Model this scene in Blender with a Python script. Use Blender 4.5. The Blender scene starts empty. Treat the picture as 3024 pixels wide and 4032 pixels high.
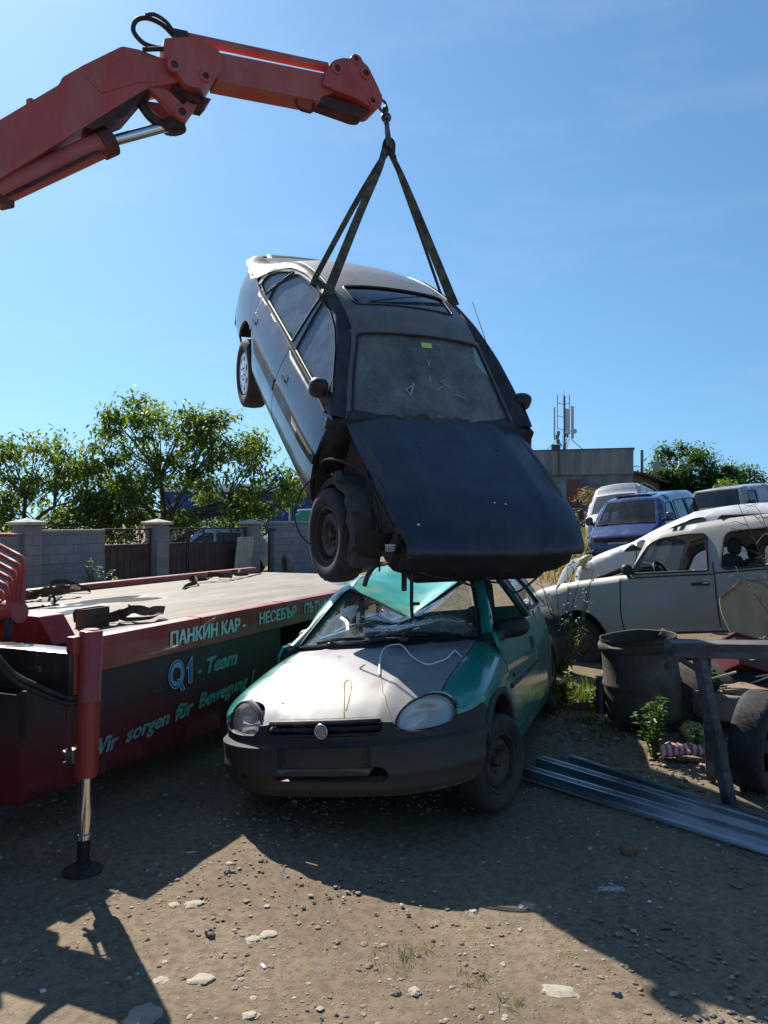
import bpy, bmesh, math, random
from math import sin, cos, tan, pi, radians, sqrt, atan2, hypot, exp
from mathutils import Vector as V, Matrix, Euler, noise
from mathutils.geometry import delaunay_2d_cdt
SC = bpy.context.scene
COL = SC.collection
# ---------------------------------------------------------------- camera
CAMZ = 1.67
cd = bpy.data.cameras.new('camera'); cam = bpy.data.objects.new('camera', cd); COL.objects.link(cam)
cd.sensor_fit = 'HORIZONTAL'; cd.sensor_width = 36.0; cd.lens = 36.0
cd.clip_start = 0.05; cd.clip_end = 3000
cam.location = (0, 0, CAMZ); cam.rotation_euler = (radians(90 + 0.758), 0, 0)
SC.camera = cam
# ---------------------------------------------------------------- sky and sun
SUN_EL, SUN_AZ = 41.5, -30.0          # azimuth from +Y, negative = to the left
w = bpy.data.worlds.new('World'); SC.world = w; w.use_nodes = True
nt = w.node_tree; bg = nt.nodes['Background']
sky = nt.nodes.new('ShaderNodeTexSky'); sky.sky_type = 'NISHITA'; sky.sun_disc = False
sky.sun_elevation = radians(SUN_EL); sky.sun_rotation = radians(SUN_AZ)
sky.air_density = 1.0; sky.dust_density = 0.4; sky.ozone_density = 2.5; sky.altitude = 50
# thin cirrus streaks, part of the sky itself
tc = nt.nodes.new('ShaderNodeTexCoord'); mp = nt.nodes.new('ShaderNodeMapping')
mp.inputs['Scale'].default_value = (1.6, 1.6, 6.5); mp.inputs['Rotation'].default_value = (0.1, 0.25, 0.3)
nz = nt.nodes.new('ShaderNodeTexNoise'); nz.inputs['Scale'].default_value = 2.2; nz.inputs['Detail'].default_value = 8; nz.inputs['Roughness'].default_value = 0.62
rp = nt.nodes.new('ShaderNodeValToRGB'); rp.color_ramp.elements[0].position = 0.5; rp.color_ramp.elements[1].position = 0.86
mx = nt.nodes.new('ShaderNodeMixRGB'); mx.inputs[2].default_value = (7.5, 8.2, 9.0, 1)
ml = nt.nodes.new('ShaderNodeMath'); ml.operation = 'MULTIPLY'; ml.inputs[1].default_value = 0.14
nt.links.new(tc.outputs['Generated'], mp.inputs[0]); nt.links.new(mp.outputs[0], nz.inputs['Vector'])
nt.links.new(nz.outputs[0], rp.inputs[0]); nt.links.new(rp.outputs[0], ml.inputs[0]); nt.links.new(ml.outputs[0], mx.inputs[0])
gm = nt.nodes.new('ShaderNodeMapping'); gm.inputs['Scale'].default_value = (1, 1, .70); gm.inputs['Location'].default_value = (0, 0, .13)
nt.links.new(tc.outputs['Generated'], gm.inputs[0]); nt.links.new(gm.outputs[0], sky.inputs[0])
tn = nt.nodes.new('ShaderNodeMixRGB'); tn.blend_type = 'MULTIPLY'; tn.inputs[0].default_value = 1; tn.inputs[2].default_value = (.78, 1.08, 1.20, 1)
nt.links.new(sky.outputs[0], tn.inputs[1]); nt.links.new(tn.outputs[0], mx.inputs[1]); nt.links.new(mx.outputs[0], bg.inputs[0])
bg.inputs[1].default_value = 0.068
sl = bpy.data.lights.new('sun', 'SUN'); so = bpy.data.objects.new('sun', sl); COL.objects.link(so)
sl.energy = 4.8; sl.angle = radians(0.53); sl.color = (1.0, 0.93, 0.83)
_sd = V((sin(radians(SUN_AZ)) * cos(radians(SUN_EL)), cos(radians(SUN_AZ)) * cos(radians(SUN_EL)), sin(radians(SUN_EL))))
so.rotation_euler = _sd.to_track_quat('Z', 'Y').to_euler()
so.location = _sd * 60
SC.view_settings.view_transform = 'Standard'; SC.view_settings.look = 'None'
SC.view_settings.exposure = 0.80; SC.view_settings.gamma = 1.0
SC.cycles.max_bounces = 8; SC.cycles.transparent_max_bounces = 16; SC.cycles.caustics_reflective = False; SC.cycles.caustics_refractive = False
SC.cycles.use_denoising = True
random.seed(7)
RND = random.Random(11)

# ---------------------------------------------------------------- materials
def srgb(r, g, b):
    f = lambda c: ((c / 255 + 0.055) / 1.055) ** 2.4 if c > 10 else c / 255 / 12.92
    return (f(r), f(g), f(b), 1)
class NT:
    def __init__(s, name):
        s.m = bpy.data.materials.new(name); s.m.use_nodes = True; s.t = s.m.node_tree
        s.b = s.t.nodes['Principled BSDF']; s.out = s.t.nodes['Material Output']; s._tc = None
    def n(s, typ, **kw):
        nd = s.t.nodes.new('ShaderNode' + typ)
        for k, v in kw.items():
            if k in nd.inputs.keys(): nd.inputs[k].default_value = v
            else: setattr(nd, k, v)
        return nd
    def l(s, a, b): s.t.links.new(a, b)
    def co(s):
        if s._tc is None: s._tc = s.n('TexCoord').outputs['Object']
        return s._tc
    def noise(s, scale, detail=4, rough=.55, stretch=None, dist=0):
        nd = s.n('TexNoise'); nd.inputs['Scale'].default_value = scale; nd.inputs['Detail'].default_value = detail
        nd.inputs['Roughness'].default_value = rough; nd.inputs['Distortion'].default_value = dist
        c = s.co()
        if stretch:
            mp = s.n('Mapping'); mp.inputs['Scale'].default_value = stretch; s.l(c, mp.inputs[0]); c = mp.outputs[0]
        s.l(c, nd.inputs['Vector']); return nd.outputs[0]
    def ramp(s, src, p0, p1, c0=(0, 0, 0, 1), c1=(1, 1, 1, 1)):
        r = s.n('ValToRGB'); e = r.color_ramp.elements; e[0].position = p0; e[1].position = p1; e[0].color = c0; e[1].color = c1
        s.l(src, r.inputs[0]); return r.outputs[0]
    def mix(s, fac, a, b, mode='MIX'):
        m = s.n('MixRGB', blend_type=mode)
        for i, v in ((0, fac), (1, a), (2, b)):
            if isinstance(v, (int, float)): m.inputs[i].default_value = v
            elif isinstance(v, tuple): m.inputs[i].default_value = v
            else: s.l(v, m.inputs[i])
        return m.outputs[0]
    def math(s, op, a, b):
        m = s.n('Math', operation=op)
        for i, v in ((0, a), (1, b)):
            if isinstance(v, (int, float)): m.inputs[i].default_value = v
            else: s.l(v, m.inputs[i])
        return m.outputs[0]
    def bump(s, src, strength=.3, dist=.01):
        b = s.n('Bump'); b.inputs['Strength'].default_value = strength; b.inputs['Distance'].default_value = dist
        s.l(src, b.inputs['Height']); s.l(b.outputs[0], s.b.inputs['Normal']); return b
def M(name, col, rough=.5, metal=0., coat=0., var=.12, vscale=3., dirt=None, dirt_amt=.5, dirt_scale=4., dirt_w=.12, bump=0., bscale=60., spec=.5, stretch=None, rvar=.15, speck=None):
    """general worn surface: base colour with slow variation, dust or rust patches, roughness variation and fine bump"""
    t = NT(name); b = t.b
    c = col if len(col) == 4 else (*col, 1)
    lo = tuple(x * (1 - var) for x in c[:3]) + (1,); hi = tuple(min(1, x * (1 + var)) for x in c[:3]) + (1,)
    base = t.ramp(t.noise(vscale, 5, .6, stretch), .3, .7, lo, hi)
    rg = t.math('ADD', t.math('MULTIPLY', t.noise(vscale * 2.3, 4), rvar * 2), rough - rvar)
    if dirt:
        f = t.ramp(t.noise(dirt_scale, 7, .68, stretch), 1 - dirt_amt - dirt_w, 1 - dirt_amt + dirt_w)
        base = t.mix(f, base, dirt if len(dirt) == 4 else (*dirt, 1))
        rg = t.mix(f, rg, (.85, .85, .85, 1))
    if speck:
        f = t.ramp(t.noise(90, 2, .5), .66, .72); base = t.mix(f, base, (*speck, 1))
    t.l(base, b.inputs['Base Color']); t.l(rg, b.inputs['Roughness'])
    b.inputs['Metallic'].default_value = metal; b.inputs['Coat Weight'].default_value = coat; b.inputs['Coat Roughness'].default_value = .12
    b.inputs['Specular IOR Level'].default_value = spec
    if bump: t.bump(t.noise(bscale, 5, .6, stretch), bump, .004)
    return t.m
def paint(name, col, rough=.32, metal=0., coat=.6, dust=(.30, .27, .22), dust_amt=.38, low=None, low_z=.55, scratch=True, **k):
    """weathered car paint: dust film, streaks, optional grime towards the sills, fine orange peel"""
    t = NT(name); b = t.b; c = (*col, 1)
    base = t.ramp(t.noise(2.2, 5, .6), .3, .75, tuple(x * .82 for x in col) + (1,), tuple(min(1, x * 1.12) for x in col) + (1,))
    f = t.ramp(t.noise(3.1, 8, .7, (1, 1, .35)), 1 - dust_amt - .2, 1 - dust_amt + .25)
    f = t.math('MULTIPLY', f, .75)
    base = t.mix(f, base, (*dust, 1))
    if scratch:
        s = t.ramp(t.noise(14, 3, .5, (1, .15, 1.3), 1.5), .70, .74)
        base = t.mix(t.math('MULTIPLY', s, .35), base, (*[min(1, x * 1.5 + .08) for x in col], 1))
    rg = t.mix(f, t.ramp(t.noise(5, 4), .3, .7, (rough * .8,) * 3 + (1,), (rough * 1.3,) * 3 + (1,)), (.75, .75, .75, 1))
    if low:
        xyz = t.n('SeparateXYZ'); t.l(t.co(), xyz.inputs[0])
        g = t.math('ADD', t.math('MULTIPLY', xyz.outputs[2], -1.0), t.math('ADD', low_z, t.math('MULTIPLY', t.noise(6, 6, .7), .35)))
        g = t.ramp(g, .12, .42); base = t.mix(t.math('MULTIPLY', g, .7), base, (*low, 1)); rg = t.mix(g, rg, (.85, .85, .85, 1))
    t.l(base, b.inputs['Base Color']); t.l(rg, b.inputs['Roughness']); b.inputs['Metallic'].default_value = metal
    b.inputs['Coat Weight'].default_value = coat; b.inputs['Coat Roughness'].default_value = .09
    t.bump(t.noise(7, 3, .5), .05, .01)
    return t.m
def glass(name, tint=(.55, .62, .62), dust=.18, dcol=(.28, .26, .22), rough=.03, cracks=False, refl=1.0, glow=0.):
    t = NT(name); nd = t.t.nodes; nd.remove(t.b)
    tr = t.n('BsdfTransparent'); tr.inputs[0].default_value = (*tint, 1)
    gl = t.n('BsdfGlossy'); gl.inputs['Roughness'].default_value = rough; gl.inputs[0].default_value = (refl, refl, refl, 1)
    lw = t.n('LayerWeight'); lw.inputs[0].default_value = .5; fz = t.math('ADD', t.math('MULTIPLY', t.math('POWER', lw.outputs['Facing'], 3.5), .80), .045)
    m1 = t.n('MixShader'); t.l(fz, m1.inputs[0]); t.l(tr.outputs[0], m1.inputs[1]); t.l(gl.outputs[0], m1.inputs[2])
    df = t.n('BsdfDiffuse'); df.inputs[0].default_value = (*dcol, 1)
    f = t.math('ADD', t.math('MULTIPLY', t.ramp(t.noise(4.5, 9, .72), .30, .80), dust * 1.5), dust * .35)
    if cracks:
        vo = t.n('TexVoronoi'); vo.feature = 'DISTANCE_TO_EDGE'; vo.inputs['Scale'].default_value = 11; t.l(t.co(), vo.inputs['Vector'])
        vo2 = t.n('TexVoronoi'); vo2.feature = 'DISTANCE_TO_EDGE'; vo2.inputs['Scale'].default_value = 38; t.l(t.co(), vo2.inputs['Vector'])
        k1 = t.ramp(vo.outputs[0], .008, .02, (1, 1, 1, 1), (0, 0, 0, 1)); k2 = t.ramp(vo2.outputs[0], .01, .05, (1, 1, 1, 1), (0, 0, 0, 1))
        gate = t.ramp(t.noise(3.5, 3), .5, .6)
        k = t.math('MAXIMUM', t.math('MULTIPLY', k1, .7), t.math('MULTIPLY', t.math('MULTIPLY', k2, gate), .6))
        f = t.math('MAXIMUM', f, k)
        df.inputs[0].default_value = (.55, .62, .6, 1)
        bp = t.n('Bump'); bp.inputs['Strength'].default_value = .5; bp.inputs['Distance'].default_value = .01
        vh = t.n('TexVoronoi'); vh.inputs['Scale'].default_value = 11; t.l(t.co(), vh.inputs['Vector']); t.l(vh.outputs[1], bp.inputs['Height'])
        t.l(bp.outputs[0], gl.inputs['Normal'])
    dv = df.outputs[0]
    if glow:
        tl = t.n('BsdfTranslucent'); tl.inputs[0].default_value = df.inputs[0].default_value; dm = t.n('MixShader'); dm.inputs[0].default_value = glow; t.l(dv, dm.inputs[1]); t.l(tl.outputs[0], dm.inputs[2]); dv = dm.outputs[0]
    m2 = t.n('MixShader'); t.l(f, m2.inputs[0]); t.l(m1.outputs[0], m2.inputs[1]); t.l(dv, m2.inputs[2]); t.l(m2.outputs[0], t.out.inputs[0])
    return t.m
def leafmat(name, c0, c1, trans=.35):
    t = NT(name); b = t.b
    g = t.n('NewGeometry'); r = t.ramp(g.outputs['Random Per Island'], 0, 1, (*c0, 1), (*c1, 1))
    t.l(r, b.inputs['Base Color']); b.inputs['Roughness'].default_value = .45
    tl = t.n('BsdfTranslucent'); t.l(t.mix(1.0, r, (1.5, 1.5, .5, 1), 'MULTIPLY'), tl.inputs[0])
    m = t.n('MixShader'); m.inputs[0].default_value = trans; t.l(b.outputs[0], m.inputs[1]); t.l(tl.outputs[0], m.inputs[2]); t.l(m.outputs[0], t.out.inputs[0])
    return t.m

# ---------------------------------------------------------------- mesh building
class MB:
    def __init__(s): s.bm = bmesh.new()
    def vs(s, pts): return [s.bm.verts.new(p) for p in pts]
    def f(s, vs, mi=0):
        try:
            fc = s.bm.faces.new(vs); fc.smooth = True; fc.material_index = mi; return fc
        except ValueError: return None
    def grid(s, rows, mi=0, closeu=False, closev=False):
        """rows: list of lists of points"""
        g = [s.vs(r) for r in rows]; n = len(g); m = len(g[0])
        for i in range(n if closev else n - 1):
            for j in range(m if closeu else m - 1):
                s.f([g[i][j], g[i][(j + 1) % m], g[(i + 1) % n][(j + 1) % m], g[(i + 1) % n][j]], mi)
        return g
    def box(s, c, d, rot=None, bev=0., mi=0, taper=None):
        r = bmesh.ops.create_cube(s.bm, size=1.0); vv = r['verts']
        for v in vv:
            p = v.co.copy()
            if taper and p.z > 0: p.x *= taper[0]; p.y *= taper[1]
            p = V((p.x * d[0], p.y * d[1], p.z * d[2]))
            v.co = p
        fs = set(f for v in vv for f in v.link_faces)
        if bev:
            es = list(set(e for v in vv for e in v.link_edges))
            rr = bmesh.ops.bevel(s.bm, geom=es, offset=bev, segments=2, affect='EDGES', profile=.6)
            fs = set(rr['faces']) | set(f for v in rr['verts'] for f in v.link_faces)
            vv = list(set(v for f in fs for v in f.verts))
        mt = rot.to_matrix().to_4x4() if isinstance(rot, Euler) else (rot if rot else Matrix())
        mt = Matrix.Translation(c) @ mt
        for v in vv: v.co = mt @ v.co
        for f in fs: f.material_index = mi; f.smooth = True
        return vv
    def tube(s, pts, r, n=8, mi=0, cap=True, flat=None):
        """pts list of points; r radius or list; flat=(ry scale) for straps"""
        pts = [V(p) for p in pts]; N = len(pts); rs = r if isinstance(r, (list, tuple)) else [r] * N
        t0 = (pts[1] - pts[0]).normalized(); up = V((0, 0, 1)) if abs(t0.z) < .9 else V((1, 0, 0))
        rows = []; side = t0.cross(up).normalized()
        for i, p in enumerate(pts):
            t = (pts[min(i + 1, N - 1)] - pts[max(i - 1, 0)]).normalized()
            if t.length < 1e-6: t = t0
            side = (side - t * side.dot(t)).normalized(); b = t.cross(side)
            rows.append([p + (side * cos(2 * pi * k / n) + b * sin(2 * pi * k / n) * (flat or 1)) * rs[i] for k in range(n)])
        g = s.grid(rows, mi, closeu=True)
        if cap:
            s.f(list(reversed(g[0])), mi); s.f(g[-1], mi)
        return g
    def lathe(s, prof, n=32, mat=None, mi=0, closed=False):
        """prof list of (r, h) about local Z"""
        mat = mat or Matrix()
        rows = [[mat @ V((max(r, 1e-4) * cos(2 * pi * k / n), max(r, 1e-4) * sin(2 * pi * k / n), h)) for k in range(n)] for r, h in prof]
        s.grid(rows, mi, closeu=True, closev=closed)
    def prism(s, outl, fn0, fn1, mi=0):
        """closed 2D outline -> caps via fn0/fn1 (map 2D->3D) and side wall"""
        vs, fc = tri2d(outl, 1e9)
        for fn, flip in ((fn0, True), (fn1, False)):
            q = s.vs([fn(*p) for p in vs])
            for f in fc: s.f([q[i] for i in (reversed(f) if flip else f)], mi)
        a = s.vs([fn0(*p) for p in outl]); b = s.vs([fn1(*p) for p in outl]); n = len(outl)
        for i in range(n): s.f([a[i], a[(i + 1) % n], b[(i + 1) % n], b[i]], mi)
    def patch(s, outl, fn, res=.05, holes=(), rim=.012, ref=None, mi=0, off=0., fold=False):
        """2D outline (a,b) clipped grid mapped through fn(a,b)->Vector, with a rim turned inwards (away from outward side). ref: interior point"""
        outl = resamp(outl, res); holes = [resamp(h, res) for h in holes]
        vs, fc = tri2d(outl, res, holes)
        e = 1e-3
        def nrm(a, b):
            p = fn(a, b); nn = (fn(a + e, b) - fn(a - e, b)).cross(fn(a, b + e) - fn(a, b - e))
            nn.normalize()
            rf = ref(p) if callable(ref) else ref
            if rf is not None and nn.dot(p - rf) < 0: nn = -nn
            return p, nn
        pn = [nrm(*p) for p in vs]
        q = s.vs([p + n * off for p, n in pn])
        a3 = fc[0] if fc else None
        flip = False
        if a3:
            p0, p1, p2 = (pn[i][0] for i in a3); flip = (p1 - p0).cross(p2 - p0).dot(pn[a3[0]][1]) < 0
        for f in fc: s.f([q[i] for i in (reversed(f) if flip else f)], mi)
        if rim:
            for lp in [outl] + list(holes):
                aa = [nrm(*p) for p in lp]; A = s.vs([p + n * off for p, n in aa]); B = s.vs([p + n * (off - rim) for p, n in aa]); n = len(lp)
                for i in range(n): s.f([A[i], A[(i + 1) % n], B[(i + 1) % n], B[i]], mi)
    def build(s, name, mats, parent=None, sharp=38, loc=None):
        bm = s.bm
        bmesh.ops.remove_doubles(bm, verts=bm.verts, dist=1e-5)
        sh = radians(sharp)
        for e in bm.edges:
            if len(e.link_faces) == 2 and e.calc_face_angle(0) > sh: e.smooth = False
        me = bpy.data.meshes.new(name); bm.to_mesh(me); bm.free()
        for m in (mats if isinstance(mats, (list, tuple)) else [mats]): me.materials.append(m)
        o = bpy.data.objects.new(name, me); COL.objects.link(o)
        if parent: o.parent = parent
        if loc is not None: o.location = loc
        return o
class FM:
    """plain vertex/face lists for leaves, grass and pebbles"""
    def __init__(s): s.v = []; s.p = []; s.mi = []
    def vs(s, pts): b = len(s.v); s.v += [tuple(p) for p in pts]; return list(range(b, len(s.v)))
    def f(s, ids, mi=0): s.p.append(ids); s.mi.append(mi)
    def tube(s, pts, r, n=5, mi=0):
        m = MB(); m.tube(pts, r, n); m.bm.verts.index_update(); b = len(s.v); s.v += [tuple(v.co) for v in m.bm.verts]
        for f in m.bm.faces: s.f([b + v.index for v in f.verts], mi)
        m.bm.free()
    def build(s, name, mats, parent=None, sharp=0, loc=None, smooth=False):
        me = bpy.data.meshes.new(name); me.from_pydata(s.v, [], s.p)
        for m in (mats if isinstance(mats, (list, tuple)) else [mats]): me.materials.append(m)
        me.polygons.foreach_set('material_index', s.mi); me.polygons.foreach_set('use_smooth', [smooth] * len(s.p)); me.update()
        o = bpy.data.objects.new(name, me); COL.objects.link(o)
        if parent: o.parent = parent
        if loc is not None: o.location = loc
        return o
_ICO = {}
def ico(sub):
    if sub not in _ICO:
        bm = bmesh.new(); bmesh.ops.create_icosphere(bm, subdivisions=sub, radius=1.0); bm.verts.index_update(); _ICO[sub] = ([v.co.copy() for v in bm.verts], [[v.index for v in f.verts] for f in bm.faces]); bm.free()
    return _ICO[sub]
def inpoly(p, poly):
    x, y = p; c = False; n = len(poly); j = n - 1
    for i in range(n):
        xi, yi = poly[i]; xj, yj = poly[j]
        if (yi > y) != (yj > y) and x < (xj - xi) * (y - yi) / (yj - yi) + xi: c = not c
        j = i
    return c
def resamp(poly, res):
    out = []
    n = len(poly)
    for i in range(n):
        a = poly[i]; b = poly[(i + 1) % n]; d = hypot(b[0] - a[0], b[1] - a[1])
        if d < 1e-6: continue
        k = max(1, int(math.ceil(d / res)))
        for j in range(k): out.append((a[0] + (b[0] - a[0]) * j / k, a[1] + (b[1] - a[1]) * j / k))
    return out
def segdist(p, poly):
    m = 1e9; n = len(poly)
    for i in range(n):
        ax, ay = poly[i]; bx, by = poly[(i + 1) % n]; dx, dy = bx - ax, by - ay; L = dx * dx + dy * dy
        t = 0 if L == 0 else max(0, min(1, ((p[0] - ax) * dx + (p[1] - ay) * dy) / L))
        m = min(m, hypot(p[0] - ax - dx * t, p[1] - ay - dy * t))
    return m
def tri2d(outl, res, holes=()):
    vs = [V(p) for p in outl]; ed = [(i, (i + 1) % len(outl)) for i in range(len(outl))]
    for h in holes:
        b = len(vs); vs += [V(p) for p in h]; ed += [(b + i, b + (i + 1) % len(h)) for i in range(len(h))]
    xs = [p[0] for p in outl]; ys = [p[1] for p in outl]
    if res < 1e3:
        y = min(ys) + res * .5; k = 0
        while y < max(ys):
            x = min(xs) + res * (.5 if k % 2 else 1.0)
            while x < max(xs):
                p = (x, y)
                if inpoly(p, outl) and segdist(p, outl) > res * .45 and not any(inpoly(p, h) or segdist(p, h) < res * .45 for h in holes): vs.append(V(p))
                x += res
            y += res * .87; k += 1
    r = delaunay_2d_cdt(vs, ed, [], 0, 1e-6)
    ov, of = r[0], r[2]; fc = []
    for f in of:
        c = (sum(ov[i].x for i in f) / len(f), sum(ov[i].y for i in f) / len(f))
        if inpoly(c, outl) and not any(inpoly(c, h) for h in holes): fc.append(list(f))
    return [(v.x, v.y) for v in ov], fc
def rnd(poly, r, seg=4):
    """round the corners of a closed polygon; r number or list"""
    n = len(poly); out = []
    for i in range(n):
        p = V(poly[i]); a = V(poly[i - 1]) - p; b = V(poly[(i + 1) % n]) - p
        rr = r[i] if isinstance(r, (list, tuple)) else r
        rr = min(rr, a.length * .48, b.length * .48)
        if rr < 1e-4: out.append(tuple(p)); continue
        s = p + a.normalized() * rr; e = p + b.normalized() * rr
        for k in range(seg + 1):
            t = k / seg; q = s * (1 - t) ** 2 + p * 2 * t * (1 - t) + e * t * t; out.append((q.x, q.y))
    return out
def ell(cx, cy, rx, ry, n=24, a=0): return [(cx + rx * cos(2 * pi * k / n) * cos(a) - ry * sin(2 * pi * k / n) * sin(a), cy + rx * cos(2 * pi * k / n) * sin(a) + ry * sin(2 * pi * k / n) * cos(a)) for k in range(n)]
def spl(pts, n=8, closed=False):
    """Catmull-Rom through points (any dimension)"""
    P = [V(p) for p in pts]; N = len(P); out = []
    rng = N if closed else N - 1
    for i in range(rng):
        g = lambda k: P[k % N] if closed else P[max(0, min(N - 1, k))]
        p0, p1, p2, p3 = g(i - 1), g(i), g(i + 1), g(i + 2)
        for k in range(n):
            t = k / n; out.append(.5 * ((2 * p1) + (p2 - p0) * t + (2 * p0 - 5 * p1 + 4 * p2 - p3) * t * t + (3 * p1 - p0 - 3 * p2 + p3) * t ** 3))
    if not closed: out.append(P[-1])
    return out
def spl2(pts, n=6, closed=True): return [tuple(p) for p in spl(pts, n, closed)]
def itp(x, xs, ys):
    if x <= xs[0]: return ys[0]
    if x >= xs[-1]: return ys[-1]
    for i in range(len(xs) - 1):
        if x <= xs[i + 1]:
            t = (x - xs[i]) / (xs[i + 1] - xs[i])
            # cubic hermite with finite-difference slopes for smoothness
            def sl(k):
                if k == 0: return (ys[1] - ys[0]) / (xs[1] - xs[0])
                if k == len(xs) - 1: return (ys[-1] - ys[-2]) / (xs[-1] - xs[-2])
                a = (ys[k] - ys[k - 1]) / (xs[k] - xs[k - 1]); b = (ys[k + 1] - ys[k]) / (xs[k + 1] - xs[k])
                return 0 if a * b <= 0 else 2 * a * b / (a + b)
            h = xs[i + 1] - xs[i]; m0, m1 = sl(i) * h, sl(i + 1) * h
            return ys[i] * (2 * t ** 3 - 3 * t * t + 1) + m0 * (t ** 3 - 2 * t * t + t) + ys[i + 1] * (-2 * t ** 3 + 3 * t * t) + m1 * (t ** 3 - t * t)
def smooth(a, b, x):
    t = max(0, min(1, (x - a) / (b - a))); return t * t * (3 - 2 * t)
def plane_at(z):
    return 0
# ---------------------------------------------------------------- things
def thing(name, label, cat, loc=(0, 0, 0), rot=(0, 0, 0), group=None):
    o = bpy.data.objects.new(name, None); COL.objects.link(o); o.empty_display_size = .1
    o.location = loc; o.rotation_euler = rot; o['label'] = label; o['category'] = cat
    if group: o['group'] = group
    return o
def tag(o, label, cat, group=None):
    o['label'] = label; o['category'] = cat
    if group: o['group'] = group
    return o
def dup(root, loc=None, rot=None, label=None, scale=None):
    r = root.copy(); COL.objects.link(r)
    if loc is not None: r.location = loc
    if rot is not None: r.rotation_euler = rot
    if scale is not None: r.scale = scale
    if label: r['label'] = label
    for ch in list(root.children):
        c = ch.copy(); COL.objects.link(c); c.parent = r
        for g in list(ch.children):
            d = g.copy(); COL.objects.link(d); d.parent = c
    return r
def rocks(name): pass
def gz(x, y):
    """height of the yard: level in front, rising slowly to the back on the right"""
    z = (.040 * max(0, y - 6.8) + .04 * max(0, min(x, 14) - 6) * smooth(8, 16, y)) * smooth(-2.5, 2.0, x - .05 * max(0, y - 8)) * (1 if y < 30 else 30 / y)
    z += .10 * smooth(1.2, 2.8, x) * smooth(4.6, 6.4, y) * (1 - smooth(12, 20, y))
    return z
def text_mb(mb, s, h, fn, mi=0, shear=0., xs=1., spacing=1.0, bold=0., width=None):
    # heavy strokes: the same word laid three times, a hair apart
    d = h * .045
    for k, (dx, dy) in enumerate(((0, 0), (d, d * .4), (-d, -d * .4))): wd = text_one(mb, s, h, (lambda x, y, dx=dx, dy=dy, k=k: fn(x + dx, y + dy) + TXTN * (.0004 * k)), mi, shear, xs, spacing, bold, width)
    return wd
TXTN = V((0, -1, 0))
def text_one(mb, s, h, fn, mi=0, shear=0., xs=1., spacing=1.0, bold=0., width=None):
    """lettering as flat mesh; h cap height; fn(x,y)->3D; returns width"""
    cu = bpy.data.curves.new('lettering', 'FONT'); cu.body = s; cu.size = 1; cu.shear = shear; cu.space_character = spacing; cu.offset = bold; cu.resolution_u = 3
    o = bpy.data.objects.new('lettering', cu); COL.objects.link(o)
    dg = bpy.context.evaluated_depsgraph_get(); me = o.evaluated_get(dg).to_mesh()
    k = h / .71
    X = [v.co.x for v in me.vertices]; x0 = min(X); wd = (max(X) - x0) * k * xs
    if width: xs *= width / wd; wd = width
    q = mb.vs([fn((v.co.x - x0) * k * xs, v.co.y * k) for v in me.vertices])
    for p in me.polygons: mb.f([q[i] for i in p.vertices], mi)
    o.evaluated_get(dg).to_mesh_clear(); bpy.data.objects.remove(o); bpy.data.curves.remove(cu)
    return wd
# ---------------------------------------------------------------- shared materials
RUBBER = M('tyre_rubber', (.022, .022, .023), .82, var=.3, vscale=6, dirt=(.085, .070, .055), dirt_amt=.36, dirt_scale=5, bump=.4, bscale=80)
DUSTY_RUBBER = M('dusty_tyre_rubber', (.05, .048, .045), .9, var=.3, vscale=6, dirt=(.22, .19, .15), dirt_amt=.6, dirt_scale=5, bump=.4, bscale=80)
BLACK = M('black_plastic', (.016, .016, .017), .55, var=.25, dirt=(.14, .12, .10), dirt_amt=.35, dirt_scale=6, bump=.1)
TRIM = M('rubber_seal', (.010, .010, .011), .5, var=.2)
DARK = M('dark_underbody', (.016, .015, .014), .9, var=.4, vscale=8, dirt=(.075, .058, .042), dirt_amt=.45, dirt_scale=7, bump=.5, bscale=40)
STEELRIM = M('black_steel_rim', (.03, .03, .032), .55, .4, var=.3, dirt=(.13, .10, .075), dirt_amt=.45, dirt_scale=14, bump=.2)
HUBCAP = M('silver_hubcap', (.62, .63, .65), .38, .5, var=.1, dirt=(.30, .20, .14), dirt_amt=.36, dirt_scale=16)
CHROME = M('chrome', (.72, .72, .72), .14, 1., var=.06, rvar=.05)
STEEL = M('bare_steel', (.42, .41, .39), .35, 1., var=.2, dirt=(.16, .10, .06), dirt_amt=.3)
RUST = M('rusty_steel', (.16, .075, .04), .85, .1, var=.45, vscale=12, dirt=(.05, .035, .028), dirt_amt=.45, dirt_scale=9, bump=.5, bscale=70)
GLASS = glass('window_glass', (.45, .52, .52), .12)
GLASS_DARK = glass('tinted_window_glass', (.20, .25, .28), .22, (.17, .19, .20), .06)
INTERIOR = M('seat_fabric', (.045, .045, .05), .95, var=.3, vscale=10, bump=.3, bscale=120)
GREYFAB = M('grey_seat_fabric', (.20, .20, .19), .95, var=.3, vscale=8, bump=.3, bscale=120)
CABLE = M('black_cable', (.012, .012, .013), .6, dirt=(.12, .10, .08), dirt_amt=.35, dirt_scale=15)
WHITE = M('white_label', (.75, .75, .73), .6)

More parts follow.
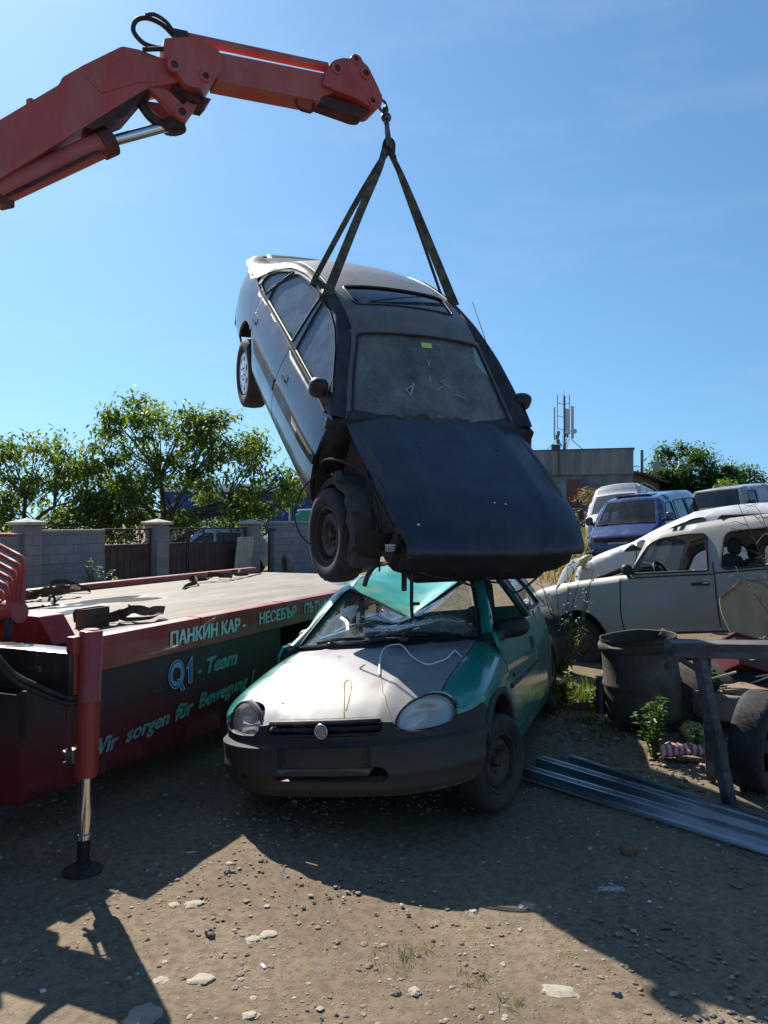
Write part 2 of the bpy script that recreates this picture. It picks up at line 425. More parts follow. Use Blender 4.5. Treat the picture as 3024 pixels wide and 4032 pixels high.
# ---------------------------------------------------------------- wheels
AXY = lambda s: Matrix(((1, 0, 0, 0), (0, 0, s, 0), (0, -s, 0, 0), (0, 0, 0, 1)))     # local Z -> s*Y
def tyre_mb(r, w, rr, s=1, flat=0., n=84, deep=.007):
    mb = MB(); h = w / 2
    prof = [(rr - .012, -h * .62), (rr + .006, -h * .82), (rr + (r - rr) * .3, -h * .98), (rr + (r - rr) * .62, -h), (r - .022, -h * .93)]
    tr = [(r - .006, -h * .80), (r, -h * .55), (r + .002, -h * .18), (r + .002, h * .18), (r, h * .55), (r - .006, h * .80)]
    prof = prof + tr + [(q, -z) for q, z in reversed(prof)]
    rows = []
    mt = AXY(s)
    for pi_, (q, z) in enumerate(prof):
        row = []
        for k in range(n):
            a = 2 * pi * k / n; rad = q
            if 5 <= pi_ <= 10 and (k + (pi_ % 3)) % 3 == 0: rad -= deep
            if pi_ in (6, 9) and k % 2 == 0: rad -= deep * .5
            p = V((rad * cos(a), rad * sin(a), z)); p = mt @ p
            if flat and p.z < -(r - flat):
                b = (-(r - flat) - p.z); p.z = -(r - flat) - b * .05; p.y *= 1 + b * 2.2
            row.append(p)
        rows.append(row)
    mb.grid(rows, closeu=True)
    return mb
def rim_mb(rr, w, s, style):
    mb = MB(); mt = AXY(s); h = w / 2
    mb.lathe([(rr, h * .78), (rr - .008, h * .84), (rr - .016, h * .80), (rr - .022, h * .45), (rr - .03, h * .2)], 40, mt)
    mb.lathe([(rr - .022, h * .4), (rr - .025, -h * .7)], 40, mt)
    def dish(q):
        if style == 'cap': return h * (.80 + .14 * cos(q / rr * 1.45))
        if style == 'flat': return h * (.30 + .30 * smooth(.0, rr * .5, q) - .25 * smooth(rr * .5, rr * .95, q))
        return h * (.20 + .42 * smooth(rr * .32, rr * .62, q) - .55 * smooth(rr * .68, rr * .98, q))
    fn = lambda a, b: mt @ V((a, b, dish(hypot(a, b))))
    holes = []
    if style == 'cap':
        holes = [ell(cos(t) * rr * .72, sin(t) * rr * .72, rr * .105, rr * .15, 12, t) for t in [2 * pi * k / 7 for k in range(7)]]
        mb.patch(ell(0, 0, rr * .97, rr * .97, 40), fn, rr * .13, holes, .012, V((0, 0, 0)))
        for k in range(5):
            t = 2 * pi * k / 5 + .3; mb.lathe([(0, .012), (.011, .01), (.012, 0)], 8, mt @ Matrix.Translation((cos(t) * rr * .28, sin(t) * rr * .28, dish(rr * .28))))
    else:
        nh = 16 if style == 'multi' else 8
        holes = [ell(cos(t) * rr * .80, sin(t) * rr * .80, rr * (.06 if nh == 16 else .055), rr * (.055 if nh == 16 else .12), 10, t) for t in [2 * pi * k / nh for k in range(nh)]]
        mb.patch(ell(0, 0, rr * .95, rr * .95, 40), fn, rr * .12, holes, .012, V((0, -s * .3, 0)))
        mb.lathe([(0, h * .62), (rr * .13, h * .60), (rr * .17, h * .35), (rr * .18, h * .15)], 20, mt)
        nb = 4 if style == 'flat' else 5
        for k in range(nb):
            t = 2 * pi * k / nb + .4; mb.lathe([(0, .016), (.010, .015), (.011, 0)], 6, mt @ Matrix.Translation((cos(t) * rr * .33, sin(t) * rr * .33, dish(rr * .33))))
    return mb
def wheel(par, c, r, w, rr, s, style='steel', rmat=None, flat=0., rot=(0, 0, 0), tmat=None):
    o = tyre_mb(r, w, rr, s, flat).build('wheel', tmat or RUBBER, par, 50, c); o.rotation_euler = rot
    rim_mb(rr, w, s, style).build('rim', rmat or STEELRIM, o, 40)
    return o
def blob(mb, c, d, n=14, m=10, pw=2.6, mi=0, mt=None):
    """superellipsoid housing"""
    sg = lambda v, e: (abs(v) ** e) * (1 if v >= 0 else -1)
    rows = []; e = 2 / pw; mt = mt or Matrix()
    for i in range(m + 1):
        t = -pi / 2 + pi * i / m
        rows.append([V(c) + mt @ V((d[0] / 2 * sg(cos(t), e) * sg(cos(2 * pi * k / n), e), d[1] / 2 * sg(cos(t), e) * sg(sin(2 * pi * k / n), e), d[2] / 2 * sg(sin(t), e))) for k in range(n)])
    mb.grid(rows, mi, closeu=True)
def seat(par, c, mat, sc=1.):
    mb = MB(); x, y, z = c
    blob(mb, (x, y, z), (.50 * sc, .48 * sc, .18 * sc), 16, 8, 4)
    blob(mb, (x - .27 * sc, y, z + .30 * sc), (.16 * sc, .46 * sc, .62 * sc), 16, 10, 4, 0, Euler((0, radians(-14), 0)).to_matrix().to_4x4())
    blob(mb, (x - .36 * sc, y, z + .68 * sc), (.10 * sc, .26 * sc, .17 * sc), 12, 8, 3.2, 0, Euler((0, radians(-10), 0)).to_matrix().to_4x4())
    return mb.build('seat', mat, par)
def steering(par, c, mat=BLACK):
    mb = MB(); mt = Matrix.Translation(c) @ Euler((0, radians(-65), 0)).to_matrix().to_4x4()
    ring = [mt @ V((.18 * cos(t), .18 * sin(t), 0)) for t in [2 * pi * k / 28 for k in range(29)]]
    mb.tube(ring, .014, 8)
    for t in (0, 2.1, 4.2): mb.tube([mt @ V((.17 * cos(t), .17 * sin(t), 0)), mt @ V((0, 0, -.03))], .014, 6)
    mb.tube([mt @ V((0, 0, -.01)), mt @ V((0, 0, -.3))], .03, 8)
    return mb.build('steering_wheel', mat, par)
# ---------------------------------------------------------------- ground
def dirt_mat():
    t = NT('dirt_and_gravel'); b = t.b
    base = t.ramp(t.noise(.9, 8, .66), .30, .72, (.175, .132, .088, 1), (.285, .225, .156, 1))
    g = t.ramp(t.noise(22, 4, .7), .42, .62); base = t.mix(t.math('MULTIPLY', g, .55), base, (.085, .064, .045, 1))
    vo = t.n('TexVoronoi'); vo.inputs['Scale'].default_value = 46; t.l(t.co(), vo.inputs['Vector'])
    st = t.ramp(vo.outputs['Distance'], .22, .30, (1, 1, 1, 1), (0, 0, 0, 1)); sel = t.ramp(vo.outputs['Color'], .55, .6)
    k = t.math('MULTIPLY', st, sel); base = t.mix(t.math('MULTIPLY', k, .6), base, t.ramp(t.noise(31, 1), .4, .6, (.15, .12, .095, 1), (.36, .32, .265, 1)))
    d = t.ramp(t.noise(.55, 7, .66), .44, .64); base = t.mix(t.math('MULTIPLY', d, .5), base, (.115, .088, .063, 1)); d2 = t.ramp(t.noise(1.7, 6, .7, (1, .35, 1)), .56, .70); base = t.mix(t.math('MULTIPLY', d2, .35), base, (.31, .26, .195, 1))
    t.l(base, b.inputs['Base Color']); b.inputs['Roughness'].default_value = .95; b.inputs['Specular IOR Level'].default_value = .15
    h = t.math('ADD', t.math('MULTIPLY', t.noise(60, 4, .7), .5), t.math('MULTIPLY', k, .8)); t.bump(h, .7, .012); return t.m
def _ground():
    mb = MB(); xs = []; ys = []
    def axis(lo, hi, c0, c1, fine):
        v = []; x = c0
        while x < c1: v.append(x); x += fine
        st = fine
        while x < hi: v.append(x); st *= 1.22; x += st
        v.append(hi); x = c0 - fine; st = fine; u = []
        while x > lo: u.append(x); st *= 1.22; x -= st
        u.append(lo); return u[::-1] + v
    xs = axis(-900, 900, -3.2, 3.4, .07); ys = axis(-60, 1500, 1.2, 8.5, .07)
    rows = []
    for y in ys:
        r = []
        for x in xs:
            z = gz(x, y)
            if abs(x) < 9 and y < 20: z += .012 * noise.noise(V((x * 1.3, y * 1.3, 0))) + .006 * noise.noise(V((x * 4, y * 4, 3))) * (1 if y < 9 else .3) + .003 * noise.noise(V((x * 13, y * 13, 7)))
            r.append(V((x, y, z)))
        rows.append(r)
    mb.grid(rows); o = mb.build('ground', dirt_mat()); o['kind'] = 'structure'
_ground()
STONE = None
def stone_mat(name, c, v=.25): return M(name, c, .9, var=v, vscale=6, dirt=(.17, .13, .09), dirt_amt=.4, dirt_scale=14, bump=.5, bscale=50)
def stone(mb, c, r, rn, flat=.55, mi=0, sub=2):
    vv, ff = ico(sub); sd = rn.uniform(0, 99); sx_, sy_ = rn.uniform(.7, 1.35), rn.uniform(.7, 1.2); a = rn.uniform(0, 6.3); ca, sa = cos(a), sin(a); out = []
    for p in vv:
        k = 1 + .45 * noise.noise(p * 1.6 + V((sd, 0, 0))) + .18 * noise.noise(p * 4 + V((0, sd, 0))); x, y, z = p.x * sx_ * k * r, p.y * sy_ * k * r, p.z * flat * k * r
        out.append((c[0] + x * ca - y * sa, c[1] + x * sa + y * ca, c[2] + z))
    q = mb.vs(out)
    for f in ff: mb.f([q[i] for i in f], mi)
def _gravel():
    rn = random.Random(21); mb = FM()
    n = 0
    while n < 19000:
        y = rn.uniform(1.75, 7.5) if rn.random() < .85 else rn.uniform(7.5, 14); x = rn.uniform(-.62 * y, .62 * y) if y < 8 else rn.uniform(-1, 7)
        dn = noise.noise(V((x * .9, y * .9, 1.5)))
        if rn.random() > .42 + .55 * dn: continue
        r = .003 + .011 * rn.random() ** 3.2 + (.010 * rn.random() if rn.random() < .05 else 0)
        stone(mb, (x, y, gz(x, y) + r * .12), r, rn, rn.uniform(.3, .6), 0 if rn.random() < .60 else (1 if rn.random() < .55 else 2), 1); n += 1
    o = mb.build('gravel', [stone_mat('gravel_tan', (.235, .188, .135)), stone_mat('gravel_grey', (.155, .138, .12)), stone_mat('gravel_pale', (.38, .34, .28))], sharp=25); o['kind'] = 'stuff'
    # larger single stones
    pale, grey = stone_mat('pale_limestone', (.38, .34, .27)), stone_mat('grey_stone', (.15, .135, .12))
    def G(u, v):   # photo pixel (3024 wide) used only to read off where the stone lies on the level ground
        d = CAMZ * 3024 / (v - 2056); return ((u - 1512) / 3024 * d, d)
    spots = [('broad pale flat stone at the very edge of the yard by the leg shadow', 568, 3990, .085, .22, pale), ('pale flat stone slab lying in sunlit dirt, second from bottom edge', 803, 3848, .052, .22, pale), ('upright grey stone casting a shadow in sunlit gravel', 830, 3668, .030, .9, grey), ('small dark cube-like stone near the tip of the truck shadow', 898, 3428, .018, .95, grey), ('pale stone sliver between the three pale slabs left of centre', 765, 3552, .040, .25, pale), ('pale angular slab beside the truck shadow edge', 690, 3555, .034, .25, pale), ('whitish slab in a loose row of slabs, right one', 990, 3985, .034, .3, pale), ('small dark stone on the shadow edge under the green hatchback', 1503, 3493, .017, 1.0, grey), ('pale stone half buried right of centre in the sun', 2190, 3890, .060, .15, pale), ('white stone at the sunlit end of the hatchback shadow', 2070, 3560, .036, .35, pale), ('whitish pebble pair in the sun below the hatchback shadow', 1863, 3582, .022, .5, pale), ('rounded white stone in front of the grass tuft', 1632, 3895, .028, .6, pale), ('flat broken pale tile in the lit dirt left of middle', 1000, 3690, .042, .22, pale), ('grey chip of tile near the grass tufts', 1262, 3810, .028, .3, grey), ('pale stone lying on the leg shadow', 1060, 3670, .036, .28, pale), ('pale thin stone chip in gravel by upright grey stone', 640, 3850, .03, .25, pale), ('grey lump of stone at right on the shaded dirt', 2895, 3480, .03, .6, grey), ('dark stone at bottom right corner of yard', 2420, 3905, .020, .9, grey), ('brown stone low in the middle of sunlit dirt', 1560, 3900, .02, .7, grey), ('pale chip of stone by the truck skirt shadow', 905, 3392, .02, .3, pale)]
    for lb, u, v, r, fl, m in spots:
        x, y = G(u, v); r *= .85; fl *= .8; mb = MB(); stone(mb, (0, 0, 0), r, rn, fl, 0, 3); o = mb.build('stone', m, None, 30, (x, y, gz(x, y) + r * fl * .35)); tag(o, lb, 'stone', 'loose stones in the yard')
_gravel()
# ---------------------------------------------------------------- plants
LEAF = leafmat('weed_leaf', (.045, .11, .018), (.12, .23, .04), .4)
LEAFY = leafmat('bright_weed_leaf', (.07, .14, .02), (.17, .26, .05), .45)
WALNUT = leafmat('walnut_leaf', (.060, .115, .032), (.19, .245, .072), .5)
TREELEAF = leafmat('dense_tree_leaf', (.035, .085, .02), (.10, .17, .04), .4)
DRY = leafmat('dry_grass_blade', (.20, .145, .06), (.40, .31, .15), .3)
GRASS = leafmat('green_grass_blade', (.05, .09, .02), (.13, .17, .05), .35)
STEM = M('green_stem', (.07, .10, .035), .7)
BARK = M('grey_brown_bark', (.10, .085, .07), .95, var=.4, vscale=14, bump=.6, bscale=40)
def leaf(mb, p, d, up, ln, wd, droop=.3, mi=0):
    d = d.normalized(); s = d.cross(up); 
    if s.length < 1e-3: s = V((1, 0, 0))
    s.normalize(); a = p; m = p + d * ln * .5; e = p + d * ln + V((0, 0, -droop * ln)); m = m + V((0, 0, -droop * ln * .2))
    q = mb.vs([a, m + s * wd * .5, e, m - s * wd * .5]); mb.f([q[0], q[1], q[2]], mi); mb.f([q[0], q[2], q[3]], mi)
def rv(rn): 
    z = rn.uniform(-1, 1); a = rn.uniform(0, 2 * pi); r = sqrt(1 - z * z); return V((r * cos(a), r * sin(a), z))
def weed(name, label, loc, h, nst, rn, lm=None, ls=.05, spread=.5, cat='weed', group=None, dens=26):
    root = thing(name, label, cat, loc, (0, 0, rn.uniform(0, 6)), group); ms, ml = MB(), FM()
    for i in range(nst):
        a = rn.uniform(0, 2 * pi); hh = h * rn.uniform(.55, 1.0); o = V((cos(a), sin(a), 0)) * spread * h * rn.uniform(.2, 1); pts = spl([V((0, 0, 0)) + o * .12, o * .35 + V((0, 0, hh * .4)), o * .7 + V((rn.uniform(-.05, .05) * h, 0, hh * .75)), o + V((0, 0, hh))], 5)
        ms.tube(pts, [.005 * h / .4 * (1 - .7 * k / len(pts)) for k in range(len(pts))], 5)
        for k in range(dens):
            t = rn.uniform(.12, 1) ; p = pts[min(int(t * (len(pts) - 1)), len(pts) - 1)]; d = rv(rn); d.z = abs(d.z) * .5 + .1
            leaf(ml, p, d, V((0, 0, 1)), ls * rn.uniform(.6, 1.3), ls * .45 * rn.uniform(.8, 1.2), .35)
    ms.build('stem', STEM, root); ml.build('leaves', lm or LEAF, root, 180); return root
def tree(name, label, base, trunk_r, blobs, ncl, nleaf, lsize, lm, rn, droop=.8, group=None, limb_r=.05, clr=.38, trunk_h=1.2, cat='tree', hole=.0):
    root = thing(name, label, cat, base, (0, 0, 0), group); mt, mc = MB(), FM()
    top = V((rn.uniform(-.1, .1), 0, trunk_h)); mt.tube(spl([V((0, 0, -.2)), V((.04, 0, trunk_h * .5)), top], 5), [trunk_r * (1.25 - .4 * k / 10) for k in range(11)], 9)
    cl = []
    vol = [b[1][0] * b[1][1] * b[1][2] for b in blobs]; tv = sum(vol)
    for b, v_ in zip(blobs, vol):
        c, rad = V(b[0]), b[1]; hub = top.lerp(c, .62) + V((rn.uniform(-.15, .15), rn.uniform(-.15, .15), -.1)); mt.tube(spl([top + V((0, 0, -.15)), top.lerp(hub, .5) + V((0, 0, .12)), hub], 5), [trunk_r * (.62 - .32 * k / 10) for k in range(11)], 7)
        for _ in range(max(3, int(ncl * v_ / tv))):
            d = rv(rn); q = rn.uniform(.55, 1.0) ** .6
            p = c + V((d.x * rad[0], d.y * rad[1], d.z * rad[2])) * q; cl.append(p)
            if rn.random() < .55: mt.tube(spl([hub, hub.lerp(p, .55) + V((rn.uniform(-.1, .1), rn.uniform(-.1, .1), .08)), p], 4), [limb_r * (.6 - .5 * k / 8) for k in range(9)], 5)
    for p in cl:
        rr = clr * rn.uniform(.6, 1.35); k = int(nleaf * rn.uniform(.5, 1.4))
        for _ in range(k):
            q = p + V((rn.gauss(0, .5) * rr, rn.gauss(0, .5) * rr, rn.gauss(0, .38) * rr)); d = rv(rn); d.z = d.z * .4 - .15 * droop
            leaf(mc, q, d, V((rn.uniform(-.4, .4), rn.uniform(-.4, .4), 1)), lsize * rn.uniform(.6, 1.3), lsize * rn.uniform(.34, .5), droop * rn.uniform(.3, 1))
    mt.build('trunk', BARK, root); mc.build('crown', lm, root, 180); return root
def _trees():
    rn = random.Random(5)
    g = 'trees behind the block wall'
    tree('walnut_tree', 'large spreading tree with drooping leaves behind gate pillars, tallest of the group', (-7.0, 24.5, 0), .17, [((-.4, 0, 4.35), (2.0, 1.5, 1.25)), ((1.5, .2, 4.1), (1.5, 1.4, 1.2)), ((-2.0, 0, 3.2), (1.4, 1.3, 1.2)), ((3.0, -.2, 3.0), (1.7, 1.2, 1.2)), ((.4, -.4, 2.3), (3.0, 1.4, .9)), ((4.5, -.4, 2.9), (1.1, 1.0, .6)), ((5.2, -.4, 2.6), (.8, .8, .5))], 165, 78, .20, WALNUT, rn, group=g, clr=.46, trunk_h=1.5)
    tree('walnut_tree', 'lower drooping-leaved tree at far left behind the block wall', (-11.3, 24, 0), .14, [((.4, 0, 3.4), (1.5, 1.4, 1.0)), ((1.7, 0, 2.9), (1.3, 1.2, .9)), ((3.0, 0, 2.0), (1.2, 1.2, 1.0)), ((-1.2, 0, 2.4), (1.6, 1.3, 1.1)), ((1.0, 0, 1.8), (2.8, 1.4, .9))], 110, 78, .20, WALNUT, rn, group=g, clr=.46, trunk_h=1.2)
    tree('shrub', 'low dark green bush in the gap between the two walnut trees', (-9.6, 27, 0), .08, [((0, 0, 1.5), (2.0, 1.0, 1.0)), ((1.8, 0, 1.2), (1.4, 1, .9)), ((-2.2, 0, 1.3), (1.6, 1, 1.0))], 26, 80, .19, WALNUT, rn, group=g, clr=.5, trunk_h=.5, cat='bush')
    tree('shrub', 'low green bush under the large tree behind the iron gate', (-5.6, 26.5, 0), .07, [((0, 0, 1.2), (1.8, .9, .8)), ((2.0, 0, 1.0), (1.2, .8, .7))], 16, 80, .19, WALNUT, rn, group=g, clr=.5, trunk_h=.4, cat='bush')
    h = 'trees beyond the parked vans'
    bz = gz(20, 60)
    tree('broadleaf_tree', 'dense round green tree beyond the vans, biggest on the right', (24.2, 62, bz), .35, [((0, 0, 4.4), (2.9, 2.4, 2.4)), ((2.2, 0, 3.6), (2.3, 2.2, 2.1)), ((-2.2, 0, 3.0), (2.1, 2, 1.9)), ((.5, -1, 2.0), (3.8, 2, 1.6))], 190, 85, .42, TREELEAF, rn, .3, h, .08, .75, 1.6)
    tree('broadleaf_tree', 'smaller dark tree right of the dense round tree', (29.5, 63, bz), .25, [((0, 0, 3.3), (1.7, 1.6, 1.6)), ((1.6, 0, 2.3), (1.8, 1.6, 1.5)), ((-1.0, 0, 2.0), (1.8, 1.6, 1.3))], 80, 85, .40, TREELEAF, rn, .3, h, .07, .7, 1.2)
    tree('broadleaf_tree', 'small tree at the far right edge beyond grey van', (32.5, 60, bz), .22, [((0, 0, 2.7), (1.5, 1.5, 1.4)), ((1.6, 0, 2.0), (1.6, 1.5, 1.4))], 60, 80, .40, TREELEAF, rn, .3, h, .07, .7, 1.0)
    tree('broadleaf_tree', 'tree top showing above the concrete parapet by the mast', (13.4, 72, 0), .25, [((0, 0, 7.6), (1.8, 1.5, 1.3)), ((1.6, 0, 7.2), (1.4, 1.3, 1.0)), ((0, 0, 5.0), (2, 2, 2))], 70, 70, .40, TREELEAF, rn, .3, h, .06, .6, 3.0)
    tree('shrub', 'scrubby green bush against the low wing of the concrete building', (21.0, 47, gz(21, 47)), .06, [((0, 0, 1.8), (1.6, .9, 1.2)), ((1.9, 0, 1.4), (1.6, .9, 1.0)), ((3.8, 0, 1.2), (1.6, .9, .9))], 70, 70, .3, LEAFY, rn, .3, None, .04, .5, .4, 'bush')
    tree('shrub', 'straw-brown dried bush by the brick pier of the building', (11.9, 44, gz(12, 44)), .05, [((0, 0, 1.4), (.9, .6, 1.2)), ((.8, 0, 1.0), (.6, .6, .8))], 36, 60, .22, DRY, rn, .2, None, .03, .35, .4, 'bush')
    # dry grass and verge beyond the hatchback
    def tufts(name, pts, mat, h, n, w_=.010):
        mb = FM()
        for (x, y, r) in pts:
            for _ in range(n):
                a = rn.uniform(0, 6.3); q = r * sqrt(rn.random()); px, py = x + q * cos(a), y + q * sin(a); hh = h * rn.uniform(.4, 1.2); d = V((rn.uniform(-.5, .5), rn.uniform(-.5, .5), 1)); s = V((cos(a), sin(a), 0)) * w_ * rn.uniform(.6, 1.4); p = V((px, py, gz(px, py) - .01))
                q_ = mb.vs([p - s, p + s, p + V((d.x * hh * .5, d.y * hh * .5, hh * .7)) + s * .5, p + V((d.x * hh, d.y * hh, hh))]); mb.f([q_[0], q_[1], q_[2]]); mb.f([q_[0], q_[2], q_[3]])
        o = mb.build(name, mat, None, 180); o['kind'] = 'stuff'; return o
    tufts('dry_grass', [(rn.uniform(3.2, 7.5), rn.uniform(16, 34), .7) for _ in range(70)] + [(rn.uniform(7, 22), rn.uniform(28, 48), 1.5) for _ in range(60)], DRY, .30, 60, .016)
    tufts('grass', [(rn.uniform(3.4, 7.0), rn.uniform(17, 32), .6) for _ in range(34)] + [(rn.uniform(8, 24), rn.uniform(30, 50), 1.6) for _ in range(50)] + [], GRASS, .26, 70, .014)
    tufts('verge_grass', [(rn.uniform(1.3, 2.0), rn.uniform(6.6, 7.6), .2) for _ in range(16)], GRASS, .10, 60, .006)
    tufts('ground_weeds', [(rn.uniform(1.3, 3.0), rn.uniform(4.6, 7.0), .16) for _ in range(26)], GRASS, .06, 60, .006)
    G = lambda u, v: ((u - 1512) / 3024 * CAMZ * 3024 / (v - 2056), CAMZ * 3024 / (v - 2056))
    for (u, v, r, k, lb) in ((1555, 3770, .11, 130, 'thin grass tuft in the sunlit dirt, leftmost of three'), (1860, 3840, .06, 60, 'sparse grass tuft between the two others in the sun'), (2010, 3940, .045, 60, 'small dense grass tuft nearest the bottom of the yard'), (1640, 3740, .08, 60, 'faint grass tuft behind the thin leftmost tuft')):
        x, y = G(u, v); mb = FM()
        for _ in range(k):
            a = rn.uniform(0, 6.3); q = r * sqrt(rn.random()); p = V((q * cos(a), q * sin(a), -.003)); hh = rn.uniform(.012, .040); d = V((rn.uniform(-1, 1), rn.uniform(-1, 1), 1)); s = V((cos(a), sin(a), 0)) * .0016
            q_ = mb.vs([p - s, p + s, p + V((d.x * hh, d.y * hh, hh))]); mb.f(q_)
        o = mb.build('grass_tuft', GRASS, None, 180, (x, y, gz(x, y))); tag(o, lb, 'grass tuft', 'grass tufts in the dirt')
_trees()
# ---------------------------------------------------------------- block wall, pillars and gate
def block_mat(name, c0, c1, mortar, bw=.4, bh=.2, ax='xz'):
    t = NT(name); b = t.b; xyz = t.n('SeparateXYZ'); t.l(t.co(), xyz.inputs[0]); cb = t.n('CombineXYZ')
    t.l(t.math('ADD', xyz.outputs[0], xyz.outputs[1]) if ax == 'xyz' else xyz.outputs['XYZ'.index(ax[0].upper())], cb.inputs[0]); t.l(xyz.outputs[2], cb.inputs[1])
    br = t.n('TexBrick'); br.inputs['Scale'].default_value = 1; br.inputs['Brick Width'].default_value = bw; br.inputs['Row Height'].default_value = bh; br.inputs['Mortar Size'].default_value = .006
    br.inputs['Color1'].default_value = (*c0, 1); br.inputs['Color2'].default_value = (*c1, 1); br.inputs['Mortar'].default_value = (*mortar, 1); t.l(cb.outputs[0], br.inputs['Vector'])
    f = t.ramp(t.noise(2.5, 7, .65), .35, .75); base = t.mix(t.math('MULTIPLY', f, .5), br.outputs[0], (c0[0] * .6, c0[1] * .6, c0[2] * .62, 1)); t.l(base, b.inputs['Base Color']); b.inputs['Roughness'].default_value = .95
    bp = t.bump(t.math('ADD', t.math('MULTIPLY', br.outputs['Fac'], -1.0), t.math('MULTIPLY', t.noise(70, 3), .25)), .6, .012); return t.m
BLK = block_mat('grey_concrete_blocks', (.22, .225, .23), (.27, .27, .265), (.13, .13, .125))
PIL = block_mat('tan_grey_pillar_blocks', (.25, .225, .205), (.29, .26, .235), (.17, .16, .15), .4, .2, 'xyz')
CAP = M('cast_concrete_cap', (.47, .42, .35), .9, var=.15, dirt=(.25, .22, .19), dirt_amt=.4, bump=.3)
IRON = M('brown_painted_iron', (.055, .026, .022), .6, var=.3, dirt=(.10, .055, .035), dirt_amt=.4, bump=.15)
GATEP = M('brown_gate_sheet', (.085, .035, .026), .55, var=.25, vscale=4, dirt=(.05, .03, .026), dirt_amt=.45, dirt_scale=3, bump=.1)
def _fence():
    O = V((-7.2, 15.5, 0)); ang = atan2(.876, .483); Fm = lambda s, off=0: O + V((.483, .876, 0)) * s + V((-.876, .483, 0)) * off
    for s, lb in ((0, 'block pillar with pyramid cap, nearest one left of the flatbed'), (3.54, 'block pillar with pyramid cap between the two gates'), (7.09, 'block pillar with pyramid cap right of the wide gate')):
        p = thing('gate_pillar', lb, 'pillar', Fm(s), (0, 0, ang), 'gate pillars')
        mb = MB(); mb.box((0, 0, .80), (.40, .40, 1.62), None, .008); mb.build('column', PIL, p)
        mb = MB(); rows = [[V((q * x, q * y, z)) for x, y in ((-1, -1), (1, -1), (1, 1), (-1, 1))] for q, z in ((.255, 1.612), (.265, 1.625), (.265, 1.665), (.255, 1.675), (.004, 1.755))]; mb.grid(rows, closeu=True); mb.f([mb.bm.verts[i] for i in []]) if False else None
        mb.build('cap', CAP, p, 20)
    for a, b, h, lb in ((-7.0, -.2, 1.42, 'grey block wall left of the nearest pillar'), (.2, 1.87, 1.47, 'grey block wall between nearest pillar and narrow gate'), (8.05, 14.0, 1.66, 'taller grey block wall behind the hanging car wheel')):
        c = Fm((a + b) / 2); t_ = thing('block_wall', lb, 'wall', c, (0, 0, ang))
        mb = MB(); mb.box((0, 0, h / 2 - .05), (b - a, .20, h + .1)); mb.build('blockwork', BLK, t_)
        mb = MB(); mb.box((0, 0, h + .022), (b - a, .235, .04), None, .008); mb.build('coping', CAP, t_)
    def scroll(mb, cx, cz, r, sg, up):
        pts = []
        for k in range(34):
            t = k / 33; a = t * 4.6 * pi / 2; q = r * (1 - .8 * t); pts.append(V((cx + sg * (r - q * cos(a)) - sg * r * .0, 0, cz + up * (q * sin(a)))))
        mb.tube(pts, .009, 5)
    def leafg(a, b, lb, nm='metal_gate'):
        c = Fm((a + b) / 2); W = b - a; t_ = thing(nm, lb, 'gate', c, (0, 0, ang))
        mb = MB(); mb.box((0, 0, .62), (W - .04, .012, 1.02))
        for k in range(int(W / .2) + 1): mb.box((-W / 2 + .02 + k * .2, -.008, .62), (.012, .014, 1.02))
        mb.build('sheet', GATEP, t_)
        mb = MB()
        for x in (-W / 2 + .025, W / 2 - .025): mb.box((x, 0, .80), (.05, .05, 1.46), None, .006)
        for z in (1.505, 1.14, .10): mb.box((0, 0, z), (W - .1, .046, .04), None, .006)
        if W > 1.6: mb.box((-W * .25, 0, 1.32), (.04, .04, .34)); mb.box((W * .22, 0, 1.32), (.04, .04, .34))
        mb.build('frame', IRON, t_)
        mb = MB(); n = max(2, int(W / .36)); r_ = .13
        for k in range(n):
            x = -W / 2 + .12 + (W - .24) * (k + .5) / n; scroll(mb, x - .01, 1.32, .14, -1 if k % 2 else 1, 1); scroll(mb, x + .01, 1.32, .14, 1 if k % 2 else -1, -1)
        mb.build('scrollwork', IRON, t_)
    leafg(1.89, 3.32, 'narrow brown iron gate with scrolls beside the block wall'); leafg(3.76, 4.58, 'brown gate leaf next to the middle pillar'); leafg(4.60, 6.88, 'wide brown sheet metal gate leaf with scroll top')
    mb = MB(); mb.box((0, 0, .75), (.07, .07, 1.5), None, .006); mb.box((.1, 0, 1.46), (.22, .04, .05)); tag(mb.build('gate_post', IRON, None, 38, Fm(7.95)), 'brown steel gate post with a hinge arm before the tall wall', 'post')
    mb = MB(); c = Fm(6.45, -.32)
    mb.grid([[V((-.34 + .68 * i / 28, .10 - .16 * j + .03 * cos(i * 1.1), .05 + 1.22 * j)) for i in range(29)] for j in range(2)], 0); mb.grid([[V((-.34 + .68 * i / 28, .105 - .16 * j + .03 * cos(i * 1.1), .05 + 1.22 * j)) for i in range(29)] for j in range(2)], 0)
    tag(mb.build('corrugated_sheet', M('pale_yellow_sheet', (.50, .46, .36), .7, dirt=(.3, .26, .2), dirt_amt=.4), None, 60, c), 'pale corrugated sheet leaning on the wide gate by pillar', 'sheet'); bpy.context.scene.collection.objects[-1].rotation_euler = (0, 0, ang)
    t_ = thing('loose_tyre', 'grey dusty tyre standing behind the flatbed near the tall wall', 'tyre', Fm(7.5, -1.0) + V((0, 0, .42)), (0, 0, ang + .9)); tyre_mb(.36, .22, .22).build('tread', DUSTY_RUBBER, t_, 50)
    rn = random.Random(8); weed('weed', 'feathery pale green weed growing behind flatbed against the block wall', Fm(.95, -.9), .95, 11, rn, leafmat('feathery_weed_leaf', (.10, .17, .07), (.20, .28, .13), .4), .075, .55, dens=70)
_fence()
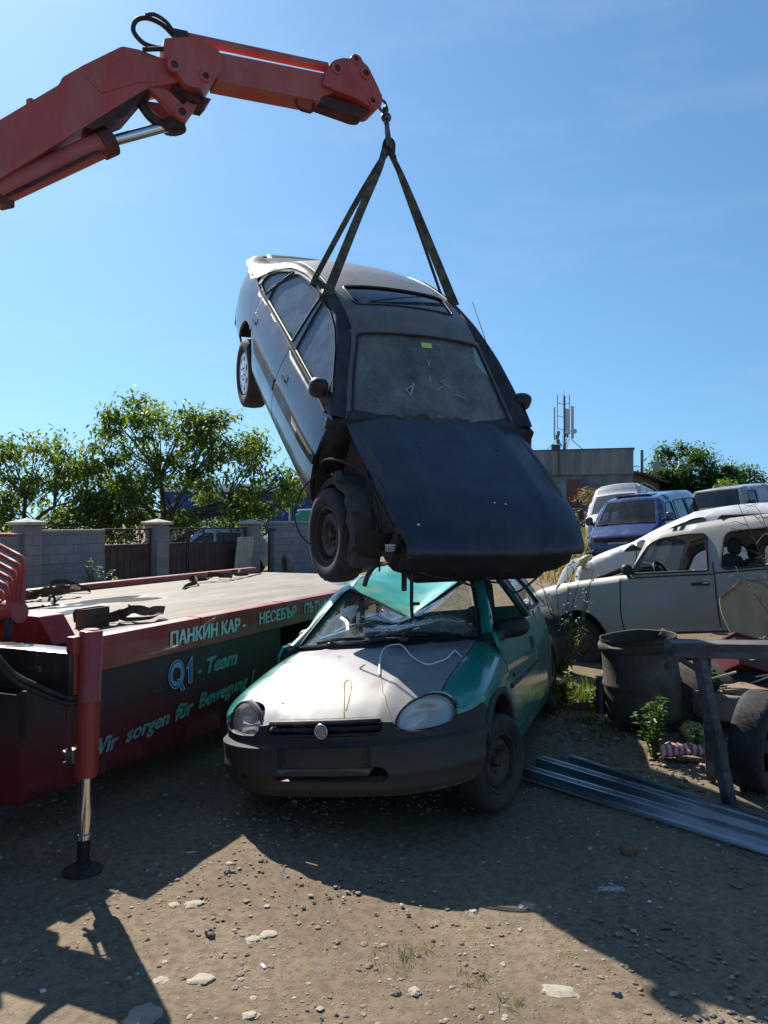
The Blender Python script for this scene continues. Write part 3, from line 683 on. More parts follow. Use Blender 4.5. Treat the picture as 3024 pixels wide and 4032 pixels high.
# ---------------------------------------------------------------- things beyond the wall
def _beyond():
    BLUE = M('blue_cladding', (.012, .055, .26), .5, var=.1, vscale=.3); WH = M('white_sheet_metal', (.62, .63, .64), .5, var=.08, dirt=(.4, .38, .34), dirt_amt=.3)
    b = thing('warehouse', 'long blue warehouse with a pale roof edge beyond the trees', 'building', (-9.0, 47, 0), (0, 0, radians(4)))
    mb = MB(); mb.box((4, 4, 1.75), (17, 8, 3.5)); mb.build('wall', BLUE, b)
    mb = MB(); mb.box((4, 3.9, 3.62), (17.4, 8.6, .22), None, .02); mb.box((4, 4, 3.9), (17.2, 7.0, .35), None, .03); mb.build('roof', WH, b)
    mb = MB(); mb.box((8.6, -.04, 1.7), (.12, .06, 3.4)); mb.box((3.2, -.04, 1.7), (.12, .06, 3.4)); mb.build('downpipe', WH, b)
    b2 = thing('blue_canopy', 'bright blue metal canopy beside the warehouse, behind the hanging car', 'canopy', (-1.6, 43, 0), (0, 0, radians(2)))
    mb = MB(); mb.box((1.2, 0, 3.55), (5.4, 4.5, .35), Euler((0, radians(3), 0)), .03); mb.build('canopy_roof', M('bright_blue_sheet', (.03, .17, .48), .45, var=.1), b2)
    mb = MB(); mb.box((1.2, 2.2, 1.7), (5.0, .2, 3.4)); mb.build('rear_wall', BLUE, b2)
    for x in (-1.2, 3.7):
        mb = MB(); mb.tube([V((x, -2.1, 0)), V((x, -2.1, 3.5))], .07, 8); mb.build('post', WH, b2)
    # green van top and advertising board showing over the wall
    v = thing('green_delivery_van', 'green van with a pale roof showing over the block wall', 'van', (-2.25, 30, 0), (0, 0, radians(8)))
    mb = MB(); rows = [[V((x, y * k, z)) for x, k, z in ((-1.25, 1, .35), (-1.3, 1, 1.3), (-1.2, .97, 1.95), (-.95, .9, 2.10), (.8, .9, 2.16), (1.2, .97, 2.0), (1.3, 1, 1.3), (1.3, 1, .35))] for y in (-.9, -.3, .3, .9)]; mb.grid(rows)
    for y in (-.9, .9): mb.f(mb.vs([V((x, y * k, z)) for x, k, z in ((-1.25, 1, .35), (-1.3, 1, 1.3), (-1.2, .97, 1.95), (-.95, .9, 2.10), (.8, .9, 2.16), (1.2, .97, 2.0), (1.3, 1, 1.3), (1.3, 1, .35))]))
    mb.build('body', M('green_van_paint', (.01, .20, .16), .35, coat=.5), v)
    mb = MB(); mb.box((-.1, 0, 2.16), (2.0, 1.6, .07), Euler((0, radians(-2), 0)), .02); mb.build('roof_cover', M('pale_green_cover', (.45, .58, .52), .5), v)
    mb = MB()
    for y in (-.905, .905): mb.box((.3, y, 1.6), (1.2, .01, .4), None, .003)
    mb.build('window', GLASS_DARK, v)
    sg = thing('advertising_board', 'yellow and grey board lettered MORS above the tall block wall', 'sign', (-.98, 29.2, 0), (0, 0, radians(5)))
    mb = MB(); mb.box((0, 0, 1.78), (1.5, .05, .72), None, .005); mb.build('board', M('pale_grey_board', (.46, .48, .47), .6, var=.05), sg)
    mb = MB(); mb.box((.05, -.028, 1.84), (1.38, .006, .40)); mb.build('yellow_panel', M('yellow_panel', (.62, .55, .16), .6, var=.05), sg)
    mb = MB(); text_mb(mb, 'MORS', .20, lambda x, y: V((-.22 + x, -.034, 1.75 + y)), 0, 0, .95, 1.0, .012); mb.build('lettering', TRIM, sg)
    mb = MB(); mb.lathe([(0, .002), (.11, .002), (.115, 0)], 20, Matrix.Translation((-.42, -.034, 1.85)) @ Euler((pi / 2, 0, 0)).to_matrix().to_4x4()); mb.build('round_logo', M('red_blue_logo', (.30, .03, .06), .5, var=.3), sg)
    mb = MB(); mb.lathe([(0, .004), (.06, .004)], 16, Matrix.Translation((-.42, -.035, 1.88)) @ Euler((pi / 2, 0, 0)).to_matrix().to_4x4()); mb.build('logo_centre', M('dark_blue_logo', (.02, .04, .16), .5), sg)
    for x in (-.6, .6):
        mb = MB(); mb.tube([V((x, .05, 0)), V((x, .05, 1.6))], .035, 8); mb.build('post', STEEL, sg)
    # concrete building on the right
    bx, by = 15.9, 49.0; gzb = gz(16, 49)
    th = atan2(1.62, -6.1) # facade runs left and away
    CON = None
    t = NT('stained_cement_panels'); b_ = t.b; xyz = t.n('SeparateXYZ'); t.l(t.co(), xyz.inputs[0])
    base = t.ramp(t.noise(.9, 7, .65, (1, 1, .3)), .34, .68, (.135, .135, .13, 1), (.30, .285, .255, 1))
    sn = t.math('ABSOLUTE', t.math('SUBTRACT', t.math('FRACT', t.math('MULTIPLY', xyz.outputs[0], 1 / .62), 0), .5), 0); ln = t.ramp(sn, .44, .48); base = t.mix(t.math('MULTIPLY', ln, .5), base, (.36, .34, .30, 1)); t.l(base, b_.inputs['Base Color']); b_.inputs['Roughness'].default_value = .9; CON = t.m
    B = thing('concrete_building', 'weathered concrete building with stained parapet panels behind the vans', 'building', (bx, by, gzb), (0, 0, atan2(1.75, -6.1) + pi))
    # local x: right corner at 0, facade towards -x ; +y behind
    mb = MB(); mb.box((-7, 5, 1.75), (14, 10, 3.5)); mb.build('wall', M('patched_cement_render', (.17, .165, .155), .95, var=.25, vscale=1.2, dirt=(.26, .245, .225), dirt_amt=.45, dirt_scale=1.2, bump=.3), B)
    mb = MB(); mb.box((-7.02, 4.9, 4.32), (14.1, 10.1, 1.62)); mb.build('parapet', CON, B)
    mb = MB(); mb.box((-7.02, 4.9, 5.16), (14.25, 10.25, .06)); mb.build('parapet_cap', M('dark_flashing', (.06, .06, .06), .6), B)
    mb = MB(); mb.box((-4.62, -.16, 4.3), (.07, .07, 1.7)); mb.build('rusty_pipe', RUST, B)
    mb = MB(); mb.box((-6.1, -.05, 1.48), (3.9, .08, 2.95)); 
    for k in range(33): mb.box((-8.0 + k * .12, -.10, 1.48), (.05, .03, 2.9))
    mb.build('corrugated_door', M('grey_corrugated_door', (.26, .28, .29), .6, var=.1, dirt=(.2, .17, .14), dirt_amt=.3), B)
    mb = MB(); mb.box((-5.3, -.14, 2.35), (.95, .02, .42)); mb.build('white_sign', WHITE, B)
    mb = MB(); mb.box((-3.72, -.06, 1.62), (.62, .14, 3.2)); mb.build('brick_pier', block_mat('red_brick', (.22, .075, .045), (.27, .10, .06), (.20, .17, .14), .24, .075), B)
    mb = MB(); mb.box((-3.05, -.04, 1.62), (.66, .10, 3.2)); mb.build('render_patch', M('dark_cement_patch', (.12, .12, .115), .95, var=.2), B)
    # roof mast
    tB = Matrix.Translation((bx, by, gzb)) @ Matrix.Rotation(atan2(1.75, -6.1) + pi, 4, 'Z')
    mp_ = tB @ V((-4.35, 1.6, 5.1))
    A = thing('phone_mast', 'mobile phone mast with white panel antennas on the concrete roof', 'mast', mp_); A.scale = (.58, .58, .72)
    GAL = M('galvanised_steel', (.17, .18, .19), .5, .6, var=.15)
    mb = MB(); mb.tube([V((0, 0, 0)), V((0, 0, 5.4))], .10, 10); mb.tube([V((0, 0, 5.4)), V((0, 0, 5.9))], .02, 6); mb.tube([V((.12, 0, .4)), V((.12, .0, 5.3))], .035, 6); mb.build('pole', GAL, A)
    for x in (-.78, .62):
        mb = MB(); mb.tube([V((x, 0, 2.2)), V((x, 0, 5.5))], .045, 6); 
        for z in (2.3, 3.5, 4.7): mb.tube([V((x, 0, z)), V((0, 0, z - .15))], .03, 6)
        mb.build('side_pole', GAL, A)
    PA = M('white_antenna_panel', (.50, .52, .52), .5, var=.06)
    for x, z0, z1, w_ in ((-1.18, 1.2, 4.3, .22), (.92, 1.35, 4.4, .34), (.32, 2.0, 4.15, .42)):
        mb = MB(); mb.box((x, -.15, (z0 + z1) / 2), (w_, .16, z1 - z0), None, .05); mb.build('antenna_panel', PA, A)
    mb = MB(); mb.lathe([(0, .12), (.2, .1), (.24, 0)], 16, Matrix.Translation((1.22, -.1, 2.05)) @ Euler((pi / 2, 0, 0)).to_matrix().to_4x4()); mb.build('dish', PA, A)
    mb = MB(); mb.box((-1.0, 0, .42), (1.0, .6, .75), None, .04); mb.build('equipment_box', M('grey_equipment_box', (.05, .052, .055), .5), A)
    rn = random.Random(4)
    for x, z in ((-.85, 1.5), (-.75, 1.05), (.30, 1.7), (.5, 1.95), (-.7, 1.85)):
        mb = MB(); mb.box((x, -.1, z), (.34, .22, .42), Euler((0, 0, rn.uniform(-.4, .4))), .04); mb.build('radio_unit', GAL if x < 0 else PA, A)
    mb = MB()
    for k in range(12):
        a = V((rn.uniform(-1, .9), -.1, rn.uniform(1.0, 2.2))); mb.tube(spl([a, a + V((rn.uniform(-.3, .3), -.15, -.4)), V((rn.uniform(-.2, .3), -.1, .2))], 5), .02, 4)
    mb.build('cables', CABLE, A)
    for sx_ in (-1, 1):
        mb = MB(); mb.tube([V((sx_ * .75, 0, 1.35)), V((sx_ * 2.55, -.3, -.05 - .0))], .04, 6); mb.build('stay_rod', GAL, A)
    # low wing behind, satellite dish, chimney pipe
    Wg = thing('low_wing', 'low brick and plaster wing with sloping dark roof behind concrete building', 'building', (bx + .25, by + .3, gzb), (0, 0, radians(63)))
    mb = MB(); rows = [[V((x, y, z)) for x, z in ((0, 0), (0, 3.25))] for y in (0, -13)]
    mb.box((10, 2.6, 1.85), (20, 5, 3.8)); mb.build('wall', M('ochre_plaster_wall', (.24, .19, .12), .95, var=.35, vscale=1.5, dirt=(.12, .10, .08), dirt_amt=.45, dirt_scale=1.5), Wg)
    mb = MB(); mb.box((10, 2.3, 3.98), (20.6, 6.0, .14), Euler((radians(9), 0, 0))); mb.build('roof', M('dark_red_roof', (.075, .045, .045), .8, var=.2), Wg)
    for x in (1.6, 4.2, 7.0, 10.0):
        mb = MB(); mb.box((x, .08, 2.4), (1.0, .06, 1.4)); mb.build('window', DARK, Wg)
    mb = MB(); mb.tube([V((0, 0, 0)), V((0, 0, 2.7))], .11, 10); tag(mb.build('flue_pipe', GAL, None, 38, (bx + 3.6, by + 9, gzb + 3.2)), 'thin grey flue pipe standing on the low wing roof', 'pipe')
    D = thing('satellite_dish', 'round pinkish satellite dish on the low wing roof', 'satellite dish', (bx + 5.4, by + 11, gzb + 4.0)); D.scale = (.55, .55, .75)
    mb = MB(); mb.lathe([(0, .16), (.25, .14), (.45, .07), (.56, 0)], 24, Matrix.Translation((0, 0, 1.05)) @ Euler((radians(75), 0, 0)).to_matrix().to_4x4()); mb.build('reflector', M('pale_pink_dish', (.40, .32, .30), .6, var=.1), D)
    mb = MB(); mb.tube([V((0, .1, 0)), V((0, .08, 1.0))], .04, 6); mb.tube([V((0, -.15, .6)), V((0, -.5, .95))], .02, 5); mb.build('bracket', GAL, D)
_beyond()
# ---------------------------------------------------------------- dark saloon car hanging from the crane
SED = thing('saloon_car', 'dark blue four-door saloon hanging nose down from lifting straps, front bumper and wing missing', 'car', (.32, 5.604, 1.368), [radians(a) for a in (.3, 35.92, -65.88)])
SP = paint('dark_blue_saloon_paint', (.080, .090, .118), .32, .50, .6, dust=(.15, .135, .12), dust_amt=.34, low=(.10, .085, .065), low_z=.12)  # lighter than the bonnet paint: sky reflection on the sides put into the colour
SPD = paint('dusty_sheen_roof_paint', (.012, .014, .024), .34, 0, .5, dust=(.21, .175, .135), dust_amt=.70)  # thick brown dust, which also paints in the roof's glancing sun sheen
APR = M('bare_inner_panel', (.05, .055, .075), .6, .1, var=.35, vscale=5, dirt=(.105, .08, .055), dirt_amt=.55, dirt_scale=5, bump=.35, bscale=30)
LINER = M('dusty_wheel_arch_liner', (.085, .074, .062), .85, 0, var=.3, dirt=(.026, .024, .022), dirt_amt=.45, dirt_scale=6, bump=.35, bscale=30)
SGL = glass('dusty_sky_tinted_side_glass', (.16, .20, .24), .50, (.30, .38, .46), .05)  # blue-grey film is dust plus sky reflection painted into its colour
SP2 = paint('low_glare_tail_paint', (.030, .035, .050), .52, 0, .0, dust=(.12, .11, .10), dust_amt=.40); SP2.node_tree.nodes['Principled BSDF'].inputs['Specular IOR Level'].default_value = .12  # body colour darkened and dulled here to hold back the sun's glare
MOULD = M('dark_moulding', (.012, .011, .010), .45, var=.3, dirt=(.035, .028, .02), dirt_amt=.4)
FRONT = M('dark_front_end', (.010, .011, .015), .7, var=.5, vscale=6, dirt=(.035, .028, .022), dirt_amt=.35, dirt_scale=8, bump=.5, bscale=30)
SWS = glass('saloon_dirty_windscreen', (.46, .50, .49), .42, (.34, .355, .33), .05)
class Plan:
    def __init__(s, pts):
        q = spl(pts, 10); s.p = q; s.s = [0]
        for i in range(1, len(q)): s.s.append(s.s[-1] + (q[i] - q[i - 1]).length)
        s.x = [p.x for p in q]
    def sx(s, x):
        for i in range(len(s.p) - 1):
            if s.x[i] >= x >= s.x[i + 1]:
                t = (x - s.x[i]) / (s.x[i + 1] - s.x[i] + 1e-12); return s.s[i] + (s.s[i + 1] - s.s[i]) * t
        return s.s[-1]
    def at(s, t):
        t = max(0, min(s.s[-1] - 1e-6, t)); lo, hi = 0, len(s.s) - 1
        while hi - lo > 1:
            m = (lo + hi) // 2
            if s.s[m] <= t: lo = m
            else: hi = m
        k = (t - s.s[lo]) / (s.s[hi] - s.s[lo]); d = (s.p[hi] - s.p[lo]).normalized()
        # blended tangent for smooth shading
        d0 = (s.p[hi] - s.p[max(lo - 1, 0)]).normalized(); d1 = (s.p[min(hi + 1, len(s.p) - 1)] - s.p[lo]).normalized()
        dd = (d0 * (1 - k) + d1 * k).normalized()
        return s.p[lo] + (s.p[hi] - s.p[lo]) * k, V((-dd.y, dd.x))
def _sedan():
    P = Plan([(-.30, .855), (-.6, .878), (-1, .886), (-2, .888), (-2.7, .876), (-3.2, .852), (-3.5, .805), (-3.66, .70), (-3.74, .50), (-3.78, .25), (-3.79, 0)])
    ins = lambda z: .05 * max(0, (.45 - z) / .2) ** 2 + .078 * max(0, (z - .6) / .32) ** 1.8 + (.007 * exp(-((z - .838) / .006) ** 2))
    def L(sg):
        def fn(s, z):
            p, n = P.at(s); q = p - V((n.x, n.y)) * ins(z) * (-1 if n.y < 0 else 1); return V((q.x, sg * q.y, z))
        return fn
    def U(sg):
        return lambda x, z: V((x, sg * (.805 - .49 * (z - .92) - .10 * max(0, z - 1.22) ** 1.0), z))
    ref = lambda p: V((p.x * .9 - .15, 0, .55))
    sx = lambda pts: [(P.sx(x), z) for x, z in pts]
    arch = [( -2.70 + .365 * cos(t), .27 + .365 * sin(t)) for t in [radians(a) for a in range(0, 181, 12)]]
    C2 = [(-.471, .916), (-.731, 1.064), (-.832, 1.122), (-1.012, 1.218), (-1.196, 1.283), (-1.426, 1.318), (-1.651, 1.325), (-2.054, 1.322), (-2.332, 1.292), (-2.661, 1.174), (-2.847, 1.061), (-2.90, .985), (-2.882, .949)]
    belt = [(-2.67, .935), (-2.1, .936), (-1.55, .928), (-.98, .922), (-.55, .905)]
    glasses = [rnd([(-1.475, .942), (-1.60, 1.300), (-1.372, 1.295), (-1.165, 1.256), (-.982, 1.192), (-.746, 1.068), (-.60, .935), (-1.0, .936)], [.02, .03, .05, .05, .05, .05, .03, .0]),
               rnd([(-2.464, .953), (-2.515, 1.084), (-2.283, 1.272), (-2.027, 1.300), (-1.672, 1.302), (-1.606, .950)], [.02, .03, .06, .04, .03, .02]),
               rnd([(-2.60, .955), (-2.82, .972), (-2.79, 1.066), (-2.63, 1.160), (-2.37, 1.255)], [.02, .05, .06, .04, .02])]
    zt = .93
    for sg in (-1, 1):
        f, u = L(sg), U(sg)
        fd = sx([(-.445, .905), (-.44, .826), (-.437, .685), (-.45, .59), (-.435, .48), (-.425, .30), (-.44, .255), (-1.54, .245), (-1.553, .5), (-1.553, .928), (-.98, .922), (-.55, .905)])
        mb = MB(); mb.patch(fd, f, .06, rim=.02, ref=ref); d1 = mb.build('door', SP, SED)
        rd = sx([(-1.563, .928), (-1.563, .5), (-1.55, .245), (-2.30, .25)] + [p for p in arch if p[0] > -2.56 and p[1] > .30] + [(-2.56, .66), (-2.62, .80), (-2.67, .935), (-2.1, .936)])
        mb = MB(); mb.patch(rd, f, .06, rim=.02, ref=ref); d2 = mb.build('door', SP, SED)
        se = P.s[-1]
        qa = [p for p in arch if p[0] < -2.57]
        qp = sx([(-2.68, .937), (-2.63, .80), (-2.57, .66)] + qa + [(-3.07, .24)]) + [(P.sx(-3.45), .26), (P.sx(-3.62), .30), (se - .62, .32), (se - .60, .62), (se - .62, .90)] + sx([(-3.62, .915), (-3.4, .932), (-3.05, .944), (-2.9, .944)])
        mb = MB(); mb.patch(qp, f, .05, rim=.02, ref=ref); mb.build('quarter_panel', SP, SED)
        mb = MB(); mb.patch(sx([(-.44, .245), (-.44, .17), (-2.32, .17), (-2.31, .245)]), f, .08, rim=.05, ref=ref); mb.build('sill', SP, SED)
        for lst, d in (([(-.445, .617), (-.445, .545), (-1.545, .530), (-1.545, .625)], d1), ([(-1.575, .625), (-1.575, .530), (-2.30, .533), (-2.40, .625)], d2)):
            mb = MB(); mb.patch(rnd(sx(lst), .01), f, .06, rim=.02, ref=ref, off=.010); mb.build('side_moulding', MOULD, d)
        for hx, d in ((-1.42, d1), (-2.55, d2)):
            mb = MB(); o = rnd(sx([(hx + .085, .775), (hx + .10, .742), (hx + .085, .712), (hx - .085, .712), (hx - .10, .742), (hx - .085, .775)]), .012)
            mb.patch(o, f, .03, rim=.03, ref=ref, off=.004, mi=0)
            o2 = rnd(sx([(hx + .075, .735), (hx + .075, .716), (hx - .03, .716), (hx - .03, .735)]), .006); mb.patch(o2, f, .02, rim=.004, ref=ref, off=.009, mi=1)
            mb.build('handle', [SP, BLACK], d)
        mb = MB(); mb.patch(C2 + belt, u, .05, glasses, rim=.015, ref=ref); mb.build('window_frame', SP, SED)
        # rubber window surround and chrome belt strip
        mb = MB()
        for g in glasses:
            g2 = [(x, z) for x, z in g]; pts = [u(*p) + V((0, sg * .004, 0)) for p in resamp(g2, .05)]; mb.tube(pts + [pts[0]], .008, 6, cap=False)
        pts = [u(x, z - .004) + V((0, sg * .006, 0)) for x, z in [(-2.88, .95)] + belt]; mb.tube(pts, .011, 6)
        mb.build('window_seal', TRIM, SED)
        for g in glasses:
            mb = MB(); mb.patch(g, u, .09, rim=0, ref=ref, off=-.008); mb.build('side_window', SGL if sg < 0 else GLASS, SED)
        # black sail and door mirror
    # ---- roof skin
    KU = list(range(12))
    cx = [-.483, -.80, -1.116, -1.38, -1.70, -2.05, -2.45, -2.80, -3.12, -3.40, -3.55, -3.70]
    cy = [.686, .612, .535, .535, .54, .535, .525, .515, .54, .58, .60, .60]
    cz = [.885, 1.075, 1.267, 1.338, 1.364, 1.350, 1.297, 1.207, 1.09, .995, .985, .96]
    bx = [.075, .06, .035, .01, 0, 0, -.02, -.05, -.06, -.07, -.07, -.07]; bz = [.02, .045, .05, .05, .05, .05, .05, .05, .04, .025, .02, .02]
    ex = [-.47, -.832, -1.10, -1.40, -1.70, -2.054, -2.40, -2.80, -3.05, -3.40, -3.55, -3.70]
    ey = [.807, .706, .642, .609, .607, .606, .632, .722, .79, .785, .765, .69]
    ez = [.912, 1.124, 1.252, 1.320, 1.327, 1.324, 1.275, 1.095, .948, .937, .93, .918]
    def T(uu, v):
        k = 1 - abs(v) ** 2.3
        return V((itp(uu, KU, cx) + itp(uu, KU, bx) * k, itp(uu, KU, cy) * v, itp(uu, KU, cz) + itp(uu, KU, bz) * k))
    refT = lambda p: V((p.x * .9 - .1, 0, .5))
    def band(mb, u0, u1, sg, nu=30):
        rows = []
        for i in range(nu + 1):
            uu = u0 + (u1 - u0) * i / nu; a = V((itp(uu, KU, ex), sg * itp(uu, KU, ey), itp(uu, KU, ez))); b = V((itp(uu, KU, cx), sg * itp(uu, KU, cy), itp(uu, KU, cz)))
            out = V((0, sg * .7, .7)); rows.append([a.lerp(b, t) + out * (.055 * sin(pi * t) * (1 if uu < 7.2 else .6) * (b - a).length / .15 * .5) for t in (0, .12, .3, .5, .7, .88, 1)])
        mb.grid(rows)
    for sg in (-1, 1):
        mb = MB(); band(mb, 0, 11, sg, 48); mb.build('roof_pillar', SP2, SED, 60)
    sun = rnd([(3.15, -.78), (4.12, -.80), (4.12, .80), (3.15, .78)], .12)
    ws = rnd([(.06, -.945), (1.93, -.93), (1.93, .93), (.06, .945)], .10)
    rw = rnd([(7.0, -.86), (9.0, -.88), (9.0, .88), (7.0, .86)], .2)
    mb = MB(); mb.patch([(0, -1), (10, -1), (10, 1), (0, 1)], T, .16, [sun, ws, rw], .012, refT); mb.build('roof', SPD, SED, 60)
    mb = MB(); mb.patch(ws, T, .2, rim=0, ref=refT, off=-.010); wsc = mb.build('windscreen', SWS, SED)
    mb = MB(); pts = [T(*p) + V((.004, 0, .004)) for p in resamp(ws, .06)]; mb.tube(pts + [pts[0]], .009, 6, cap=False); mb.build('windscreen_seal', TRIM, wsc)
    mb = MB(); c = T(1.72, .02)
    mb.patch([(1.66, -.03), (1.78, -.03), (1.78, .13), (1.66, .13)], T, .05, rim=0, ref=refT, off=-.006); mb.build('sticker', M('yellow_green_sticker', (.62, .66, .18), .6), wsc)
    # torn wisps and chips stuck to the windscreen
    mb = MB(); r_ = random.Random(4)
    for uu, v, a, ln in ((.55, -.27, 2.2, .10), (.72, -.34, .6, .09), (.60, -.30, 1.2, .12), (.95, .12, .2, .06), (.92, -.02, 1.5, .05), (1.25, -.0, 1.4, .05), (.8, .25, 2.6, .09), (.62, .42, 2.9, .14)):
        base = T(uu, v); ax = (T(uu + .05, v) - base).normalized(); ay = (T(uu, v + .05) - base).normalized()
        d = (ax * sin(a) + ay * cos(a)); n_ = ay.cross(ax).normalized(); 
        if n_.z < 0: n_ = -n_
        mb.tube([base + n_ * .004, base + d * ln * .5 + n_ * .010, base + d * ln + n_ * .003], [.003, .007, .001], 5, flat=.2)
    mb.build('torn_film', M('pale_torn_film', (.42, .42, .37), .5), wsc)
    mb = MB(); mb.patch(sun, T, .2, rim=0, ref=refT, off=-.006); sr = mb.build('sunroof', glass('sunroof_glass', (.06, .08, .10), .10, (.10, .10, .11), .05), SED)
    mb = MB(); pts = [T(*p) + V((0, 0, .003)) for p in resamp(sun, .06)]; mb.tube(pts + [pts[0]], .009, 6, cap=False); mb.build('sunroof_seal', TRIM, sr)
    mb = MB(); mb.patch(rw, T, .2, rim=0, ref=refT, off=-.008); mb.build('rear_window', GLASS_DARK, SED)
    # roof ditch lines
    mb = MB()
    for sg in (-1, 1):
        mb.tube([T(2.1 + 4.6 * i / 24, sg * .985) + V((0, 0, .002)) for i in range(25)], .007, 6)
    mb.build('roof_rail_trim', TRIM, SED)
    # ---- boot lid and tail
    def BT(x, y):
        k = 1 - (abs(y) / .75) ** 2.5
        return V((x, y, .955 + .05 * k - .9 * max(0, -3.66 - x) ** 1.6))
    mb = MB(); mb.patch(rnd([(-3.36, -.60), (-3.78, -.52), (-3.82, 0), (-3.78, .52), (-3.36, .60), (-3.44, .3), (-3.46, 0), (-3.44, -.3)], .05), BT, .07, rim=.02, ref=V((-3.4, 0, .4))); bl = mb.build('boot_lid', SP2, SED)
    f = L(1)
    def TF(y, z): return V((-3.80 + .07 * (abs(y) / .62) ** 3 + .05 * max(0, .55 - z) - .10 * max(0, z - .8), y, z))
    mb = MB(); mb.patch(rnd([(-.64, .55), (.64, .55), (.60, .94), (-.60, .94)], .04), TF, .08, rim=.03, ref=V((-3, 0, .6))); mb.build('tail_panel', SP2, SED)
    for sg in (-1, 1):
        mb = MB(); mb.patch(rnd([(sg * .44, .70), (sg * .66, .70), (sg * .66, .88), (sg * .44, .88)], .02), TF, .05, rim=.02, ref=V((-3, 0, .6)), off=.012); mb.build('tail_light', M('red_tail_light', (.35, .012, .012), .15, coat=.8), SED)
    mb = MB(); rows = []
    for k in range(25):
        t = -1 + 2 * k / 24; y = .80 * t; x = -3.52 - .32 * (1 - abs(t) ** 4)
        rows.append([V((x + .03, y, .56)), V((x, y, .54)), V((x - .02, y, .44)), V((x, y, .30)), V((x + .06, y * .97, .26))])
    mb.grid(rows); mb.build('rear_bumper', SP2, SED)
    # ---- bonnet
    def HZ(x): return itp(x, [-.5, -.2, .1, .4, .58, .66, .72, .76, .785, .80], [.895, .875, .848, .812, .778, .752, .718, .682, .648, .60])
    def Hd(x, y): return V((x, y, HZ(x - .05 * (1 - (y / .66) ** 2)) + .05 * (1 - min(1, abs(y) / .68) ** 2.2) * (1 - .5 * smooth(.3, .75, x)) + .012 * exp(-((abs(y) - .40 - .1 * (.7 - x) * .4) / .05) ** 2)))
    SPH = paint('dark_blue_bonnet_paint', (.011, .016, .034), .46, 0, .22, dust=(.085, .08, .08), dust_amt=.34, scratch=True)
    prof = spl([V(p) for p in ((-.43, .895), (-.2, .875), (.1, .848), (.4, .812), (.56, .782), (.64, .757), (.70, .728), (.732, .703), (.742, .678), (.736, .655))], 5)
    def HB_(i, v):
        p = prof[i]; k = i / (len(prof) - 1); W = itp(p.x, [-.43, -.2, .2, .5, .66, .75], [.695, .70, .688, .664, .640, .63]) if k < .90 else .63; a = abs(v); y = v * W
        zc = .05 * (1 - a ** 2.2) * (1 - .6 * smooth(.3, .74, p.x)) + .012 * exp(-((a - .62) / .07) ** 2) * smooth(.75, .3, p.x)
        x = p.x + (.055 * (1 - a ** 2.2) * smooth(.1, .7, p.x)) - (.016 * a ** 8 * smooth(.4, .74, p.x)) + (.03 * (1 - a * a) * smooth(-.1, -.43, p.x) * -0.2)
        return V((x, y, p.y + zc - .02 * a ** 10 + .003 * noise.noise(V((x * 5, y * 5, 0)))))
    mb = MB(); mb.grid([[HB_(i, -1 + 2 * j / 30) for j in range(31)] for i in range(len(prof))])
    for sg in (-1, 1): mb.grid([[HB_(i, sg), HB_(i, sg) + V((0, -sg * .006, -.022))] for i in range(len(prof))])
    bo = mb.build('bonnet', SPH, SED, 60)
    mb = MB(); mb.lathe([(0, .001), (.011, .001)], 10, Matrix.Translation(Hd(-.10, -.29)) @ Euler((-.05, .09, 0)).to_matrix().to_4x4()); mb.build('bonnet_hole', TRIM, bo); mb = MB(); mb.lathe([(0, .001), (.011, .001)], 10, Matrix.Translation(Hd(-.11, .31)) @ Euler((.05, .09, 0)).to_matrix().to_4x4()); mb.build('bonnet_hole', TRIM, bo)
    mb = MB(); r_ = random.Random(9)
    for (x, y) in ((.60, -.55), (.47, .10), (.46, .02)):
        c = Hd(x, y) + V((0, 0, .004)); k = r_.uniform(.006, .010) * (1.6 if y == -.55 else 1); mb.f(mb.vs([c + V((cos(t) * k * r_.uniform(.5, 1.3), sin(t) * k * r_.uniform(.5, 1.3), -.2 * cos(t) * k)) for t in (0, 1.2, 2.4, 3.6, 4.8)]))
    mb.build('bird_dropping', WHITE, bo)
    # ---- cowl between screen and bonnet: black scuttle with debris
    mb = MB(); rows = []; r_ = random.Random(3)
    for i in range(41):
        y = -.70 + 1.40 * i / 40; x0 = -.41 - .04 * (abs(y) / .6) ** 2; k = 1 - (y / .7) ** 2
        rows.append([V((x0 + .02, y, .87 + .045 * k)), V((x0 - .01, y, .885 + .055 * k + r_.uniform(-.005, .008))), V((x0 - .05, y, .885 + .05 * k + r_.uniform(-.006, .012))), V((x0 - .10, y, .90 + .05 * k + r_.uniform(0, .006))), V((x0 - .13, y, .93 + .04 * k))])
    mb.grid(rows); mb.build('scuttle', M('dirty_scuttle', (.03, .026, .022), .9, dirt=(.13, .095, .06), dirt_amt=.5, dirt_scale=9, bump=.8, bscale=45), SED)
    # ---- exposed engine bay sides, wheel arch, front
    for sg in (-1, 1):
        ap = rnd([(-.44, .30), (-.44, .885), (-.1, .862), (.3, .82), (.60, .755), (.66, .62), (.60, .44), (.42, .40), (.36, .52), (.22, .60), (-.05, .63), (-.3, .56), (-.40, .42)], .03)
        wob = lambda x, z, sg=sg: V((x, sg * (.615 + .03 * sin(x * 9) * smooth(.3, .6, z) + .02 * (z > .80)), z))
        hls = [ell(-.27, .77, .022, .055, 12, .5), ell(-.08, .71, .045, .03, 12, .6), ell(-.16, .70, .02, .03, 10)]
        mb = MB(); mb.patch(ap, wob, .06, hls, .03, lambda p: V((p.x, 0, p.z))); 
        mb.tube([V((-.42, sg * .635, .865)), V((.1, sg * .64, .835)), V((.42, sg * .625, .775)), V((.58, sg * .60, .715))], [.03, .03, .026, .02], 8)
        mb.build('inner_wing', APR, SED)
        mb = MB(); rows = []
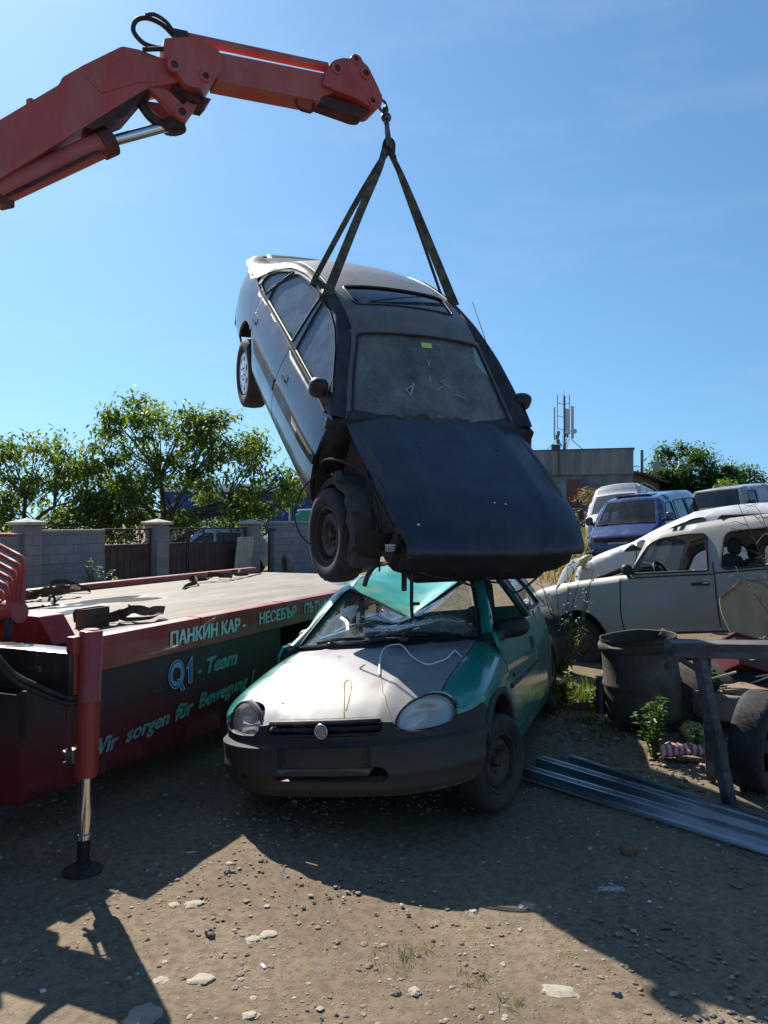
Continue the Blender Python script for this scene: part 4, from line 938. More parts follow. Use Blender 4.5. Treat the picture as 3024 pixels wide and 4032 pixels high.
        for k in range(29):
            t = radians(8 + 168 * k / 28); row = []
            rag = .035 * noise.noise(V((k * .35, sg, 0)))
            for j, yy in enumerate((.60, .66, .72, .78, .80 + rag)): row.append(V((-.03 + (.415 - .02 * j * (j > 3)) * cos(t) , sg * yy, .24 + (.42 - .004 * j * j) * sin(t))))
            rows.append(row)
        mb.grid(rows); mb.box((-.12, sg * .80, .66), (.07, .05, .05), Euler((.3, .4, 0)), .012); mb.tube([V((-.24, sg * .80, .60)), V((-.17, sg * .82, .64)), V((-.06, sg * .81, .67))], .012, 6)
        mb.build('wheel_arch_liner', LINER, SED)
        mb = MB(); mb.box((-.475, sg * .73, .58), (.07, .20, .62), None, .02); mb.box((-.60, sg * .78, .40), (.25, .10, .35), None, .02); mb.build('door_pillar', DARK, SED)
        mb = MB()   # splash shield ahead of the wheel
        rows = [[V((.42 + .03 * sin(j), sg * (.56 + .06 * j), .62 - .13 * i + .01 * sin(3 * j + i))) + V((-.02 * i * i, 0, 0)) for j in range(5)] for i in range(4)]
        mb.grid(rows); mb.build('splash_shield', FRONT, SED)
    mb = MB()   # slam panel, headlight pockets, crossmember
    def FP(y, z): return V((.70 - .10 * (abs(y) / .62) ** 3 + .02 * sin(9 * z), y, z))
    pk = [rnd([(s_ * .34, .60), (s_ * .585, .60), (s_ * .585, .70), (s_ * .34, .715)], .02) for s_ in (-1, 1)]
    mb.patch(rnd([(-.64, .47), (-.3, .45), (0, .455), (.3, .45), (.62, .47), (.645, .60), (.63, .70), (.3, .71), (-.3, .71), (-.63, .70)], .02), FP, .06, pk + [rnd([(-.24, .56), (.24, .56), (.24, .69), (-.24, .69)], .02)], .12, V((0, 0, .6)))
    rows = []
    for k in range(25):
        y = -.63 + 1.26 * k / 24; e = abs(y) / .63; x = .735 - .09 * e ** 3; rows.append([V((x - .12, y, .69 - .02 * e)), V((x - .015, y, .66 - .02 * e)), V((x - .005, y, .60)), V((x + .005 + .012 * noise.noise(V((y * 6, 0, 0))), y, .52 + .01 * sin(y * 17))), V((x - .03, y, .455 + .02 * noise.noise(V((y * 5, 3, 0))))), V((x - .14, y, .43))])
    mb.grid(rows)
    mb.build('front_panel', FRONT, SED)
    mb = MB(); mb.box((.30, 0, .52), (.66, 1.0, .36), None, .06); mb.box((.0, 0, .32), (.5, 1.2, .12), None, .04)
    mb.build('engine', FRONT, SED)
    mb = MB(); mb.box((-1.45, 0, .27), (2.3, 1.60, .16), None, .04); mb.box((-3.05, 0, .40), (1.2, 1.35, .3), None, .06); mb.box((-2.7, 0, .22), (.14, 1.35, .1)); mb.tube([V((-.2, .2, .2)), V((-2.0, .2, .18)), V((-3.6, .45, .22))], .03, 8)
    for sg in (-1, 1):
        rows = [[V((-2.70 + .40 * cos(t), sg * yy, .27 + .40 * sin(t))) for yy in (.55, .70, .85)] for t in [radians(10 + 160 * k / 14) for k in range(15)]]; mb.grid(rows)
    mb.build('underbody', DARK, SED)
    # ---- cabin
    mb = MB(); mb.box((-.62, 0, .84), (.36, 1.36, .18), None, .05); mb.box((-.50, 0, .55), (.06, 1.40, .6)); mb.build('dashboard', INTERIOR, SED); mb = MB(); mb.box((-3.0, 0, .80), (.30, 1.3, .28), None, .04); mb.build('parcel_shelf', INTERIOR, SED)
    for y in (-.36, .36): seat(SED, (-1.45, y, .50), INTERIOR)
    mb = MB(); blob(mb, (-2.25, 0, .50), (.5, 1.3, .18), 18, 8, 4); blob(mb, (-2.62, 0, .80), (.16, 1.3, .62), 18, 8, 4); mb.build('rear_seat', INTERIOR, SED)
    steering(SED, (-.95, .36, .88))
    mb = MB(); blob(mb, (-1.13, .02, 1.235), (.03, .24, .065), 12, 8, 3.5); mb.tube([V((-1.13, .02, 1.25)), V((-1.10, .02, 1.30))], .012, 6); mb.build('interior_mirror', BLACK, SED)
    mb = MB(); rows = [[V((x, y, itp(x, [-2.6, -1.9, -1.35], [1.235, 1.31, 1.29]) - .05 * (abs(y) / .5) ** 2)) for y in (-.5, -.25, 0, .25, .5)] for x in (-2.6, -2.2, -1.9, -1.6, -1.35)]
    def HL(x, y): return V((x, y, itp(x, [-2.7, -1.9, -1.3], [1.22, 1.335, 1.30]) - .06 * (abs(y) / .5) ** 2))
    mb.patch([(-2.7, -.5), (-1.3, -.5), (-1.3, .5), (-2.7, .5)], HL, .12, [rnd([(-1.95, -.40), (-1.42, -.40), (-1.42, .40), (-1.95, .40)], .05)], 0, V((-2, 0, .5))); mb.build('headlining', GREYFAB, SED)
    for y in (-.3, .3):
        mb = MB(); mb.box((-1.10, y, 1.21), (.14, .34, .02), Euler((0, radians(28), 0)), .008); mb.build('sun_visor', GREYFAB, SED)
    # ---- mirrors, aerial, wipers, wheels, wires
    for sg in (-1, 1):
        mb = MB(); blob(mb, (-.70, sg * (.845 if sg < 0 else .80), 1.005), (.11, .135 if sg < 0 else .18, .14), 18, 12, 2.6, 0, Euler((0, 0, sg * .25)).to_matrix().to_4x4())
        mb.tube([V((-.66, sg * .80, .95)), V((-.60, sg * .765, .92)), V((-.56, sg * .75, .90))], [.04, .035, .05], 8)
        mb.f(mb.vs([V((-.47, sg * .812, .915)), V((-.62, sg * .805, .925)), V((-.66, sg * .79, .98)), V((-.73, sg * .745, 1.075)), V((-.60, sg * .775, 1.01))]))
        mb.build('door_mirror', BLACK, SED)
    mb = MB(); mb.tube([V((-1.05, .59, 1.235)), V((-1.06, .60, 1.262))], [.012, .008], 6); mb.tube([V((-1.06, .60, 1.26)), V((-1.545, .62, 1.459))], [.003, .0025], 5); mb.build('aerial', BLACK, SED)
    wheel(SED, (-.03, -.745, .25), .318, .20, .195, -1, 'steel', rot=(radians(-2), 0, radians(3)))
    wheel(SED, (-.03, .745, .25), .318, .20, .195, 1, 'steel', rot=(0, 0, radians(3)))
    wheel(SED, (-2.69, -.765, .15), .318, .20, .195, -1, 'cap', HUBCAP, rot=(radians(3), 0, 0))
    wheel(SED, (-2.69, .765, .15), .318, .20, .195, 1, 'cap', HUBCAP)
    def wire(pts, r=.006, name='dangling_wire', m=CABLE):
        mb = MB(); mb.tube(spl([V(p) for p in pts], 6), r, 6); mb.build(name, m, SED)
    wire([(-.35, -.68, .60), (-.25, -.80, .70), (-.1, -.78, .78), (.08, -.70, .76), (.25, -.66, .68), (.38, -.66, .60)])
    wire([(-.42, -.76, .50), (-.36, -.84, .62), (-.2, -.82, .74), (.05, -.72, .80), (.3, -.67, .74), (.5, -.65, .70)], .008)
    wire([(-.02, -.70, .82), (.06, -.68, .78), (.2, -.66, .60), (.3, -.68, .45), (.36, -.70, .30)])
    wire([(-.36, -.86, .52), (-.40, -.92, .36), (-.34, -.96, .20), (-.20, -.95, .14), (-.10, -.90, .12)], .006)
    wire([(.30, -.66, .62), (.42, -.68, .50), (.46, -.64, .36), (.40, -.60, .28)])
    R = Euler([radians(a) for a in (.3, 35.92, -65.88)]).to_matrix(); dn = R.transposed() @ V((0, 0, -1)); rt = R.transposed() @ V((1, 0, 0))
    a = V((.66, -.53, .48)); wire([a, a + dn * .10, a + dn * .20, a + dn * .27 + rt * .01, a + dn * .27 + rt * .07], .012, 'hanging_bracket'); wire([a + dn * .19, a + dn * .19 + rt * .05], .010, 'hanging_bracket')
    b = V((.66, -.58, .48)); wire([b, b + dn * .05, b + dn * .11], .018, 'hanging_bracket', DARK)
    c = V((.66, -.80, .42)); wire([V((.55, -.72, .46)), V((.60, -.78, .42)), V((.60, -.80, .40)) + dn * .05], .016, 'hanging_bracket', DARK)
    d = V((.68, -.50, .50)); wire([d, d + rt * .10 + dn * .03, d + rt * .20 + dn * .045, d + rt * .34 + dn * .09], .007)
    e_ = V((.70, -.02, .47)); wire([e_, e_ + dn * .04 + rt * .02, e_ + dn * .05 + rt * .08, e_ + dn * .09 + rt * .14, e_ + dn * .11 + rt * .18, e_ + dn * .07 + rt * .25, e_ + dn * .03 + rt * .30, e_ + rt * .33], .007)
    # yard number tag
    mb = MB(); o = V((.50, -.655, .52)); rt2 = (rt - V((0, 0, 0))).normalized(); up2 = -dn
    nrm = rt2.cross(up2); 
    if nrm.dot(V((1, -.5, .6))) < 0: nrm = -nrm
    F = lambda x, y, k=0: o + rt2 * x + up2 * y + nrm * (.02 + k)
    mb.f(mb.vs([F(0, 0), F(.055, 0), F(.055, .028), F(0, .028)]), 0); mb.f(mb.vs([F(-.003, .032), F(.058, .032), F(.058, .042), F(-.003, .042)]), 0)
    text_mb(mb, '1033', .018, lambda x, y: F(.006 + x, .005 + y, .002), 1, width=.043); mb.build('number_tag', [WHITE, TRIM], SED)
_sedan()
# ---------------------------------------------------------------- crushed green hatchback under the saloon
HAT = thing('hatchback_car', 'turquoise green hatchback with silver bonnet, crushed roof and shattered windscreen on the dirt', 'car', (-.04, 4.659, -.012), [radians(a) for a in (6.51, -1.84, -109.21)])
HP = paint('shaded_turquoise_paint', (.012, .235, .185), .28, 0, .8, dust=(.20, .20, .15), dust_amt=.27, low=(.13, .12, .075), low_z=.20)  # darker copy of the car's turquoise, shade put into the colour
HPR = paint('sunlit_turquoise_paint', (.022, .36, .29), .34, 0, .6, dust=(.42, .34, .22), dust_amt=.34)  # brighter copy of the same turquoise, sunlight on the roof put into the colour
def silver_bonnet():
    t = NT('silver_primer_bonnet'); b = t.b
    base = t.ramp(t.noise(2.5, 5, .6), .3, .75, (.19, .19, .198, 1), (.25, .25, .258, 1))
    sw = t.ramp(t.noise(3.2, 4, .55, (1, 1, 1), 4.0), .56, .66); gate = t.ramp(t.noise(1.7, 3), .5, .62)
    base = t.mix(t.math('MULTIPLY', t.math('MULTIPLY', sw, gate), .55), base, (.37, .355, .325, 1))
    d = t.ramp(t.noise(6, 7, .7), .6, .8); base = t.mix(t.math('MULTIPLY', d, .35), base, (.34, .31, .27, 1))
    t.l(base, b.inputs['Base Color']); t.l(t.ramp(t.noise(4, 4), .3, .7, (.34,) * 3 + (1,), (.52,) * 3 + (1,)), b.inputs['Roughness'])
    b.inputs['Specular IOR Level'].default_value = .4; t.bump(t.noise(3, 3), .12, .02); return t.m
HB = silver_bonnet()
def bumper_mat():
    t = NT('grey_plastic_bumper'); b = t.b
    xyz = t.n('SeparateXYZ'); t.l(t.co(), xyz.inputs[0])
    base = t.ramp(t.noise(3, 5), .3, .7, (.022, .024, .029, 1), (.034, .037, .043, 1))
    f = t.ramp(t.math('ADD', t.math('MULTIPLY', xyz.outputs[2], -1.9), t.math('ADD', 1.08, t.math('MULTIPLY', t.noise(4, 7, .7), .55))), .32, .75)
    base = t.mix(t.math('MULTIPLY', f, .8), base, (.070, .054, .036, 1)); t.l(base, b.inputs['Base Color'])
    b.inputs['Roughness'].default_value = .6; b.inputs['Specular IOR Level'].default_value = .42; t.bump(t.noise(160, 2), .15, .002); return t.m
BUM = bumper_mat()
HWS = glass('shattered_windscreen', (.90, .95, .94), .15, (.62, .68, .66), .04, cracks=True, glow=.6)
HLG = glass('headlamp_glass', (.90, .92, .90), .16, (.50, .50, .46), .05, glow=.4)
REFL = M('headlamp_reflector', (.70, .70, .67), .30, .35, var=.1, dirt=(.34, .31, .25), dirt_amt=.3)
def _hatch():
    P = Plan([(.70, 0), (.695, .2), (.668, .40), (.60, .56), (.50, .68), (.38, .752), (.25, .79), (0, .806), (-.4, .810), (-1.2, .814), (-2.2, .812), (-2.6, .782), (-2.84, .70), (-2.97, .5), (-3.02, .2), (-3.03, 0)])
    ins = lambda z: .04 * max(0, (.4 - z) / .2) ** 2 + .06 * max(0, (z - .62) / .3) ** 2
    sx = P.sx
    def sy(y):
        lo, hi = 0, sx(.1)
        for _ in range(40):
            m = (lo + hi) / 2
            if P.at(m)[0].y < y: lo = m
            else: hi = m
        return lo
    def L(s, z, ex=0):
        sg = -1 if s < 0 else 1; p, n = P.at(abs(s)); q = p + V((n.x, n.y)) * (ex - ins(z)) * (1 if n.x * p.x + n.y * p.y > 0 else -1)
        return V((q.x, sg * q.y, z))
    ref = lambda p: V((p.x * .85 - .15, 0, .5))
    refF = V((-.6, 0, .5))
    # --- bumper with stepped profile
    def bz(z): return .030 * smooth(.512, .498, z) * smooth(.20, .30, z) - .010 * exp(-((z - .505) / .006) ** 2) + .012 * exp(-((z - .36) / .02) ** 2) - .010 * exp(-((z - .30) / .010) ** 2)
    fb = lambda s, z: L(s, z, bz(z))
    half = [(sy(.15), .224), (sy(.30), .224), (sy(.51), .226), (sy(.66), .236), (sx(.42), .252), (sx(.37), .30), (sx(.372), .36), (sx(.35), .44), (sx(.305), .50), (sx(.25), .562), (sx(.25), .578), (sx(.30), .612), (sx(.32), .610), (sx(.40), .596), (sx(.495), .588), (sy(.665), .562), (sy(.61), .546), (sy(.52), .541), (sy(.43), .546), (sy(.39), .575), (sy(.385), .600), (sy(.335), .603), (sy(.325), .56), (sy(.28), .536)]
    outl = half + [(-a, b) for a, b in reversed(half)]
    intake = rnd([(-.30, .352), (-.285, .318), (.33, .312), (.352, .34), (.335, .378), (.27, .392), (.25, .345), (-.27, .345)], .015)
    fog = rnd([(-.545, .345), (-.475, .333), (-.482, .306), (-.545, .312)], .012)
    mb = MB(); mb.patch(outl, fb, .024, [intake, fog], .035, ref); bu = mb.build('bumper', BUM, HAT, 50)
    mb = MB(); mb.patch([(-.42, .29), (.42, .29), (.42, .42), (-.42, .42)], lambda s, z: L(s, z, -.07), .08, rim=0, ref=ref); mb.patch([(-.58, .29), (-.44, .29), (-.44, .36), (-.58, .36)], lambda s, z: L(s, z, -.05), .08, rim=0, ref=ref)
    mb.tube([L(.17 + .04 * cos(t), .33 + .04 * sin(t), -.03) for t in [2 * pi * k / 12 for k in range(13)]], .006, 5); mb.build('air_intake', DARK, bu)
    mb = MB()
    for yy in (-.2, .0, .2): mb.box((.705, yy, .216), (.03, .06, .012))
    # number plate frame
    PF = lambda a, z: V((.727 + .02 * 0, a, z)) + V((-.004 * (abs(a) / .26) ** 2, 0, 0))
    mb = MB(); mb.patch(rnd([(-.265, .362), (.265, .362), (.265, .492), (-.265, .492)], .012), PF, .1, rim=.02, ref=refF, mi=0)
    mb.patch(rnd([(-.262, .360), (.262, .360), (.262, .382), (-.262, .382)], .006), PF, .1, rim=.012, ref=refF, off=.008, mi=1)
    pts = [PF(*p) + V((.006, 0, 0)) for p in resamp(rnd([(-.258, .384), (.258, .384), (.258, .488), (-.258, .488)], .012), .06)]; mb.tube(pts + [pts[0]], .0035, 5, 0, cap=False)
    mb.build('number_plate_holder', [M('black_plate_holder', (.014, .014, .015), .6, dirt=(.07, .06, .045), dirt_amt=.4, dirt_scale=12), M('grey_plate_strip', (.11, .105, .10), .6)], bu)
    # --- grille and badge
    mb = MB(); mb.patch(rnd([(-.315, .612), (-.325, .560), (-.28, .532), (.28, .532), (.327, .560), (.318, .612), (.28, .624), (-.28, .624)], .012), lambda s, z: L(s, z, -.045), .06, rim=0, ref=ref)
    for z, h in ((.610, .014), (.577, .012), (.542, .012)):
        rows = []
        for k in range(25):
            y = -.315 + .63 * k / 24; p = L(y, z, .0)
            rows.append([p + V((-.035, 0, h)), p + V((-.004, 0, h * .8)), p + V((.004, 0, 0)), p + V((-.004, 0, -h * .8)), p + V((-.035, 0, -h))])
        mb.grid(rows)
    mb.build('grille', BLACK, HAT)
    mb = MB(); e0 = V((.712, 0, .569)); mt = Matrix.Translation(e0) @ Matrix(((0, 0, 1, 0), (1, 0, 0, 0), (0, 1, 0, 0), (0, 0, 0, 1)))
    ring = [mt @ V((.034 * cos(t), .034 * sin(t), 0)) for t in [2 * pi * k / 32 for k in range(33)]]; mb.tube(ring, .0055, 8)
    bolt = [(-.040, .006), (-.012, .004), (-.016, .013), (.006, .010), (.004, .013), (.018, .007), (.016, .001), (.040, -.005), (.014, -.005), (.017, -.013), (-.006, -.010), (-.003, -.013), (-.018, -.006), (-.014, .000)]
    mb.prism(bolt, lambda a, b: mt @ V((a, b, -.003)), lambda a, b: mt @ V((a, b, .005)))
    ring2 = [mt @ V((.024 * cos(t), .024 * sin(t), .0)) for t in [pi * .15 + pi * .75 * k / 12 for k in range(13)]]; mb.tube(ring2, .003, 6)
    ring2 = [mt @ V((.024 * cos(t), .024 * sin(t), .0)) for t in [pi * 1.15 + pi * .75 * k / 12 for k in range(13)]]; mb.tube(ring2, .003, 6)
    mb.lathe([(0, -.004), (.034, -.004)], 24, mt); mb.build('badge', M('chrome_badge', (.55, .55, .55), .25, .9, dirt=(.15, .13, .10), dirt_amt=.3, dirt_scale=40), HAT)
    # --- bonnet
    def hz(x): return itp(x, [-.45, -.3, 0, .3, .5, .62, .68, .72], [.915, .90, .85, .775, .70, .63, .585, .55])
    def Hs(x, y): return V((x, y, hz(x + .10 * (abs(y) / .6) ** 2) - .03 * (abs(y) / .6) ** 2.5 + .012 + .006 * exp(-((abs(y) - .33 - .25 * (-x + .2) * .3) / .03) ** 2)))
    hr = [(-.181, 0), (-.195, .15), (-.223, .279), (-.32, .492), (-.425, .600), (-.435, .615)] + spl2([(-.435, .615), (-.232, .620), (-.007, .607), (.224, .586), (.34, .577), (.398, .574), (.432, .51), (.493, .438), (.576, .399), (.640, .392), (.662, .345)], 4, False)[1:] + [(.648, .325), (.640, .30), (.655, .15), (.662, 0)]
    ho = hr + [(x, -y) for x, y in reversed(hr[1:-1])]
    mb = MB(); mb.patch(ho, Hs, .05, rim=.02, ref=V((0, 0, .2))); bo = mb.build('bonnet', HB, HAT, 50)
    mb = MB()
    for pts in ([(.645, .108), (.56, .080), (.472, .050), (.40, .02), (.358, .013), (.340, .022), (.346, .036), (.411, .068), (.506, .092), (.60, .104)], [(.29, .203), (.345, .222), (.409, .252), (.46, .268), (.495, .289), (.549, .318), (.594, .344), (.645, .368)]):
        q = [Hs(*p) + V((0, 0, .0015)) for p in spl2(pts, 5, False)]; mb.tube(q, [.0065 if 10 < i < 36 and len(pts) > 9 else .0035 for i in range(len(q))], 6, flat=.25)
    mb.build('rust_run', M('orange_rust_run', (.27, .15, .035), .6, var=.3, vscale=20), bo)
    mb = MB(); r_ = random.Random(2)
    for x, y, k in ((.13, .27, .018), (-.05, -.2, .012), (.5, -.33, .010)):
        c = Hs(x, y) + V((0, 0, .003)); mb.tube([c, c + V((.01, k * 2, .003)), c + V((.0, k * 4, 0))], [.002, .004, .001], 5, flat=.4)
    mb.build('dead_leaf', M('dry_leaf', (.16, .14, .08), .8), bo)
    # --- wings
    def F(sg):
        def fn(x, t):
            if t <= 0: return L(sg * sx(x), .62 + t)
            A = Hs(x, .578 + .04 * smooth(.4, -.2, x)) + V((0, .006 - .10 * 0, -.002)); B = L(sx(x), .62); B = V((B.x, abs(B.y), B.z))
            c1 = A + V((0, (B.y - A.y) * .62, -.01)); c2 = B + V((0, 0, (A.z - B.z) * .55)); u = 1 - t
            q = A * u ** 0 * t ** 3 + c1 * 3 * t * t * u + c2 * 3 * t * u * u + B * u ** 3
            return V((q.x, sg * q.y, q.z))
        return fn
    arch = [(.0 + .335 * cos(t), .27 + .338 * sin(t) - .62) for t in [radians(a) for a in range(22, 172, 10)]]
    for sg in (-1, 1):
        wing = [(.40, 1), (.10, 1), (-.2, 1), (-.436, 1), (-.415, .75), (-.375, .35), (-.372, .05), (-.372, -.06), (-.36, -.13), (-.335, -.22), (-.335, -.31)] + [p for p in reversed(arch)] + [(.312, -.10), (.285, -.05), (.28, -.008), (.33, -.006), (.40, -.02), (.492, -.028), (.497, .12), (.475, .42), (.445, .72), (.42, .93)]
        dent = F(sg)
        mb = MB(); mb.patch(wing, dent, .045, rim=.02, ref=lambda p: V((p.x, 0, .45))); wg = mb.build('front_wing', HP, HAT, 50)
        # plastic wheel arch lip
        mb = MB(); rows = []
        for k in range(19):
            t = radians(20 + 155 * k / 18); row = []
            for rr, ex in ((.390, .001), (.388, .012), (.365, .018), (.338, .016), (.330, .006), (.330, -.06)):
                x, z = rr * cos(t), .27 + rr * sin(t) * 1.0; x = min(x, .30 + .0) if z < .60 else x; p = F(sg)(x, z - .62) if z > .62 else L(sg * sx(x), z); row.append(p + V((0, sg * ex, 0)))
            rows.append(row)
        mb.grid(rows); mb.build('wheel_arch_lip', BUM, wg)
        # repeater
        mb = MB(); mb.patch(rnd([(sx(-.50), .655), (sx(-.53), .655), (sx(-.53), .622), (sx(-.50), .622)], .006), lambda s, z, sg=sg: L(sg * s, z), .02, rim=.008, ref=ref, off=.006)
        mb.build('side_repeater', BLACK, HAT)
    # --- headlamps
    def HF(y, z): return V((.632 - .16 * max(0, (abs(y) - .36) / .31) ** 1.6 - .42 * (z - .57) - .8 * max(0, z - .64) ** 2 * 6, y, z))
    lens = [(.389, .575), (.406, .629), (.452, .672), (.517, .699), (.568, .702), (.618, .686), (.655, .650), (.672, .600), (.664, .566), (.619, .548), (.521, .541), (.429, .546)]
    lens = spl2(lens, 4, True)
    for sg in (-1, 1):
        ol = [(sg * y, z) for y, z in lens]
        big = [(.53 + (y - .53) * 1.06, .62 + (z - .62) * 1.07) for y, z in lens]
        mb = MB(); mb.patch([(sg * y, z) for y, z in big], HF, .04, [ol], .006, refF, off=-.004); pts = [HF(*p) + V((.012, 0, 0)) for p in ol]; mb.tube(pts + [pts[0]], .0065, 6, cap=False); hl = mb.build('headlight', TRIM, HAT)
        fl = lambda y, z: HF(y, z) + V((.012 + .0012 * sin(y * 330) , 0, 0))
        mb = MB(); mb.patch(ol, fl, .012, rim=.02, ref=refF); mb.build('headlight_lens', HLG, hl)
        mb = MB(); mb.patch([(.53 * sg + (y - .53 * sg) * 1.04, .62 + (z - .62) * 1.05) for y, z in ol], lambda y, z: HF(y, z) + V((-.030 - .05 * exp(-(((abs(y) - .52) / .07) ** 2 + ((z - .615) / .04) ** 2)), 0, 0)), .016, rim=0, ref=refF)
        RB = lambda y, z: HF(y, z) + V((-.030 - .05 * exp(-(((abs(y) - .52) / .09) ** 2 + ((z - .615) / .05) ** 2)), -.012 * sg, 0)); 
        mb.box((.50, sg * .46, .60), (.004, .05, .09), Euler((0, 0, sg * -.3))); mb.lathe([(0, .05), (.012, .045), (.015, 0)], 10, Matrix.Translation((.43, sg * .53, .615)) @ Euler((0, pi / 2, 0)).to_matrix().to_4x4())
        mb.build('headlight_reflector', REFL, hl)
    # --- doors, quarter panels, sills, tail
    U = lambda sg: (lambda x, z: V((x, sg * (.778 - .42 * (z - .90)), z)))
    rarch = [(-2.443 + .335 * cos(t), .30 + .335 * sin(t)) for t in [radians(a) for a in range(0, 181, 12)]]
    for sg in (-1, 1):
        f = lambda s, z, sg=sg: L(sg * s, z)
        dr = [(sx(x), z) for x, z in [(-.385, .925), (-.352, .86), (-.378, .77), (-.384, .62), (-.378, .5), (-.345, .40), (-.345, .285), (-1.50, .285), (-1.56, .55), (-1.60, .925), (-1.0, .915)]]
        mb = MB(); mb.patch(dr, f, .055, rim=.02, ref=ref); d = mb.build('door', HP, HAT, 50)
        mb = MB(); mb.patch(rnd([(sx(-.40), .596), (sx(-.40), .568), (sx(-1.57), .575), (sx(-1.57), .603)], .008), f, .08, rim=.015, ref=ref, off=.010); mb.build('side_moulding', BLACK, d)
        mb = MB(); mb.patch(rnd([(sx(-1.375), .782), (sx(-1.50), .780), (sx(-1.505), .705), (sx(-1.36), .702)], .02), f, .03, rim=.02, ref=ref, off=.005); mb.build('handle', BLACK, d)
        q = [(sx(x), z) for x, z in [(-1.61, .925), (-1.57, .55), (-1.51, .285), (-2.06, .285)] + [p for p in reversed(rarch) if p[1] > .30][::-1][::-1][::-1] + [(-2.80, .30)]] + [(P.s[-1] - .62, .34), (P.s[-1] - .6, .75)] + [(sx(x), z) for x, z in [(-2.70, .94), (-2.35, .955), (-1.9, .94)]]
        q = [(sx(x), z) for x, z in [(-1.61, .925), (-1.57, .55), (-1.51, .285), (-2.10, .285)]] + [(sx(-2.443 + .335 * cos(t)), .30 + .335 * sin(t)) for t in [radians(a) for a in range(178, 1, -12)]] + [(sx(-2.75), .30), (P.s[-1] - .55, .32), (P.s[-1] - .53, .80), (sx(-2.72), .93), (sx(-2.35), .95), (sx(-1.9), .94)]
        mb = MB(); mb.patch(q, f, .05, rim=.02, ref=ref); qp = mb.build('quarter_panel', HP, HAT, 50)
        mb = MB(); rows = []
        for k in range(19):
            t = radians(2 + 176 * k / 18); row = []
            for rr, ex in ((.385, .001), (.383, .012), (.36, .018), (.334, .014), (.33, -.06)):
                x, z = -2.443 + rr * cos(t), .30 + rr * sin(t); p = L(sg * sx(x), z); row.append(p + V((0, sg * ex, 0)))
            rows.append(row)
        mb.grid(rows); mb.build('wheel_arch_lip', M('dusty_grey_arch_lip', (.13, .115, .10), .8, dirt=(.22, .18, .13), dirt_amt=.4), qp)
        mb = MB(); mb.patch([(sx(-.345), .278), (sx(-.335), .18), (sx(-2.08), .18), (sx(-2.1), .278)], f, .1, rim=.05, ref=ref); mb.build('sill', HP, HAT)
        # upper: window surround of the rear side window
        u = U(sg); k_ = 1 if sg > 0 else 1
        qw = rnd([(-1.72, .965), (-2.36, .975), (-2.20, 1.13), (-2.02, 1.235), (-1.50, 1.262)], .03)
        oq = [(-1.63, .925), (-1.9, .94), (-2.35, .95), (-2.72, .93), (-2.55, 1.08), (-2.32, 1.26), (-2.1, 1.31), (-1.28, 1.315)]
        mb = MB(); mb.patch(oq, u, .06, [qw], .02, lambda p: V((p.x, 0, .8))); qf = mb.build('rear_side_panel', HP, HAT, 50)
        mb = MB(); mb.patch(qw, u, .1, rim=0, ref=lambda p: V((p.x, 0, .8)), off=-.008); mb.build('rear_side_window', glass('rear_side_glass', (.55, .60, .60), .14, (.30, .31, .30), .04), qf)
        mb = MB(); pts = [u(*p) + V((0, sg * .004, 0)) for p in resamp(qw, .05)]; mb.tube(pts + [pts[0]], .010, 6, cap=False); mb.build('window_seal', TRIM, qf)
        # black B pillar
        mb = MB(); a0, a1 = u(-1.63, .92), u(-1.30, 1.30); b0, b1 = u(-1.73, .92), u(-1.46, 1.30); inn = V((0, -sg * .045, 0)); o_ = V((0, sg * .004, 0))
        mb.grid([[a0 + inn, a0 + o_, b0 + o_, b0 + inn], [(a0 + a1) / 2 + inn, (a0 + a1) / 2 + o_ * 2, (b0 + b1) / 2 + o_ * 2, (b0 + b1) / 2 + inn], [a1 + inn, a1 + o_, b1 + o_, b1 + inn]], closeu=True); mb.build('door_pillar', TRIM, HAT)
        # seat belt hanging by the pillar
        mb = MB(); p0 = u(-1.42, 1.20) - V((0, sg * .12, 0)); mb.tube([p0, p0 + V((0, 0, -.15)), p0 + V((.02, 0, -.42))], .022, 6, flat=.12); blob(mb, p0, (.05, .03, .06), 8, 6); mb.build('seat_belt', BLACK, HAT)
    # tail
    mb = MB(); fz = lambda s, z: L(s, z)
    rows = [[V((-3.0 + .02 * abs(y), y, .32)), V((-3.03, y, .45)), V((-3.02, y, .75)), V((-2.92, y, .94))] for y in (-.60, -.3, 0, .3, .60)]
    mb.grid(rows); mb.build('tailgate', HP, HAT); mb = MB(); mb.grid([[V((-2.92, y, .94)), V((-2.72, y * .93, 1.15)), V((-2.47, y * .86, 1.33))] for y in (-.60, -.3, 0, .3, .60)]); mb.build('rear_window', glass('clear_rear_glass', (.88, .92, .91), .08), HAT)
    # --- A pillars, header and crushed roof
    RA = [V(p) for p in ((-.435, -.640, .900), (-.56, -.560, 1.027), (-.70, -.484, 1.149), (-.80, -.420, 1.235), (-.86, -.386, 1.262))]
    LA = [V(p) for p in ((-.435, .640, .900), (-.54, .613, 1.053), (-.66, .576, 1.178), (-.75, .545, 1.262), (-.78, .507, 1.279))]
    def pillar(path, outer, name):
        mb = MB(); rows = []
        for a, b in zip(path, outer):
            m = (a + b) / 2 + V((.02, 0, .025)); rows.append([a + V((-.03, 0, -.03)), a, a.lerp(m, .6) + V((.004, 0, .006)), m, b.lerp(m, .5) + V((0, 0, .006)), b, b + V((-.03, 0, -.03))])
        mb.grid(rows, closeu=True); return mb.build(name, HP, HAT, 45)
    RO = [V(p) for p in ((-.40, -.735, .905), (-.62, -.665, .995), (-.80, -.650, 1.119), (-1.00, -.575, 1.246), (-1.10, -.487, 1.305))]
    LO = [V(p) for p in ((-.40, .735, .905), (-.60, .690, 1.06), (-.70, .650, 1.175), (-.80, .632, 1.267), (-.85, .612, 1.285))]
